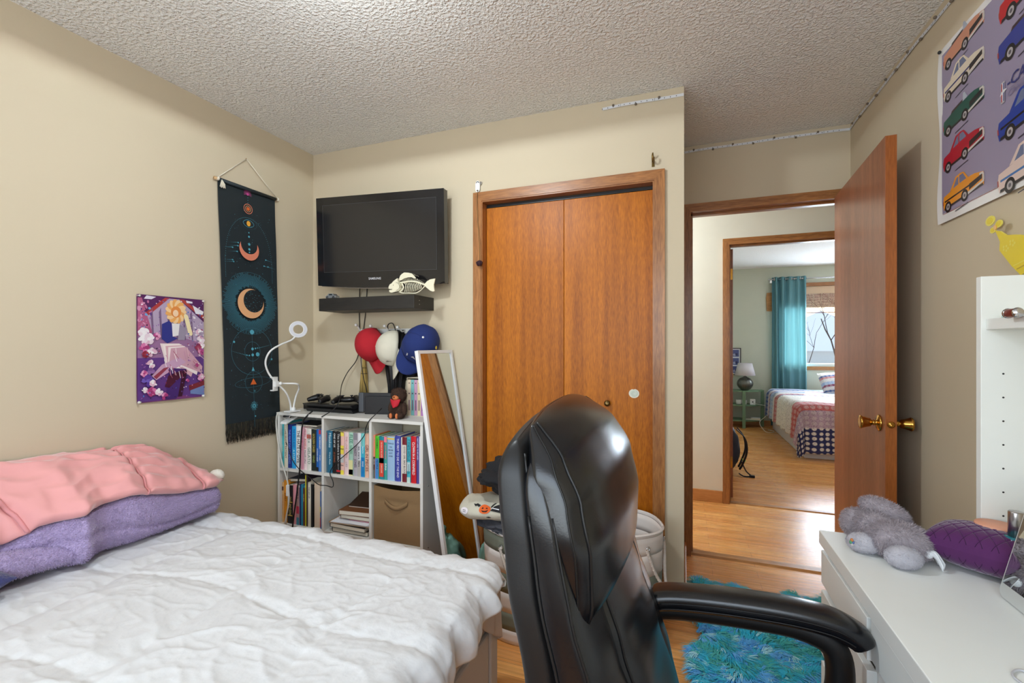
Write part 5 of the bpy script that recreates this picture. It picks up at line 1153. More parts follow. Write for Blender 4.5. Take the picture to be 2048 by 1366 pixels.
for k in range(170):
    x, y = R_.uniform(120, 850), R_.uniform(130, 1260)
    if 330 < x < 620 and 180 < y < 900: continue
    el(x, y, R_.uniform(3, 13), R_.uniform(3, 9), R_.choice([(236, 226, 234), (214, 150, 186), (150, 100, 170), (90, 60, 130), (70, 120, 190), (240, 234, 238), (160, 60, 90), (60, 30, 70)]), R_.uniform(0, 3))
for k in range(26):
    x, y = R_.uniform(360, 800), R_.uniform(660, 1000); a_ = R_.uniform(0.6, 1.5); L = R_.uniform(40, 120); pl([(x, y), (x+L*math.cos(a_), y+L*math.sin(a_)), (x+L*math.cos(a_)-5, y+L*math.sin(a_)+3), (x-5, y+3)], R_.choice([(246, 238, 236), (196, 140, 170), (170, 90, 110), (226, 190, 196)]))
q.build('print', e)
for x, y in ((0.006, PH-0.006), (PW-0.004, PH-0.006), (0.006, 0.004), (PW-0.004, 0.004)):
    q = MB(); q.lathe([(0.0, 0.012), (0.0045, 0.012), (0.0035, 0.006), (0.006, 0.004), (0.006, 0.002), (0.0, 0.002)][::-1], FP.p(x, y, bend(x, y)), mat('clear_pin', (215, 212, 205), 0.2), 12, Matrix.Rotation(math.pi/2, 3, 'Y')); q.build('push_pin', e)

# ------------------------------------------------------------------ car poster on the right wall
CX = XR-0.006
pA = at(1880, 105, x=CX); pB = at(1880, 450, x=CX); CW, CH = 0.90, pA.z-pB.z
FC = Fr((CX, pA.y, pB.z), (0, -1, 0), (0, 0, 1))     # x runs towards the camera, normal into the room
e = thing('car_poster', (CX, pA.y-CW/2, pB.z), 'large lilac poster of classic cars pinned high on the right wall', 'poster')
def cb_(x, y): return 0.002+0.0035*(1+math.sin(y*16+1))*math.exp(-x/0.03)*0.6+0.0008*math.sin(x*7)
q = MB(); q.grid(lambda u, v: FC.p(u*CW-0.006*math.exp(-u*12)*math.sin(v*9), v*CH, cb_(u*CW, v*CH)), 30, 24, mat('poster_paper', (232, 230, 228), 0.25)); q.build('sheet', e)
q = MB(); HC = 0.0045
def cq(u, v): p = at(u, v, x=CX-HC); return ((pA.y-p.y), p.z-pB.z)
q.rect(0.022, 0.030, CW-0.02, CH-0.024, FC, mat('poster_lilac', (152, 142, 166), 0.22), HC-0.0006)
q.rect(0.019, 0.027, CW-0.017, 0.0285, FC, flat((150, 50, 60), .3), HC-0.0007)
HK = [HC]
def P2(pts, col, r=.3): HK[0] += 0.000008; q.poly(pts, FC, flat(col, r), HK[0])
def car(x, y, L, body, roof, dark=(36, 34, 40), stripe=None, flip=1, tilt=0.10, glass=(110, 120, 150), top='hard', wh=(.19, .80)):
    c_, s_ = math.cos(tilt), math.sin(tilt)
    def g(pts): 
        b_k = 1.25; r = [(x+flip*(a*c_*L-b*b_k*s_*L), y+(a*s_*L+b*b_k*c_*L)) for a, b in pts]
        return r if flip > 0 else r[::-1]
    P2(g([(0.02, .06), (.98, .05), (1.0, .12), (.99, .19), (.80, .235), (.70, .245), (.40, .25), (.25, .235), (.03, .22), (0, .14)]), body)
    P2(g([(.03, .06), (.97, .05), (.96, .075), (.04, .085)]), dark)
    if top == 'hard':
        P2(g([(.20, .235), (.66, .245), (.56, .345), (.48, .36), (.36, .355)]), roof); P2(g([(.28, .245), (.42, .25), (.43, .335), (.385, .335)]), glass, .15); P2(g([(.445, .25), (.61, .25), (.54, .335), (.45, .338)]), glass, .15)
    else:
        P2(g([(.22, .232), (.56, .245), (.54, .27), (.25, .262)]), (60, 44, 48)); P2(g([(.52, .245), (.64, .245), (.58, .33), (.54, .335)]), (176, 182, 196), .15)
    if stripe: P2(g([(.05, .145), (.95, .135), (.95, .155), (.05, .165)]), stripe)
    P2(g([(.955, .10), (1.0, .10), (1.0, .17), (.965, .175)]), (196, 190, 184)); P2(g([(0.0, .12), (.02, .12), (.02, .17), (.0, .17)]), (160, 60, 50)); P2(g([(.90, .17), (.985, .165), (.985, .19), (.90, .20)]), (212, 206, 200))
    if wh[1] < .7: P2(g([(.66, .10), (.95, .125), (.955, .175), (.67, .165)]), dark); P2(g([(.60, .055), (.99, .085), (.99, .105), (.60, .085)]), (206, 200, 196))
    for wx in wh:
        cc = g([(wx, .075)])[0]; HK[0] += .000008; q.disc(cc[0], cc[1], .082*L, FC, flat((30, 28, 32), .4), HK[0]); HK[0] += .000008; q.disc(cc[0], cc[1], .046*L, FC, flat((176, 170, 172), .3), HK[0]); HK[0] += .000008; q.disc(cc[0], cc[1], .022*L, FC, flat((90, 84, 90), .3), HK[0])
    a_ = g([(.30, -.035), (.62, -.03), (.62, -.02), (.30, -.025)]); P2(a_, (60, 56, 72))
LX = 0.036; CL = 0.228
rows = [((204, 140, 112), (204, 140, 112), None, 'open', 118), ((222, 208, 186), (222, 208, 186), (34, 44, 110), 'hard', 182), ((24, 84, 74), (24, 84, 74), None, 'open', 250), ((176, 24, 50), (176, 24, 50), None, 'hard', 322), ((232, 150, 40), (232, 150, 40), (40, 36, 40), 'hard', 400)]
for b, r_, st, tp_, v in rows:
    x, y = cq(1890, v+28); car(LX, y-0.006, CL, b, r_, stripe=st, top=tp_, flip=1, wh=(.13, .55))
rows2 = [((190, 26, 36), None, 'open', 2000, 28), ((46, 60, 140), None, 'open', 1998, 108), ((30, 60, 150), (24, 22, 26), 'hard', 1998, 262), ((220, 196, 186), (60, 110, 170), 'hard', 1998, 365)]
for b, st, tp_, u, v in rows2:
    x, y = cq(u, v); car(x, y-0.052, CL*1.15, b, b, stripe=st, top=tp_)
for k, (b, tp_) in enumerate([((190, 170, 60), 'hard'), ((70, 70, 76), 'open'), ((180, 40, 40), 'hard'), ((60, 110, 80), 'hard')]): car(0.64, 0.05+k*0.14, CL*1.15, b, b, top=tp_)
x, y = cq(2008, 185); q.rect(x-0.010, y-0.028, x+0.006, y+0.030, FC, flat((190, 184, 188), .2), HK[0]+.0001); q.rect(x-0.008, y-0.024, x-0.004, y+0.026, FC, flat((176, 40, 50), .3), HK[0]+.0002); q.rect(x-0.004, y-0.024, x+0.0, y+0.026, FC, flat((220, 218, 224), .3), HK[0]+.0002); q.rect(x, y-0.024, x+0.004, y+0.026, FC, flat((50, 60, 130), .3), HK[0]+.0002)
q.poly([(x-0.014, y-0.006), (x-0.002, y-0.002), (x+0.016, y+0.004), (x+0.004, y+0.008), (x-0.008, y+0.004)], FC, flat((226, 226, 230), .15), HK[0]+.0003)
q.text('-CAM C', FC, x+0.016, y+0.004, 0.030, flat((50, 56, 120), .3), h=HK[0]+.0002, shear=0.25, bold=0.01); q.line([(x+0.018, y-0.001), (x+0.16, y-0.001)], 0.001, FC, flat((110, 100, 140)), HK[0]+.0002)
q.text('CANADA', FC, x+0.020, y-0.022, 0.017, flat((110, 104, 144), .3), h=HK[0]+.0002, shear=0.25)
q.build('print', e)
for x, y in ((0.020, CH-0.010), (CW-0.02, CH-0.01)):
    q = MB(); q.ball(FC.p(x, y, 0.010), (0.005, 0.006, 0.006), black_pl, nu=12, nv=8); q.build('push_pin', e)

# ------------------------------------------------------------------ peeled light strip under the ceiling
strip_m = mat('strip_white', (222, 224, 228), 0.5); knobm = mat('strip_clip', (110, 98, 84), 0.4); sm_ = flat((84, 84, 84))
def ledstrip(p0, p1, n, label, step=0.105):
    """n = direction into the room."""
    p0, p1 = Vector(p0), Vector(p1); d = (p1-p0); L = d.length; d.normalize(); n = Vector(n); F = Fr(p0, d, Vector((0, 0, 1)))
    if F.n.dot(n) < 0: F = Fr(p1, -d, Vector((0, 0, 1)))
    R_ = random.Random(int(L*100)); q = MB()
    def g(u, v): x = u*L; return F.p(x, 0.0035*nz(x*5, 1)+0.004*math.sin(x*4)+(v-0.5)*0.013, 0.004+0.002*math.sin(x*11))
    q.grid(g, max(8, int(L*30)), 1, strip_m)
    for i in range(int(L/0.026)):
        x = i*0.026; y = 0.0035*nz(x*5, 1)+0.004*math.sin(x*4); hh = 0.0046+0.002*math.sin(x*11); q.rect(x-0.0016, y-0.003, x+0.0016, y+0.002, F, sm_, hh+0.0004)
        if i % 6 == 3: q.rect(x+0.008, y-0.0065, x+0.0092, y+0.0065, F, sm_, hh+.0004)
    o = q.build('light_strip'); tag(o, label, 'light strip')
    for i in range(int(L/step)):
        x = (i+0.5)*step; q = MB(); q.ball(F.p(x, 0.0035*nz(x*5, 1)+0.004*math.sin(x*4)-0.009*(1 if i % 2 else -0.6), 0.008), 0.0058, knobm, nu=10, nv=8); c = q.build('adhesive_dot', o)
ledstrip((at(1205, 215, y=YC).x, YC, 2.400), (XE-0.001, YC, 2.398), (0, -1, 0), 'short peeled white light strip above the closet')
ledstrip((XE+0.002, YD, 2.408), (XR-0.004, YD, 2.412), (0, -1, 0), 'white light strip under the ceiling over the open doorway')
ledstrip((XR, YD-0.004, 2.412), (XR, 0.6, 2.400), (-1, 0, 0), 'long white light strip under the ceiling of the right wall')

# clip, string and dried rose at the closet casing; brass hook; knob; sticker
c = at(955, 373, y=YC-0.012); e = thing('wall_clip', (c.x, YC, c.z-0.03), 'white plastic spring clip fixed above the left corner of the closet casing', 'clip')
q = MB(); F = Fr((c.x, YC-0.006, c.z), (1, 0, 0), (0, 0, 1))
out = [(0.017*math.cos(t)*(0.72+0.28*abs(math.sin(t))), 0.031*math.sin(t)) for t in [2*math.pi*i/28 for i in range(28)]]
q.prism(out, F, 0.0, 0.006, wht); q.ring(0, 0.018, 0.0095, 0.004, F, flat((60, 60, 64)), 0.0064, 20, a0=0, a1=3.14); q.disc(0, -0.021, 0.006, F, flat((50, 50, 54)), 0.0064, ry=0.003); q.prism([(-0.002, 0.0), (0.022, 0.012), (0.024, 0.022), (0.016, 0.026)], F, -0.001, 0.004, chrome); q.build('clip_body', e, bevel=0.001)
rs = at(959, 525, y=YC-0.035); e = thing('dried_rose', (rs.x, rs.y, rs.z-0.03), 'dark dried rose hanging head down by a string beside the closet', 'flower')
q = MB(); q.tube(spline([Vector((c.x+0.002, YC-0.014, c.z-0.02)), Vector((c.x+0.006, YC-0.03, c.z-0.12)), Vector((rs.x, YC-0.034, rs.z+0.08)), Vector((rs.x, YC-0.034, rs.z+0.01))], 6), 0.0016, mat('dry_stem', (120, 92, 50), 0.8), 6); q.build('stem', e)
q = MB(); R_ = random.Random(6); rose = mat('dried_petal', (54, 24, 34), 0.8, var=0.2, vscale=80)
for k in range(26):
    a_ = k*2.4; r = 0.003+0.011*k/26; cc = rs+Vector((r*math.cos(a_), r*math.sin(a_)*0.8, -0.008*k/26)); q.ball(cc, (0.0085, 0.0035, 0.012), rose, Matrix.Rotation(a_+1.57, 3, 'Z') @ Matrix.Rotation(0.4, 3, 'X'), 10, 8)
q.build('petals', e)
hk = at(1306, 322, y=YC-0.01); q = MB(); hh = Vector((hk.x, YC-0.004, hk.z))
q.box(hh.x-0.006, hh.x+0.006, YC-0.004, YC-0.0005, hh.z-0.024, hh.z+0.022, brass_old)
q.tube(spline([hh+Vector((0, -0.001, 0.004)), hh+Vector((0, -0.014, -0.006)), hh+Vector((0, -0.030, -0.010)), hh+Vector((0, -0.040, 0.004)), hh+Vector((0, -0.041, 0.016))], 5), 0.0042, brass_old, 8)
q.tube(spline([hh+Vector((0, -0.001, 0.012)), hh+Vector((0, -0.020, 0.022)), hh+Vector((0, -0.028, 0.030))], 5), 0.0035, brass_old, 8); tag(q.build('coat_hook'), 'small antique brass hook screwed to the wall above the right closet casing', 'hook')
kb = at(1215, 806, y=YC+0.03); q = MB(); q.lathe([(0, 0), (0.012, 0), (0.009, 0.004), (0.006, 0.008), (0.006, 0.012), (0.013, 0.016), (0.0155, 0.022), (0.013, 0.028), (0, 0.030)], (kb.x, YC+0.040, kb.z), brass_old, 20, Matrix.Rotation(math.pi/2, 3, 'X'))
for s in (-1, 1): q.ball((kb.x+s*0.005, YC+0.0115, kb.z+0.002), 0.002, flat((250, 240, 220), .1), nu=8, nv=6)
q.build('closet_knob', bpy.data.objects['door_3'])
st = at(1268, 787, y=YC+0.0398); q = MB(); F = Fr((st.x, YC+0.0398, st.z), (1, 0, 0), (0, 0, 1)); q.prism([(0.0245*math.cos(t)*(1-(0.10 if 9 <= i <= 10 else 0)), 0.022*math.sin(t)*(1-(0.10 if 9 <= i <= 10 else 0))) for i, t in enumerate([2*math.pi*i/36 for i in range(36)])], F, 0, 0.0004, flat((226, 220, 204), .5))
q.disc(0, 0, 0.020, F, flat((206, 214, 202), .5), 0.0006, ry=0.018)
for k in range(5): q.ring(0.001, 0.001, 0.006+0.0028*k, 0.0006, F, flat((150, 160, 146)), 0.0008, 24, a0=k, a1=k+4.2)
tag(q.build('sticker'), 'round worn white sticker on the right closet door', 'sticker')

# ------------------------------------------------------------------ leaning mirror
white_fr = mat('mirror_frame_white', (236, 235, 234), 0.35); mir = mat('mirror_glass', (225, 228, 226), 0.015, 1.0)
hx = Vector((0.10, 0.995, 0)).normalized(); MWd = 0.298
topL = Vector((-1.213, 1.912, 1.228)); up = Vector((-0.166, 0.014, 1.0)).normalized(); Lm = topL.z/up.z; bl_ = topL-up*Lm
FM = Fr(bl_, hx, up)
if FM.n.x < 0: raise Exception('mirror')
e = thing('leaning_mirror', (bl_.x, bl_.y+0.15, 0), 'tall narrow white framed mirror leaning beside the bookcase', 'mirror')
q = MB(); b_ = 0.016
for x0, y0, x1, y1 in ((0, 0, b_, Lm), (MWd-b_, 0, MWd, Lm), (b_, 0, MWd-b_, b_), (b_, Lm-b_, MWd-b_, Lm)): q.prism([(x0, y0), (x1, y0), (x1, y1), (x0, y1)], FM, -0.014, 0.006, white_fr)
q.build('frame', e, bevel=0.0015)
q = MB(); q.rect(b_, b_, MWd-b_, Lm-b_, FM, mir, 0.0); q.rect(b_, b_, MWd-b_, Lm-b_, FM, flat((70, 60, 50)), -0.012); q.build('mirror_glass', e)

# ------------------------------------------------------------------ laundry baskets
canvas_w = mat('canvas_white', (222, 212, 204), 0.85, bump=0.2, bscale=300); canvas_g = mat('canvas_sage', (118, 122, 106), 0.85, bump=0.2, bscale=300); ropem = mat('rope', (206, 196, 186), 0.85, bump=0.6, bscale=140, stretch=(1, 1, 3))
def hamper(x, y, h, rt, rb, ph, label, rope_side):
    e = thing('laundry_basket', (x, y, 0), label, 'basket', 'striped laundry baskets by the closet'); N = 40; bands = [0, .12, .28, .46, .64, .82, .965, 1.0]
    q = MB()
    def pt(a_, t, off=0): r = lerp(rb, rt, t)+0.004*math.sin(a_*5+t*3)+off; return Vector((x+r*math.cos(a_), y+r*math.sin(a_)*0.92, 0.003+t*h))
    for i, (t0, t1) in enumerate(zip(bands, bands[1:])):
        m_ = canvas_g if (i in (1, 3, 6) or (i == 5 and ph)) else canvas_w
        if i == 6 and not ph: m_ = canvas_w
        q.grid(lambda u, v: pt(u*2*math.pi, lerp(t0, t1, v)), N, 3, m_)
    q.add([pt(k*2*math.pi/N, 0) for k in range(N)], [list(range(N))[::-1]], canvas_w)
    q.build('basket_body', e, solid=0.004)
    q = MB()
    for a_ in (-1.20, 1.9): q.tube([pt(a_, t, 0.0015) for t in [i/12 for i in range(13)]], 0.002, canvas_g, 5)
    q.tube([pt(k*2*math.pi/N, 0.99, 0.001) for k in range(N+1)], 0.004, canvas_w, 6); q.build('seam', e)
    for a0 in rope_side:
        q = MB(); pA_, pB_ = pt(a0-0.42, 0.86, 0.006), pt(a0+0.42, 0.86, 0.006); mid = pt(a0, 0.62, 0.030)
        pts = spline([pt(a0-0.42, 0.88, -0.004), pA_+Vector((0, 0, -0.01)), (pA_+mid)/2+Vector((0, 0, -0.045)), mid+Vector((0, 0, -0.035)), (pB_+mid)/2+Vector((0, 0, -0.045)), pB_+Vector((0, 0, -0.01)), pt(a0+0.42, 0.88, -0.004)], 12)
        q.tube(pts, 0.0062, ropem, 8)
        for i in range(0, len(pts)-2, 2):  # twist
            d_ = (pts[i+1]-pts[i]).normalized(); s_ = d_.cross(Vector((0, 0, 1))) if abs(d_.z) < .95 else Vector((1, 0, 0)); s_.normalize(); t_ = d_.cross(s_)
            q.tube([pts[i]+(s_*math.cos(w)+t_*math.sin(w))*0.0060+d_*(0.010*k/6) for k, w in enumerate([j*math.pi/6*1.6 for j in range(7)])], 0.0018, ropem, 4)
        LAST = [q.build('rope_handle', e).name]
        rh_ = bpy.data.objects[LAST[0]]
        for s in (-0.42, 0.42):
            q = MB(); cc = pt(a0+s, 0.88, 0.003); nn = Vector((math.cos(a0+s), math.sin(a0+s), 0)); q.lathe([(0.009, 0), (0.011, 0.002), (0.009, 0.004)], cc, chrome, 14, nn.to_track_quat('Z', 'Y').to_matrix(), cap=False); q.build('eyelet', rh_)
    return e
hamper(-0.655, 1.945, 0.462, 0.200, 0.178, True, 'white and sage striped round laundry basket piled with clothes, nearer the bed', (-1.45,))
hamper(-0.262, 2.015, 0.495, 0.182, 0.165, False, 'white lined round laundry basket behind the office chair with a rope handle', (-0.35,))
q = MB(); R_ = random.Random(12)
def heap(c, r, m_, amp=0.10, f_=2.2, nu=48, nv=30, seed=0): q.ball(c, r, m_, None, nu, nv, fn=lambda d: (1+amp*nz(d.x*f_+seed, d.y*f_, d.z*f_)+amp*0.6*nz(d.x*f_*2.6, d.y*f_*2.6+seed, d.z*f_*2.6)))
heap((-0.265, 2.02, 0.30), (0.15, 0.13, 0.12), mat('grey_tshirt', (110, 116, 122), 0.9), seed=4); tag(q.build('clothes'), 'grey blue clothes lying inside the white lined laundry basket', 'clothes')
q = MB(); grey_c = mat('charcoal_jersey', (64, 64, 70), 0.85, bump=0.3, bscale=60); heap((-0.665, 1.93, 0.468), (0.205, 0.17, 0.034), grey_c, 0.16, 3.0, seed=2); heap((-0.68, 1.92, 0.488), (0.185, 0.16, 0.026), grey_c, 0.18, 3.3, seed=7)
tag(q.build('folded_clothes'), 'charcoal folded clothes on top of the striped laundry basket', 'clothes')
# halloween cushion
pale = mat('pale_plush', (196, 190, 172), 0.9, bump=0.5, bscale=200); pc = Vector((-0.735, 1.875, 0.545)); PM = Matrix.Rotation(0.10, 3, 'Z') @ Matrix.Rotation(-0.06, 3, 'Y')
def cush(d): return 1+0.10*(abs(d.x)**4)+0.05*nz(d.x*2, d.y*2, d.z*2)
e = thing('halloween_cushion', pc-Vector((0, 0, 0.055)), 'pale cushion printed with a pumpkin, bat and witch hats on the basket pile', 'cushion')
q = MB(); RX = (0.205, 0.118, 0.047)
def sp(d):
    x = max(-1, min(1, d.x)); k = (1-abs(x)**3.2)**0.33 if abs(x) < 1 else 0
    return d
def cpt(u, v):  # u along the length, v round it
    x = -1+2*u; k = max(0.0, 1-abs(x)**5)**0.45; a_ = v*2*math.pi
    return pc+PM @ Vector((x*RX[0], RX[1]*k*math.cos(a_)*(1+0.04*nz(x*3, a_)), RX[2]*k*math.sin(a_)*(1+0.26*nz(x*5, math.cos(a_)*2, math.sin(a_)*2))))
q.grid(cpt, 50, 40, pale); q.build('cover', e)
def stamp(q, u0, v0, pts, col, s=1.0, lift=0.0025):
    """Print a flat figure onto the cushion surface around (u0, v0)."""
    vs = []
    for a_, b_ in pts:
        u = u0+a_*s/(2*RX[0]); v = v0-b_*s/(2*math.pi*0.085); p = cpt(u, v); n = (p-(pc+PM @ Vector(((-1+2*u)*RX[0], 0, 0)))).normalized(); vs.append(p+n*lift)
    n_ = len(vs); ma, mb_ = sum(a for a, b in pts)/n_, sum(b for a, b in pts)/n_; u, v = u0+ma*s/(2*RX[0]), v0-mb_*s/(2*math.pi*0.085); p = cpt(u, v); n = (p-(pc+PM @ Vector(((-1+2*u)*RX[0], 0, 0)))).normalized(); vs.append(p+n*lift)
    q.add(vs, [(i, (i+1) % n_, n_) for i in range(n_)], flat(col, .8))
circ = lambda r, n=18, ry=None: [(r*math.cos(2*math.pi*i/n), (ry or r)*math.sin(2*math.pi*i/n)) for i in range(n)]
V0 = 0.43
K2 = (20, 18, 20)
q = MB(); stamp(q, .355, V0, circ(0.026, 20, 0.027), (226, 96, 30), lift=.003)
for dx in (-.010, .008): stamp(q, .355+dx/(.41), V0-0.012, [(-.005, -.004), (.005, -.004), (0, .006)], K2, lift=.0045)
stamp(q, .355, V0+0.022, [(-.016, .006), (-.008, -.004), (.008, -.004), (.017, .008), (.006, .002), (-.006, .001)], K2, lift=.0045); q.build('pumpkin_print', e)
q = MB(); stamp(q, .265, V0-0.04, [(-.018, .004), (-.008, -.006), (0, -.002), (.008, -.008), (.016, 0), (.008, .004), (0, .008), (-.006, .004)], K2, lift=.004); q.build('bat_print', e)
q = MB(); stamp(q, .475, V0-0.01, [(-.024, -.014), (.020, -.020), (.024, -.012), (.010, .022), (-.010, .016)], K2, lift=.004); stamp(q, .475, V0-0.01, [(-.018, .002), (.014, -.004), (.014, .001), (-.016, .007)], (220, 220, 224), lift=.0055)
stamp(q, .435, V0-0.05, [(-.010, -.010), (-.004, -.012), (.004, .006), (.012, .012), (.004, .014), (-.006, .004)], K2, lift=.004); q.build('hat_print', e)
q = MB(); stamp(q, .12, V0+0.03, circ(0.020, 16, 0.026), (226, 218, 222), lift=.003)
for dy in (-.006, .006): stamp(q, .12, V0+0.03+dy/0.5, [(-.008, -.001), (.008, -.001), (.008, .002), (-.008, .002)], K2, lift=.0045)
q.build('ghost_print', e)
q = MB(); stamp(q, .40, V0+0.10, [(-.012, .002), (0, .008), (.012, 0), (0, -.004)], K2, lift=.004); q.build('star_print', e)
q = MB(); blk_c = mat('black_jersey', (24, 23, 26), 0.9, bump=0.25, bscale=50)
heap((-0.635, 1.90, 0.675), (0.190, 0.13, 0.100), blk_c, 0.22, 1.9, seed=1); heap((-0.735, 1.86, 0.675), (0.115, 0.10, 0.040), blk_c, 0.2, 2.2, seed=9); tag(q.build('black_sweater'), 'black bunched sweater on top of the cushion by the closet', 'clothes')
q = MB(); mint = mat('mint_nylon', (136, 178, 160), 0.6, bump=0.3, bscale=30, bdist=0.01); heap((-0.885, 2.10, 0.15), (0.085, 0.075, 0.15), mint, 0.16, 2.2, seed=3)
q.tube(spline([(-0.89, 2.10, 0.27), (-0.895, 2.09, 0.32), (-0.90, 2.085, 0.36)], 5), [0.030, 0.024, 0.018, 0.014, 0.012, 0.014, 0.018, 0.022, 0.020, 0.014, 0.004], mint, 10); tag(q.build('drawstring_bag'), 'mint green drawstring bag tied at the top beside the mirror foot', 'bag')
# ------------------------------------------------------------------ office chair (faces +X)
leather = mat('black_leather', (11, 13, 18), 0.26, var=0.1, vscale=12, bump=0.10, bscale=420, spec=0.6, bdist=0.001)
leather2 = mat('black_leather_side', (10, 10, 12), 0.45, bump=0.10, bscale=420, bdist=0.001); nyl_b = mat('chair_nylon', (14, 14, 15), 0.5)
CY = 0.825
Xb = lambda z: table([(0.44, -0.150), (0.60, -0.172), (0.80, -0.208), (0.95, -0.238), (1.08, -0.258), (1.16, -0.256)], z)
Xf = lambda z: table([(0.44, 0.035), (0.53, 0.030), (0.62, 0.006), (0.726, -0.035), (0.81, -0.070), (0.90, -0.100), (1.0, -0.125), (1.12, -0.170)], z)
Wd = lambda z: table([(0.44, 0.205), (0.60, 0.240), (0.75, 0.258), (0.90, 0.258), (1.0, 0.250), (1.07, 0.238), (1.16, 0.21)], z)
e = thing('office_chair', (0.12, CY, 0), 'black leather high-back office chair in the foreground', 'chair')
def loft(q, z0, z1, xa, xb_, hw, mt, nz_=44, n=64, pw=4.0, top=None, bot=None, bulge=0.0):
    """Rounded-rectangle sections stacked up in z; xa/xb_/hw are functions of z."""
    def sec(z, k):
        x0, x1, w_ = xa(z), xb_(z), hw(z); cx, hx_ = (x0+x1)/2, (x1-x0)/2; out = []
        for i in range(n):
            a_ = 2*math.pi*i/n; c_, s_ = math.cos(a_), math.sin(a_)
            X = abs(c_)**(2/pw)*(1 if c_ > 0 else -1); Y = abs(s_)**(2/pw)*(1 if s_ > 0 else -1)
            fr = bulge*(1-min(1, abs(Y))**2) if c_ > 0 else 0
            out.append(Vector((cx+hx_*X*k+fr*k, CY+w_*Y*(1-(1-k)*0.10), z)))
        return out
    vs = []
    for j in range(nz_+1):
        t = j/nz_; zz = lerp(z0, z1, 0.5-0.5*math.cos(math.pi*t)); e0 = min(1, (zz-z0)/0.03) if bot else 1; e1 = min(1, (z1-zz)/top) if top else 1
        k = math.sqrt(max(0.0, 1-(1-min(e0, e1))**2)); vs += sec(zz, max(k, 0.02))
    fs = [(j*n+i, j*n+(i+1) % n, (j+1)*n+(i+1) % n, (j+1)*n+i) for j in range(nz_) for i in range(n)]+[list(range(n))[::-1], list(range(nz_*n, nz_*n+n))]
    q.add(vs, fs, mt, True)
def crown(vs_fn): return vs_fn
# back shell
q = MB(); loft(q, 0.43, 1.105, lambda z: Xb(z), lambda z: Xb(z)+0.062, lambda z: Wd(z)-0.004, leather2, top=0.05, bot=True, pw=5)
for p in q.v: p.z += 0.040*(1-min(1, abs(p.y-CY)/0.25)**2)*max(0, (p.z-0.85)/0.25)
BS = [p.copy() for p in q.v]; q.build('back_shell', e)
# side bolster layer
q = MB(); loft(q, 0.45, 1.09, lambda z: Xb(z)+0.040, lambda z: lerp(Xb(z), Xf(z), 0.86), lambda z: Wd(z), leather, top=0.05, bot=True, pw=4.5)
for p in q.v:
    p.z += 0.040*(1-min(1, abs(p.y-CY)/0.25)**2)*max(0, (p.z-0.85)/0.25)
    yn = abs(p.y-CY)/0.25
    if p.x > Xb(p.z)+0.08 and yn < 0.60: p.x -= 0.022*(1-(yn/0.60)**2)
SB = [p.copy() for p in q.v]; q.build('side_bolster', e)
# centre cushion with soft horizontal waist
q = MB(); loft(q, 0.47, 0.955, lambda z: Xb(z)+0.07, lambda z: lerp(Xb(z), Xf(z), 0.93)-0.004*math.sin((z-0.5)*14), lambda z: Wd(z)*0.60, leather, top=0.04, bot=True, pw=3.4, bulge=0.006)
BC = [p.copy() for p in q.v]; q.build('backrest_cushion', e)
# headrest pillow
hf = lambda z: table([(0.875, -0.115), (0.92, -0.098), (0.98, -0.098), (1.04, -0.112), (1.09, -0.140), (1.13, -0.180)], z)
q = MB(); loft(q, 0.882, 1.125, lambda z: Xb(z)+0.035-0.02*max(0, (z-1.08)/0.05), hf, lambda z: table([(0.88, 0.222), (0.91, 0.238), (1.0, 0.247), (1.07, 0.236), (1.13, 0.21)], z), leather, top=0.065, bot=True, pw=3.2, bulge=0.018, nz_=50)
R_ = random.Random(1)
for p in q.v:
    p.z += 0.036*(1-min(1, abs(p.y-CY)/0.25)**2)*max(0, (p.z-0.95)/0.17)-0.028*max(0, 1-(p.z-0.882)/0.06)*min(1, abs(p.y-CY)/0.22)**3
    p.x += 0.003*nz(p.y*9, p.z*7, 1)
HR = [p.copy() for p in q.v]; hr_o = q.build('headrest', e)
def colseam(V, i, n=64, j0=6, j1=None, r=0.0022, out=0.0006, name='seam', par=None):
    rows = len(V)//n; pts = []
    for j in range(j0, (j1 or rows-7)):
        p = V[j*n+i]; c_ = sum((V[j*n+k] for k in range(0, n, 4)), Vector())/16; d_ = (p-c_); d_.z = 0; pts.append(p+d_.normalized()*out)
    q = MB(); q.tube(pts, r, leather2, 6); q.build(name, par or e)
for i in (53, 11): colseam(HR, i, j0=2, j1=49, r=0.0024, par=hr_o)
for i in (50, 14): colseam(HR, i, j0=2, j1=49, r=0.0014, par=hr_o)
for i in (46, 18, 51, 13): colseam(SB, i, j0=3, j1=36)
for i in (53, 11): colseam(BS, i, j0=3, j1=41)
for i in (54, 10): colseam(BC, i, j0=3, j1=42)
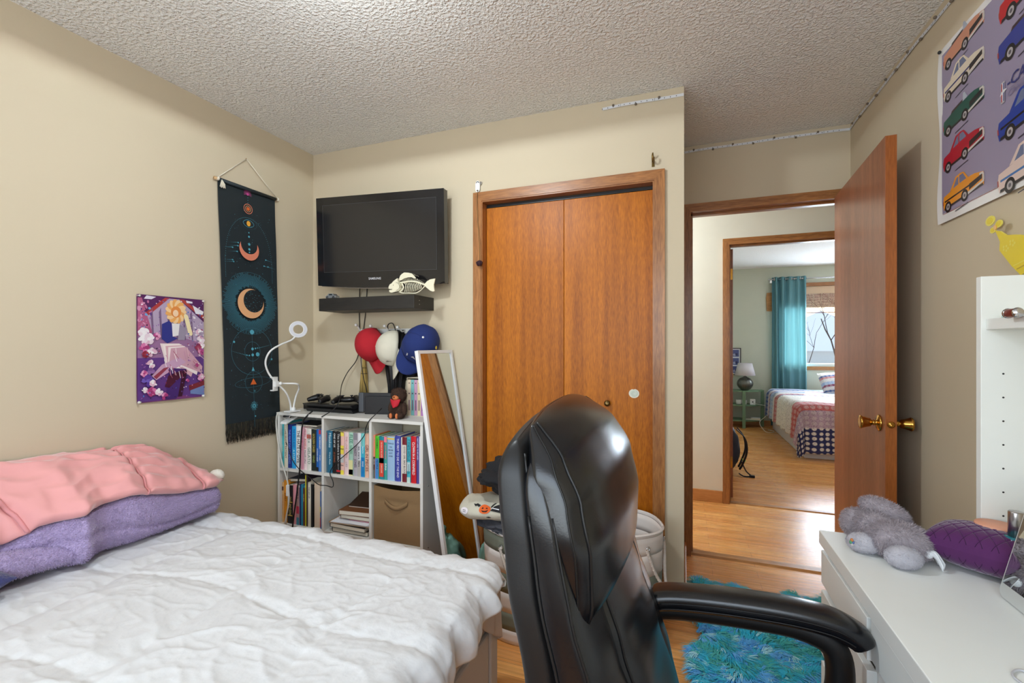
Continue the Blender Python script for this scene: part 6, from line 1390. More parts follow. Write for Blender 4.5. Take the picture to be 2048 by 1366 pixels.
# seat
q = MB()
def seatp(u, v):
    x = lerp(-0.06, 0.43, u); y = CY+lerp(-0.255, 0.255, v); ed = min(u, 1-u)*2; ew = min(v, 1-v)*2
    k = (1-(1-min(1, ed/0.35))**2.5)**0.4*(1-(1-min(1, ew/0.30))**2.5)**0.4
    return Vector((x, y, 0.400+0.090*k+0.006*math.cos((v-.5)*9)*k))
q.grid(seatp, 30, 30, leather); q.grid(lambda u, v: Vector((seatp(u, v).x, seatp(u, v).y, 0.399)), 4, 4, leather2); q.build('seat', e)
for s in (-1, 1):
    ya = CY+s*0.285
    q = MB(); pts = [Vector((-0.075, ya-s*0.010, 0.672)), Vector((-0.02, ya, 0.680)), Vector((0.08, ya, 0.690)), Vector((0.20, ya, 0.694)), Vector((0.28, ya, 0.688)), Vector((0.325, ya, 0.670)), Vector((0.340, ya, 0.654))]
    P_ = spline(pts, 8); vs = []; n = 20
    for i, p in enumerate(P_):
        t = i/(len(P_)-1); k = min(1, math.sqrt(max(0.0, min(1, (t)/0.05)))*1.0, math.sqrt(max(0.0, min(1, (1-t)/0.07)))); k = max(k, 0.05); d_ = (P_[min(i+1, len(P_)-1)]-P_[max(i-1, 0)]).normalized(); up_ = Vector((-d_.z, 0, d_.x))
        for j in range(n):
            a_ = 2*math.pi*j/n; c_, s2 = math.cos(a_), math.sin(a_); vs.append(p+Vector((0, 1, 0))*0.036*k*abs(c_)**0.6*(1 if c_ > 0 else -1)+up_*0.024*k*abs(s2)**0.7*(1 if s2 > 0 else -1))
    q.add(vs, [(i*n+j, i*n+(j+1) % n, (i+1)*n+(j+1) % n, (i+1)*n+j) for i in range(len(P_)-1) for j in range(n)]+[list(range(n))[::-1], list(range((len(P_)-1)*n, len(P_)*n))], leather, True); ap_ = q.build('arm_pad', e)
    q = MB(); fr = spline([Vector((-0.10, ya-s*0.014, 0.645)), Vector((0.0, ya, 0.657)), Vector((0.14, ya, 0.666)), Vector((0.23, ya, 0.664)), Vector((0.288, ya, 0.638)), Vector((0.300, ya, 0.57)), Vector((0.283, ya, 0.50)), Vector((0.24, ya, 0.43)), Vector((0.15, ya-s*0.02, 0.395)), Vector((0.05, ya-s*0.06, 0.39))], 7)
    vs = []; n = 10
    for i, p in enumerate(fr):
        d_ = (fr[min(i+1, len(fr)-1)]-fr[max(i-1, 0)]).normalized(); up_ = Vector((-d_.z, 0, d_.x)).normalized()
        for j in range(n): a_ = 2*math.pi*j/n; vs.append(p+Vector((0, 1, 0))*0.023*math.cos(a_)+up_*0.026*math.sin(a_))
    q.add(vs, [(i*n+j, i*n+(j+1) % n, (i+1)*n+(j+1) % n, (i+1)*n+j) for i in range(len(fr)-1) for j in range(n)]+[list(range(n))[::-1], list(range((len(fr)-1)*n, len(fr)*n))], nyl_b, True); q.build('arm_frame', e)
    q = MB(); q.tube([p+Vector((0, -s*0.0365, -0.010)) for p in P_[4:-10]], 0.0016, leather2, 5); q.tube([p+Vector((0, -s*0.0365, 0.002)) for p in P_[4:-10]], 0.0012, leather2, 5); q.build('arm_seam', ap_)
q = MB(); q.box(0.02, 0.24, CY-0.09, CY+0.09, 0.37, 0.399, nyl_b); q.lathe([(0.03, 0.08), (0.03, 0.22), (0.018, 0.22), (0.018, 0.375)], (0.13, CY, 0), nyl_b, 20); q.build('gas_column', e)
for k in range(5):
    a_ = k*2*math.pi/5+0.5; d_ = Vector((math.cos(a_), math.sin(a_), 0)); q = MB(); c0_ = Vector((0.13, CY, 0))
    q.tube([c0_+Vector((0, 0, 0.115)), c0_+d_*0.14+Vector((0, 0, 0.100)), c0_+d_*0.28+Vector((0, 0, 0.072))], [0.028, 0.022, 0.015], nyl_b, 10); bl_o = q.build('base_leg', e)
    q = MB(); M_ = Matrix.Rotation(a_, 3, 'Z') @ Matrix.Rotation(math.pi/2, 3, 'X')
    for s in (-0.014, 0.014): q.lathe([(0, -0.008), (0.027, -0.008), (0.028, 0), (0.027, 0.008), (0, 0.008)], c0_+d_*0.28+Vector((0, 0, 0.029))+Vector((-math.sin(a_), math.cos(a_), 0))*s, nyl_b, 18, M_)
    q.build('caster', bl_o)

# ------------------------------------------------------------------ desk with hutch
desk_w = mat('white_desk_foil', (234, 236, 232), 0.38, var=0.01, spec=0.5)
DXa, DXb, DY1, DZt = 0.348, 0.835, 1.468, 0.750; DYn = -0.30
e = thing('desk', ((DXa+DXb)/2, 0.6, 0), 'white desk with drawers and a shelf hutch along the right wall', 'desk')
q = MB(); q.box(DXa, DXb, DYn, DY1, DZt-0.036, DZt, desk_w); q.build('desktop', e, bevel=0.002)
q = MB(); q.box(DXa+0.02, DXb-0.01, DY1-0.020, DY1-0.001, 0, DZt-0.037, desk_w); q.build('side_panel', e, bevel=0.001)
q = MB(); q.box(DXa+0.02, DXb-0.01, 1.118, 1.136, 0, DZt-0.037, desk_w); q.build('side_panel', e, bevel=0.001)
q = MB(); q.box(DXa+0.02, DXb-0.01, DYn+0.001, DYn+0.02, 0, DZt-0.037, desk_w); q.build('side_panel', e, bevel=0.001)
q = MB(); q.box(DXb-0.03, DXb-0.018, DYn+0.02, 1.118, 0.42, DZt-0.037, desk_w); q.build('back_panel', e)
q = MB()
for a_, b in ((0.700, 0.612), (0.592, 0.420), (0.400, 0.055)):
    q = MB(); q.box(DXa+0.003, DXa+0.021, 1.128, DY1-0.010, b, a_ if a_ == 0.700 else a_-0.0, desk_w); q.build('drawer_front', e, bevel=0.0015)
    q = MB(); q.box(DXa+0.022, DXb-0.05, 1.137, DY1-0.021, b+0.01, a_-0.02, flat((196, 196, 192), .5)); q.build('drawer_box', e)
q = MB(); q.box(DXa+0.006, DXa+0.022, DYn+0.021, 1.116, 0.622, 0.706, desk_w); q.build('drawer_front', e, bevel=0.0015)
q = MB(); q.box(DXa+0.024, DXb-0.06, DYn+0.03, 1.110, 0.632, 0.700, flat((196, 196, 192), .5)); q.build('drawer_box', e)
q = MB(); q.box(0.655, DXb, 1.392, 1.411, DZt, 1.418, desk_w); q.build('hutch_side', e, bevel=0.001)
q = MB(); q.box(0.655, DXb, DYn+0.10, DYn+0.119, DZt, 1.418, desk_w); q.build('hutch_side', e, bevel=0.001)
q = MB(); q.box(0.664, DXb, DYn+0.119, 1.3915, 1.293, 1.318, desk_w); q.build('hutch_shelf', e, bevel=0.001)
F = Fr((0, 1.3919, 0), (1, 0, 0), (0, 0, 1)); q = MB()
for k in range(7): q.disc(0.695, 0.86+0.055*k, 0.0022, F, flat((40, 40, 40)), 0.0003, 10)
o = q.build('shelf_holes', e)
for dx, dy, rot, L in ((0.47, 1.18, 0.3, 0.03), (0.44, 1.22, 0.5, 0.012), (0.52, 1.05, -0.8, 0.02)): pass

# plush toy lying on the desk
gp = mat('grey_plush', (178, 168, 174), 0.95, var=0.12, vscale=50, bump=0.7, bscale=260, bdist=0.004); gp2 = mat('grey_suede', (190, 187, 194), 0.85, bump=0.5, bscale=300); ribbon = mat('white_ribbon', (226, 228, 230), 0.6)
e = thing('plush_dog', (0.45, 1.35, DZt), 'fluffy grey plush toy with floppy ears lying face down on the white desk', 'plush toy')
q = MB(); R_ = random.Random(31); pts = []
def pb(u, v, z, r, rot=0.0, k=1400, mt=gp, el=0.0):
    k = int(k*2.6)
    c = at(u, v, z=DZt+z); M_ = Matrix.Rotation(rot, 3, 'Z') @ Matrix.Rotation(el, 3, 'Y'); q.ball(c, r, mt, M_, 24, 16, fn=lambda d: 1+0.05*nz(d.x*2+u, d.y*2, d.z*2))
    for i in range(k):
        d = Vector((R_.gauss(0, 1), R_.gauss(0, 1), R_.gauss(0, 1))).normalized(); pts.append((c+M_ @ Vector((d.x*r[0], d.y*r[1], d.z*r[2])), (M_ @ Vector((d.x/r[0], d.y/r[1], d.z/r[2]))).normalized()))
pb(1800, 1082, 0.040, (0.062, 0.048, 0.042), 0.0, 3600); pb(1752, 1055, 0.045, (0.044, 0.040, 0.040), 0.2, 2400)
fur(q, pts, gp, 0.0085, 0.0008, R_, 0.35, 0.38, comb=Vector((0.3, -0.2, -0.3))); q.build('body', e)
for u, v, z, r, rot, k, el in ((1712, 1045, 0.036, (0.034, 0.030, 0.036), 0.3, 1500, 0), (1768, 1024, 0.078, (0.052, 0.030, 0.028), -0.45, 2000, 0.35)):
    q = MB(); pts = []; pb(u, v, z, r, rot, k, gp, el); fur(q, pts, gp, 0.0080, 0.0008, R_, 0.3, 0.38, comb=Vector((0.4, -0.2, -0.2))); q.build('ear', e)
for u, v, z, r, rot in ((1728, 1086, 0.0235, (0.036, 0.025, 0.0235), -0.1), (1807, 1115, 0.025, (0.036, 0.026, 0.0245), 0.12), (1848, 1086, 0.032, (0.030, 0.028, 0.026), 0.3)):
    q = MB(); pts = []; pb(u, v, z, r, rot, 1800, gp2); fur(q, pts, gp2, 0.0026, 0.0007, R_, 0.2, 0.6); q.build('paw', e)
q = MB(); c = at(1708, 1083, z=DZt+0.034)+Vector((-0.004, -0.004, 0))
for k, col in enumerate([(90, 110, 170), (196, 120, 60), (80, 150, 110), (200, 190, 190)]): a_ = k*1.57; q.ball(c+Vector((0.002*math.cos(a_)-0.002, -0.002, 0.005*math.sin(a_))), (0.0035, 0.0045, 0.0045), flat(col, .3), nu=8, nv=6)
q.build('patch', e)
q = MB(); c = at(1856, 1108, z=DZt+0.030)
for k in range(4):
    a_ = -0.9+k*0.7; w0 = c; q.grid(lambda u, v: c+Vector((0.028*u*math.cos(a_), 0.028*u*math.sin(a_)-0.004*v, -0.018*u*u+0.014*(v-0.5)+0.006*math.sin(u*4))), 10, 3, ribbon)
q.ball(c, 0.010, ribbon, nu=12, nv=8); q.build('ribbon', e, solid=0.001)
# purple quilted cushion
pv = mat('purple_velvet', (78, 22, 82), 0.85, var=0.08, vscale=40, sheen=0.5); pd = mat('purple_stitch', (52, 16, 58), 0.9)
pc2 = at(1922, 1085, z=DZt+0.052); pc2 = Vector((0.638, 1.332, DZt+0.050)); PM2 = Matrix.Rotation(-0.62, 3, 'Z') @ Matrix.Rotation(-0.06, 3, 'X')
e = thing('velvet_cushion', (pc2.x, pc2.y, DZt), 'small purple diamond-quilted cushion on the desk behind the plush toy', 'cushion')
def pq(u, v, sgn):
    x, y = -1+2*u, -1+2*v; ex_ = (1-abs(x)**2.6)*(1-abs(y)**2.6); k = max(0, ex_)**0.42
    X, Y = x*0.100, y*0.080; X *= 1-0.06*(1-abs(y)**2)*abs(x)**4; a1 = abs(math.sin((x*8.0+y*4.6)*math.pi/2)); a2 = abs(math.sin((x*8.0-y*4.6)*math.pi/2)); g_ = 0.0034*min(1, min(a1, a2)/0.30)
    z = sgn*(0.046*k+g_*k)
    return pc2+PM2 @ Vector((X, Y, max(z, -0.048)))
q = MB(); q.grid(lambda u, v: pq(u, v, 1), 150, 90, pv); q.grid(lambda u, v: pq(1-u, v, -1), 110, 70, pv); q.build('cushion_cover', e)
q = MB()
for s, sg in ((-1, 1), (1, 1), (-1, -1), (1, -1)):
    for c_ in range(-12, 13):
        seg = []
        for i in range(61):
            y = -0.97+1.94*i/60; x = (c_*2/1.0-s*4.6*y)/8.0
            if abs(x) < 0.965: seg.append(pq((x+1)/2, (y+1)/2, sg)+Vector((0, 0, 0.0004*sg)))
            else:
                if len(seg) > 2: q.tube(seg, 0.0007, pd, 4)
                seg = []
        if len(seg) > 2: q.tube(seg, 0.0007, pd, 4)
q.build('quilting', e)
# round tin, jar, panel, loop of cable
c = Vector((0.636, 1.330, 0)); c = at(1993, 1050, z=0.850); e = thing('round_box', (c.x, c.y, DZt), 'round white box with a pale pink lid beside the purple cushion', 'box')
q = MB(); q.lathe([(0, 0), (0.032, 0), (0.033, 0.002), (0.033, 0.090), (0, 0.090)], (c.x, c.y, DZt+0.0005), flat((206, 200, 194), .5), 32); q.build('body', e)
q = MB(); q.lathe([(0.0, 0.0905), (0.0355, 0.0905), (0.0365, 0.092), (0.0365, 0.100), (0.035, 0.102), (0, 0.102)], (c.x, c.y, DZt), flat((222, 158, 130), .5), 32); q.build('lid', e)
c = at(2032, 1030, z=0.895); e = thing('cosmetic_jar', (c.x, c.y, DZt), 'teal bottle with a brushed silver cap on the desk against the hutch', 'bottle')
tg = mat('teal_glass', (20, 110, 124), 0.15, spec=0.7); q = MB(); q.lathe([(0, 0), (0.018, 0), (0.020, 0.003), (0.020, 0.085), (0.018, 0.098), (0.0, 0.098)], (c.x, c.y, DZt+.0005), tg, 28); q.build('bottle_body', e)
q = MB(); q.lathe([(0, 0.0985), (0.0125, 0.0985), (0.0125, 0.150), (0.0115, 0.152), (0, 0.152)], (c.x, c.y, DZt+.0005), mat('brushed_silver', (190, 186, 186), 0.3, 1.0), 28); q.build('cap', e)
e = thing('desk_mirror', (0.62, 0.98, DZt), 'tilted glossy silver-edged panel at the right border reflecting the plush toy', 'mirror')
pb0 = Vector((0.602, 1.212, DZt+0.026)); FD = Fr(pb0, (0, -1, 0), Vector((0.24, 0, 1)).normalized())
if FD.n.x > 0: raise Exception('panel')
q = MB(); q.prism([(0, -0.010), (0.004, -0.018), (0.014, -0.0235), (0.30, -0.0235), (0.30, 0.20), (0, 0.20)], FD, -0.009, 0.0, mat('silver_shell', (206, 208, 204), 0.35, 0.3)); q.build('frame', e, bevel=0.002)
q = MB(); q.rect(0.003, 0.003, 0.297, 0.197, FD, mir, 0.0004); q.build('glossy_face', e)
q = MB(); q.prism([(0.6105, DZt+0.0005), (0.70, DZt+0.0005), (0.70, DZt+0.006), (0.640, DZt+0.10), (0.632, DZt+0.10), (0.6125, DZt+0.012)], Fr((0, 1.02, 0), (1, 0, 0), (0, 0, 1)), 0.0, 0.06, mat('stand_white', (214, 218, 214), 0.4)); q.build('stand', e, bevel=0.005, seg=3)
cable([at(2062, 1348, z=DZt+.003), at(2040, 1340, z=DZt+.003), at(2026, 1344, z=DZt+.003), at(2027, 1353, z=DZt+.003), at(2040, 1364, z=DZt+.003), at(2060, 1378, z=DZt+.003)], 0.0018, mat('grey_cord', (190, 190, 194), 0.4), 'thin light grey cord loop lying on the desk')
# jewellery on the hutch shelf
q = MB(); bz = 1.3185; c = at(2026, 626, z=bz+0.006)
q.lathe([(0.008, -0.016), (0.0095, -0.010), (0.0095, 0.010), (0.008, 0.016)], c, flat((110, 30, 24), .3), 16, Matrix.Rotation(math.pi/2, 3, 'X'))
for s in (-1, 1): q.lathe([(0.0085, -0.004), (0.011, 0), (0.0085, 0.004)], c+Vector((0, s*0.015, 0)), chrome, 16, Matrix.Rotation(math.pi/2, 3, 'X'))
tag(q.build('lighter'), 'small red and silver trinket cylinder on the hutch shelf', 'trinket')
q = MB(); R_ = random.Random(3); P_ = spline([at(1972, 640, z=bz+.003), at(1985, 635, z=bz+.003), at(1992, 640, z=bz+.003), at(2003, 634, z=bz+.003), at(2015, 632, z=bz+.003)], 8)
for p in P_: q.ball(p, 0.0026, R_.choice([flat((228, 224, 214), .3), flat((228, 224, 214), .3), flat((90, 190, 196), .3)]), nu=8, nv=6)
tag(q.build('bead_necklace'), 'string of white and turquoise beads on the hutch shelf', 'necklace')
# yellow paper crown on the right wall
yl = mat('yellow_acrylic', (232, 208, 20), 0.35, spec=0.5); yl2 = mat('yellow_pale', (236, 222, 96), 0.4)
WXc = XR-0.022; Fy = Fr((WXc, 0, 0), (0, -1, 0), (0, 0, 1)); cv = lambda u, v: (-at(u, v, x=WXc).y, at(u, v, x=WXc).z)
U5, V5 = lambda x: 1840+x/4.553, lambda y: 380+y/4.553; g5 = lambda pts: [cv(U5(x), V5(y)) for x, y in pts]
e = thing('party_crown', (WXc, 1.6, cv(2048, 552)[1]), 'bright yellow crown shaped cut-out stuck on the right wall above the hutch', 'decoration')
body = g5([(700, 370), (745, 375), (800, 410), (870, 405), (930, 405), (990, 420), (1060, 360), (1130, 330), (1180, 380), (1160, 480), (1190, 560), (1090, 660), (935, 775), (850, 690), (740, 550), (745, 470), (715, 400)])
q = MB(); q.prism(body[::-1] if False else body, Fy, 0, 0.004, yl, yl2); q.build('crown_body', e, bevel=0.001)
q = MB()
for x, y, r, ry_ in ((655, 280, 38, 44), (735, 305, 30, 28), (680, 365, 24, 30)):
    cc = cv(U5(x), V5(y)); rr = abs(cv(U5(x+r), V5(y))[0]-cc[0]); q.disc(cc[0], cc[1], rr*1.1, Fy, yl2, 0.0045, ry=rr*0.75); q.disc(cc[0], cc[1], rr*.75, Fy, yl, 0.005, ry=rr*.5)
cc = cv(U5(706), V5(340)); q.disc(cc[0], cc[1], 0.007, Fy, flat((226, 170, 80), .2), 0.006)
q.build('clover_tip', e, solid=0.002)
q = MB()
for x, y in ((860, 480), (800, 530)):
    for k in range(5): a_ = k*1.257; cc = cv(U5(x+22*math.cos(a_)), V5(y+22*math.sin(a_))); q.disc(cc[0], cc[1], 0.0035, Fy, yl2, 0.0046)
q.line(g5([(870, 690), (1130, 560)]), 0.003, Fy, yl2, 0.0046); q.line(g5([(900, 720), (1150, 590)]), 0.003, Fy, flat((190, 160, 20), .4), 0.0046); q.build('relief', e)

# ------------------------------------------------------------------ shag rug
q = MB(); R_ = random.Random(77)
cols_ = [mat('shag_turquoise', (36, 196, 230), 0.8, sheen=0.4), mat('shag_blue', (92, 188, 255), 0.8, sheen=0.4), mat('shag_teal', (76, 190, 186), 0.85), mat('shag_pale', (176, 240, 250), 0.8, sheen=0.4)]
RX0, RX1, RY0, RY1 = 0.055, 0.675, 1.40, 2.57
q.box(RX0+0.02, RX1-0.02, RY0+0.02, RY1-0.02, 0.0005, 0.010, cols_[2])
nt_ = 8200
for i in range(nt_):
    x, y = R_.uniform(RX0, RX1), R_.uniform(RY0, RY1); a_ = 3.2*nz(x*4.5, y*4.5, 2)*2+R_.gauss(0, 0.35); k = nz(x*11, y*11, 5)+R_.gauss(0, 0.25)
    mt_ = cols_[1] if k > 0.28 else (cols_[3] if k > 0.16 else (cols_[2] if k < -0.22 else cols_[0])); L = R_.uniform(0.045, 0.075); lift = R_.uniform(0.25, 0.8)
    for b_ in range(10):
        aa = a_+R_.gauss(0, 0.28); d_ = Vector((math.cos(aa), math.sin(aa), 0)); sd = Vector((-d_.y, d_.x, 0))*0.0011; p0 = Vector((x+R_.gauss(0, .003), y+R_.gauss(0, .003), 0.006))
        p1 = p0+d_*L*0.35+Vector((0, 0, L*lift*0.55)); p2 = p0+d_*L*0.75+Vector((0, 0, L*lift*0.62))+sd*R_.gauss(0, 3); p3 = p0+d_*L*1.05+Vector((0, 0, L*lift*0.38))+sd*R_.gauss(0, 6)
        q.add([p0-sd, p0+sd, p1-sd*1.2, p1+sd*1.2, p2-sd, p2+sd, p3], [(0, 1, 3, 2), (2, 3, 5, 4), (4, 5, 6)], mt_)
tag(q.build('shag_rug'), 'turquoise and blue long shag rug on the floor before the doorway', 'rug', kind='stuff')
# ------------------------------------------------------------------ far bedroom
# bed, quilt, pillow
QX0, QX1, QY0, QY1 = 1.25, 2.75, 5.86, 7.76
e = thing('bed', (2.0, 6.9, 0), 'low bed with a white base under the far bedroom window', 'bed')
q = MB(); q.box(QX0, QX1, QY0, QY1, 0.0, 0.22, mat('white_divan', (214, 212, 216), 0.7)); q.build('base', e, bevel=0.01)
q = MB(); q.box(QX0+0.01, QX1-0.01, QY0+0.01, QY1-0.01, 0.222, 0.545, mat('mattress_cloth', (220, 216, 214), 0.9)); q.build('mattress', e, bevel=0.03)
def quilt_mat():
    m = bpy.data.materials.new('patchwork_quilt'); m.use_nodes = True; n = m.node_tree; b = n.nodes['Principled BSDF']; b.inputs['Roughness'].default_value = 0.9
    tc = n.nodes.new('ShaderNodeTexCoord'); sx = n.nodes.new('ShaderNodeSeparateXYZ'); n.links.new(tc.outputs['UV'], sx.inputs[0])
    cr = n.nodes.new('ShaderNodeValToRGB'); cr.color_ramp.interpolation = 'CONSTANT'; el = cr.color_ramp.elements
    bands = [(0, (176, 186, 206)), (.05, (60, 84, 140)), (.075, (206, 202, 206)), (.13, (130, 60, 90)), (.17, (150, 170, 200)), (.23, (206, 200, 196)), (.29, (180, 110, 110)), (.33, (64, 84, 134)), (.37, (222, 216, 206)), (.62, (214, 206, 200)), (.67, (186, 96, 96)), (.80, (172, 150, 170)), (.88, (38, 44, 92))]
    el[0].position = 0; el[0].color = lin(bands[0][1]); el[1].position = bands[1][0]; el[1].color = lin(bands[1][1])
    for p, c in bands[2:]: q = el.new(p); q.color = lin(c)
    n.links.new(sx.outputs['Y'], cr.inputs[0])
    mp = n.nodes.new('ShaderNodeMapping'); mp.inputs['Scale'].default_value = (30, 42, 1); n.links.new(tc.outputs['UV'], mp.inputs[0])
    vo = n.nodes.new('ShaderNodeTexVoronoi'); vo.inputs['Scale'].default_value = 1.0; vo.inputs['Randomness'].default_value = 0.15; n.links.new(mp.outputs[0], vo.inputs['Vector'])
    r2 = n.nodes.new('ShaderNodeValToRGB'); r2.color_ramp.elements[0].position = 0.26; r2.color_ramp.elements[1].position = 0.40
    n.links.new(vo.outputs['Distance'], r2.inputs[0])
    mp3 = n.nodes.new('ShaderNodeMapping'); mp3.inputs['Scale'].default_value = (150, 200, 1); n.links.new(tc.outputs['UV'], mp3.inputs[0])
    v3 = n.nodes.new('ShaderNodeTexVoronoi'); v3.inputs['Scale'].default_value = 1.0; n.links.new(mp3.outputs[0], v3.inputs['Vector'])
    r3 = n.nodes.new('ShaderNodeValToRGB'); r3.color_ramp.elements[0].position = 0.22; r3.color_ramp.elements[1].position = 0.40; n.links.new(v3.outputs['Distance'], r3.inputs[0])
    mu = n.nodes.new('ShaderNodeMath'); mu.operation = 'MAXIMUM'; n.links.new(r2.outputs[0], mu.inputs[0]); lt = n.nodes.new('ShaderNodeMath'); lt.operation = 'LESS_THAN'; lt.inputs[1].default_value = 0.88; n.links.new(sx.outputs['Y'], lt.inputs[0]); l2 = n.nodes.new('ShaderNodeMath'); l2.operation = 'MULTIPLY'; l2.inputs[1].default_value = 0.68; n.links.new(lt.outputs[0], l2.inputs[0]); n.links.new(l2.outputs[0], mu.inputs[1])
    mx = n.nodes.new('ShaderNodeMix'); mx.data_type = 'RGBA'; mx.inputs[6].default_value = lin((214, 208, 204)); n.links.new(mu.outputs[0], mx.inputs[0]); n.links.new(cr.outputs[0], mx.inputs[7])
    m4 = n.nodes.new('ShaderNodeMix'); m4.data_type = 'RGBA'; m4.blend_type = 'MULTIPLY'; m4.inputs[0].default_value = 0.5; n.links.new(mx.outputs[2], m4.inputs[6]); n.links.new(r3.outputs[0], m4.inputs[7])
    n.links.new(m4.outputs[2], b.inputs['Base Color'])
    return m
qm = quilt_mat()
def quilt_pt(u, v):
    a = lerp(-0.44, 1.46, u); b = lerp(1.90, -0.58, v)   # a across from the left hem, b from the head to the foot hem
    oa, ob = max(0, -a), max(0, -b); r = math.hypot(oa, ob); R = 0.07; ang = min(r/R, 1.45); out = R*math.sin(ang); drop = R*(1-math.cos(ang))+max(0, r-R*1.45)*0.93
    x = QX0+max(a, 0); y = QY0+max(b, 0)
    if r > 0: x -= out*oa/r+(0.07*oa if ob > 0 else 0.05*oa); y -= out*ob/r+0.05*ob
    z = 0.585-drop+0.010*nz(a*4, b*4)*(1 if r < .1 else 0.3)
    hg = min(1, r/0.1); f_ = 0.016*hg*math.sin((b if oa > ob else a)*22)
    if r > 0: x -= f_*oa/r; y -= f_*ob/r
    return Vector((x, y, max(z, 0.02)))
q = MB(); q.grid(quilt_pt, 90, 120, qm); o = q.build('patchwork_quilt'); uv = o.data.uv_layers.new(name='UVMap')
for poly in o.data.polygons:
    for li in poly.loop_indices: vi = o.data.loops[li].vertex_index; uv.data[li].uv = ((vi % 91)/90, (vi//91)/120)
md = o.modifiers.new('solid', 'SOLIDIFY'); md.thickness = 0.012; md.offset = -1
tag(o, 'blue, red and white patchwork quilt draped over the far room bed', 'quilt')
def pillow_pt(u, v, s):
    x, y = -1+2*u, -1+2*v; k = max(0, (1-abs(x)**2.5)*(1-abs(y)**2.5))**0.45
    return Vector((2.12, 7.42, 0.71))+Matrix.Rotation(0.62, 3, 'X') @ Vector((x*0.34, y*0.23, s*0.085*k))
q = MB(); q.grid(lambda u, v: pillow_pt(u, v, 1), 30, 20, qm); q.grid(lambda u, v: pillow_pt(1-u, v, -1), 30, 20, qm); o = q.build('patchwork_pillow'); uv = o.data.uv_layers.new(name='UVMap')
for poly in o.data.polygons:
    for li in poly.loop_indices: vi = o.data.loops[li].vertex_index % 651; uv.data[li].uv = ((vi % 31)/60, 0.02+0.45*(vi//31)/20)
tag(o, 'patchwork pillow leaning on the wall end of the far room bed', 'pillow')
# side table
grn = mat('sage_paint', (108, 138, 108), 0.5); NX, NY = 0.80, 7.93
e = thing('side_table', (NX, NY-0.17, 0), 'sage green half-round three tier side table against the far wall', 'table')
for z in (0.10, 0.33, 0.545):
    q = MB(); pts = [(NX+0.34*math.cos(a_), NY-0.30*math.sin(a_)) for a_ in [math.pi*i/28 for i in range(29)]]; q.prism(pts[::-1], Fr((0, 0, z), (1, 0, 0), (0, 1, 0)), 0, 0.018, grn); q.build('shelf' if z < 0.5 else 'table_top', e, bevel=0.002)
for a_ in (0.14, math.pi/2-0.15, math.pi-0.14):
    q = MB(); x, y = NX+0.335*math.cos(a_), NY-0.305*math.sin(a_); q.box(x-0.022, x+0.022, y-0.011, y+0.011, 0, 0.560, grn); q.build('leg', e, bevel=0.002)
# lamp
c = at(1490, 780, y=7.74); LXx = c.x; zt2 = 0.5635
e = thing('table_lamp', (LXx, 7.74, zt2), 'round metallic bedside lamp with a pale linen shade', 'lamp')
pew = mat('pewter_ceramic', (112, 112, 106), 0.3, 0.6, bump=0.3, bscale=80); q = MB()
prof = [(0.0, 0), (0.045, 0), (0.050, 0.004)]+[(0.045+0.066*math.sin(math.pi*t)**0.75, 0.006+0.190*t) for t in [i/18 for i in range(1, 18)]]+[(0.030, 0.200), (0.022, 0.210), (0.0, 0.212)]
q.lathe(prof, (LXx, 7.74, zt2), pew, 36)
for k in range(18):
    a_ = k*2*math.pi/18; q.tube([Vector((LXx+(r+0.001)*math.cos(a_), 7.74+(r+0.001)*math.sin(a_), zt2+z)) for r, z in prof[3:-3]], 0.0016, pew, 4)
q.build('lamp_base', e)
q = MB(); q.lathe([(0.006, 0.21), (0.006, 0.30)], (LXx, 7.74, zt2), brass_old, 10); q.build('lamp_stem', e)
q = MB(); q.lathe([(0.142, 0.228), (0.098, 0.412)], (LXx, 7.74, zt2), mat('linen_shade', (206, 200, 204), 0.9, bump=0.2, bscale=300), 36, cap=False); q.build('lamp_shade', e, solid=0.003)
# photo frame
p0, p1 = at(1482, 750, y=FY-0.012), at(1482, 696, y=FY-0.012); e = thing('picture_frame', (p0.x-0.2, FY-0.01, p0.z), 'dark framed collage of small photographs on the far wall behind the lamp', 'picture')
q = MB(); x1, x0 = p0.x, p0.x-0.42; z0, z1 = p0.z, p1.z; fk = flat((52, 42, 46), .4)
for a_, b, c_, d in ((x0, z0, x1, z0+0.012), (x0, z1-0.012, x1, z1), (x0, z0+0.012, x0+0.012, z1-0.012), (x1-0.012, z0+0.012, x1, z1-0.012)): q.box(a_, c_, FY-0.018, FY-0.0005, b, d, fk)
q.build('frame', e)
F = Fr((x0, FY-0.007, z0), (1, 0, 0), (0, 0, 1)); q = MB(); q.rect(0.012, 0.012, 0.408, z1-z0-0.012, F, flat((214, 216, 224), .5)); H_ = z1-z0
for r in range(3):
    for c2 in range(3): q.rect(0.03+c2*0.128, 0.03+r*(H_-0.04)/3, 0.03+c2*0.128+0.105, 0.03+r*(H_-0.04)/3+(H_-0.1)/3, F, flat((70, 80, 130), .4), 0.0005); q.disc(0.07+c2*0.128, 0.06+r*(H_-0.04)/3, 0.02, F, flat((150, 156, 186), .4), 0.001); q.disc(0.10+c2*0.128, 0.07+r*(H_-0.04)/3, 0.018, F, flat((40, 44, 84), .4), 0.0012)
q.build('photographs', e)
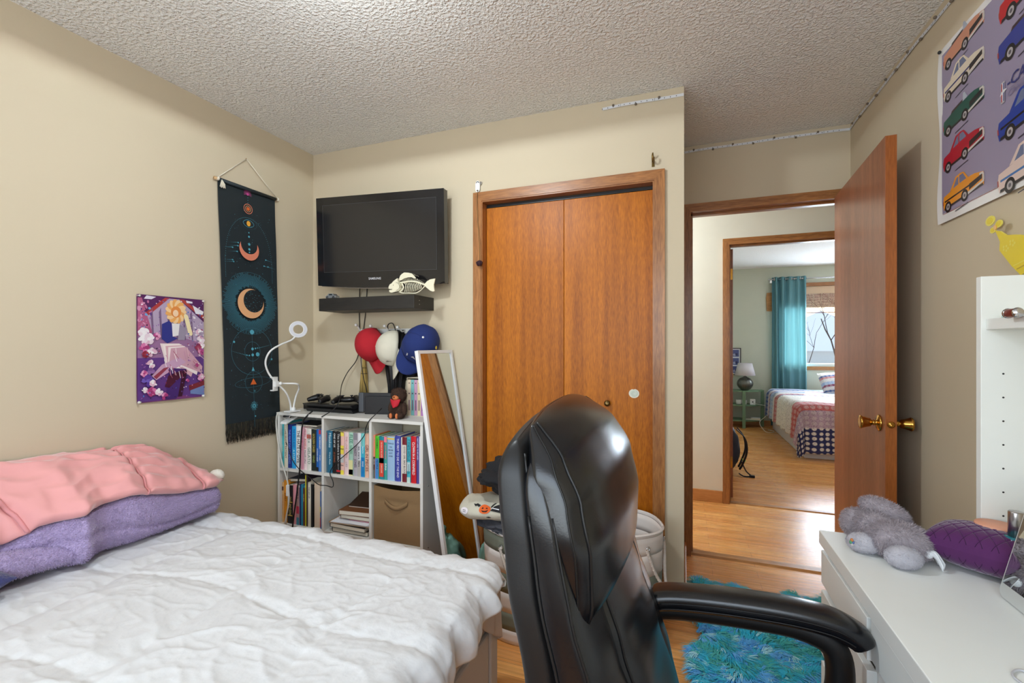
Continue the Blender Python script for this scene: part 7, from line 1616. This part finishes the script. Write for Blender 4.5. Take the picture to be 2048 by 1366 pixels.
# small things on the table shelves
for (u, lab) in ((1477, 'left white candle jar on the middle shelf of the green side table'), (1488, 'right white candle jar on the middle shelf of the green side table')):
    c = at(u, 808, y=7.76); q = MB(); q.lathe([(0, 0), (0.034, 0), (0.036, 0.003), (0.036, 0.064), (0.033, 0.064), (0.031, 0.02), (0, 0.02)], (c.x, 7.76, 0.3485), flat((232, 228, 222), .5), 24); tag(q.build('candle_jar'), lab, 'candle', 'candles on the side table')
c = at(1505, 806, y=7.76); q = MB(); q.box(c.x-0.035, c.x+0.035, 7.73, 7.77, 0.3485, 0.43, white_pl); q.lathe([(0.01, 0), (0.01, 0.002)], (c.x, 7.7295, 0.39), flat((80, 80, 84)), 12, Matrix.Rotation(math.pi/2, 3, 'X')); tag(q.build('charger', bevel=0.003), 'white charger block on the middle shelf of the green side table', 'charger')
slab('book', (0.92, 7.78, 0.1185), (0.16, 0.11, 0.012), 0.1, flat((222, 216, 200), .5), 'thin cream book lying on the lowest shelf of the green side table')
slab('book', (1.02, 7.76, 0.1185), (0.13, 0.10, 0.030), -0.1, flat((232, 230, 226), .5), 'thicker white book on the lowest shelf of the green side table')
cable([Vector((c.x, 7.735, 0.37)), Vector((c.x+0.08, 7.68, 0.36)), Vector((c.x+0.17, 7.62, 0.34)), Vector((c.x+0.16, 7.58, 0.22)), Vector((c.x+0.06, 7.50, 0.12)), Vector((c.x+0.12, 7.40, 0.01)), Vector((c.x+0.20, 7.38, 0.005)), Vector((c.x+0.24, 7.50, 0.006)), Vector((c.x+0.18, 7.58, 0.006))], 0.004, cw, 'white charger cord trailing from the green side table to the floor')
# curtain, rod, blind, wooden plaque
def curtain_mat():
    m = mat('aqua_curtain', (96, 142, 150), 0.85, var=0.04, vscale=6); n = m.node_tree; b = n.nodes['Principled BSDF']; o_ = [k for k in n.nodes if k.type == 'OUTPUT_MATERIAL'][0]
    t = n.nodes.new('ShaderNodeBsdfTranslucent'); t.inputs[0].default_value = lin((120, 176, 176)); mx = n.nodes.new('ShaderNodeMixShader'); mx.inputs[0].default_value = 0.07
    n.links.new(b.outputs[0], mx.inputs[1]); n.links.new(t.outputs[0], mx.inputs[2]); n.links.new(mx.outputs[0], o_.inputs[0]); return m
CYr = FY-0.09; cxa, cxb = at(1544, 600, y=CYr).x, at(1613, 600, y=CYr).x; zr = at(1600, 557, y=CYr).z
def curt(u, v):
    x = lerp(cxa, cxb, u); sp_ = 0.5+0.5*v; x += 0.02*(v)*math.sin(u*9)+0.03*(v-0.2)*(u-0.5)*(-1 if v < 0.3 else 0.2)-0.05*max(0, v-0.75)*(1-u)*4*0.3
    y = CYr+(0.030+0.012*math.sin(u*7))*math.sin(u*2*math.pi*5.2+1.1*math.sin(u*6)+0.9*math.sin(v*3+u*4)*v)*(1-0.25*v)+0.014*nz(u*14, v*2.2, 3)*min(1, v*3)
    return Vector((x, y, zr+0.035-(zr+0.01)*v))
q = MB(); q.grid(curt, 180, 60, curtain_mat()); e = thing('curtain', ((cxa+cxb)/2, CYr, 0.03), 'long aqua eyelet curtain gathered at the left of the far window', 'curtain'); q.build('drape', e)
for k in range(8):
    q = MB(); xx = lerp(cxa, cxb, (k+0.35)/8); q.lathe([(0.016, -0.003), (0.024, -0.003), (0.026, 0), (0.024, 0.003), (0.016, 0.003)], (xx, CYr+(0.012 if k % 2 else -0.012), zr), chrome, 18, Matrix.Rotation(math.pi/2, 3, 'Y') @ Matrix.Rotation(0.5 if k % 2 else -0.5, 3, 'X'), cap=False); q.build('eyelet', e)
e = thing('curtain_rod', (2.2, CYr, zr-0.02), 'thin silver curtain rod above the far window', 'curtain rod')
q = MB(); q.tube([(cxa-0.03, CYr, zr), (3.35, CYr, zr)], 0.010, chrome, 12); q.build('rod', e)
for x in (cxa-0.015, 3.33):
    q = MB(); q.box(x-0.012, x+0.012, CYr-0.01, FY-0.0005, zr-0.05, zr-0.010, white_pl); q.lathe([(0.012, 0), (0.016, 0.005), (0.012, 0.02), (0, 0.022)], (x-0.018 if x < 2 else x+0.018, CYr, zr), chrome, 14, Matrix.Rotation(-math.pi/2 if x < 2 else math.pi/2, 3, 'Y')); q.build('bracket', e)
bam = mat('bamboo', (140, 92, 82), 0.7, var=0.25, vscale=60, stretch=(0.4, 1, 8)); e = thing('bamboo_blind', (2.2, FY+0.02, 1.75), 'brown woven bamboo blind rolled up at the top of the far window', 'blind')
q = MB(); q.box(GX0+0.01, GX1-0.01, FY+0.005, FY+0.03, 2.02, GZ1-0.003, mat('blind_valance', (206, 176, 146), 0.6)); q.build('valance', e)
q = MB()
for k in range(24): z = 1.815+k*0.0088; q.tube([(GX0+0.012, FY+0.018-0.004*(k % 2), z), (GX1-0.012, FY+0.018-0.004*(k % 2), z)], 0.0046, bam, 6)
for k in range(18): x = GX0+0.05+k*(GX1-GX0-0.1)/17; q.tube([(x, FY+0.010, 1.81), (x, FY+0.010, 2.02)], 0.0016, flat((200, 186, 160)), 4)
q.build('slats', e)
q = MB(); q.tube([(GX0+0.012, FY+0.018, 1.735), (GX1-0.012, FY+0.018, 1.735)], 0.006, bam, 6)
for k in range(9): z = 1.745+k*0.0075; q.tube([(GX0+0.012, FY+0.018, z), (GX1-0.012, FY+0.018, z)], 0.0012, flat((206, 196, 184)), 4)
q.build('lower_hem', e)
c = at(1538, 604, y=FY-0.015); q = MB(); 
F = Fr((c.x, FY-0.001, c.z), (1, 0, 0), (0, 0, 1)); q.prism([(-.030, -.14), (.04, -.145), (.04, .145), (-.028, .14), (-.040, .06), (-.034, -.04)], F, 0, 0.022, wood('plaque_wood', (140, 96, 50), (190, 140, 84), .6, 'X')); tag(q.build('wooden_plaque', bevel=0.003), 'rough wooden plaque on the wall at the left edge of the curtain', 'plaque')
# backpack on the floor inside the far room
e = thing('backpack', (0.47, 5.0, 0), 'black and navy hiking backpack leaning inside the far room doorway', 'backpack')
pk_ = mat('pack_navy', (30, 36, 56), 0.7, bump=0.3, bscale=200); q = MB(); heap((0.395, 4.99, 0.235), (0.125, 0.17, 0.235), pk_, 0.10, 2.0, seed=5); q.build('body', e)
q = MB(); sb_ = mat('pack_strap', (18, 20, 28), 0.7)
for s, off in ((-1, 0), (1, 0.02)):
    P_ = spline([Vector((0.47+off, 4.93+s*0.05, 0.44)), Vector((0.545, 4.92+s*0.055, 0.36)), Vector((0.56, 4.91+s*0.06, 0.24)), Vector((0.525, 4.91+s*0.06, 0.12)), Vector((0.50, 4.92+s*0.05, 0.06))], 8)
    vs = [];
    for p in P_: vs += [p+Vector((0, -0.022, 0)), p+Vector((0, 0.022, 0)), p+Vector((0.012, 0.022, 0)), p+Vector((0.012, -0.022, 0))]
    q.add(vs, [(4*i+j, 4*i+(j+1) % 4, 4*i+4+(j+1) % 4, 4*i+4+j) for i in range(len(P_)-1) for j in range(4)], sb_, True)
q.build('strap', e)
q = MB(); q.tube(spline([Vector((0.52, 4.90, 0.14)), Vector((0.56, 4.86, 0.05)), Vector((0.60, 4.84, 0.012)), Vector((0.54, 4.82, 0.008)), Vector((0.50, 4.86, 0.02))], 6), 0.006, sb_, 6); q.box(0.585, 0.63, 4.82, 4.85, 0.001, 0.02, sb_); q.build('waist_belt', e)
q = MB(); q.tube([(0.53, 4.895, 0.16), (0.545, 4.885, 0.12), (0.56, 4.88, 0.145)], 0.004, flat((170, 220, 90)), 5); q.build('bright_loop', e)
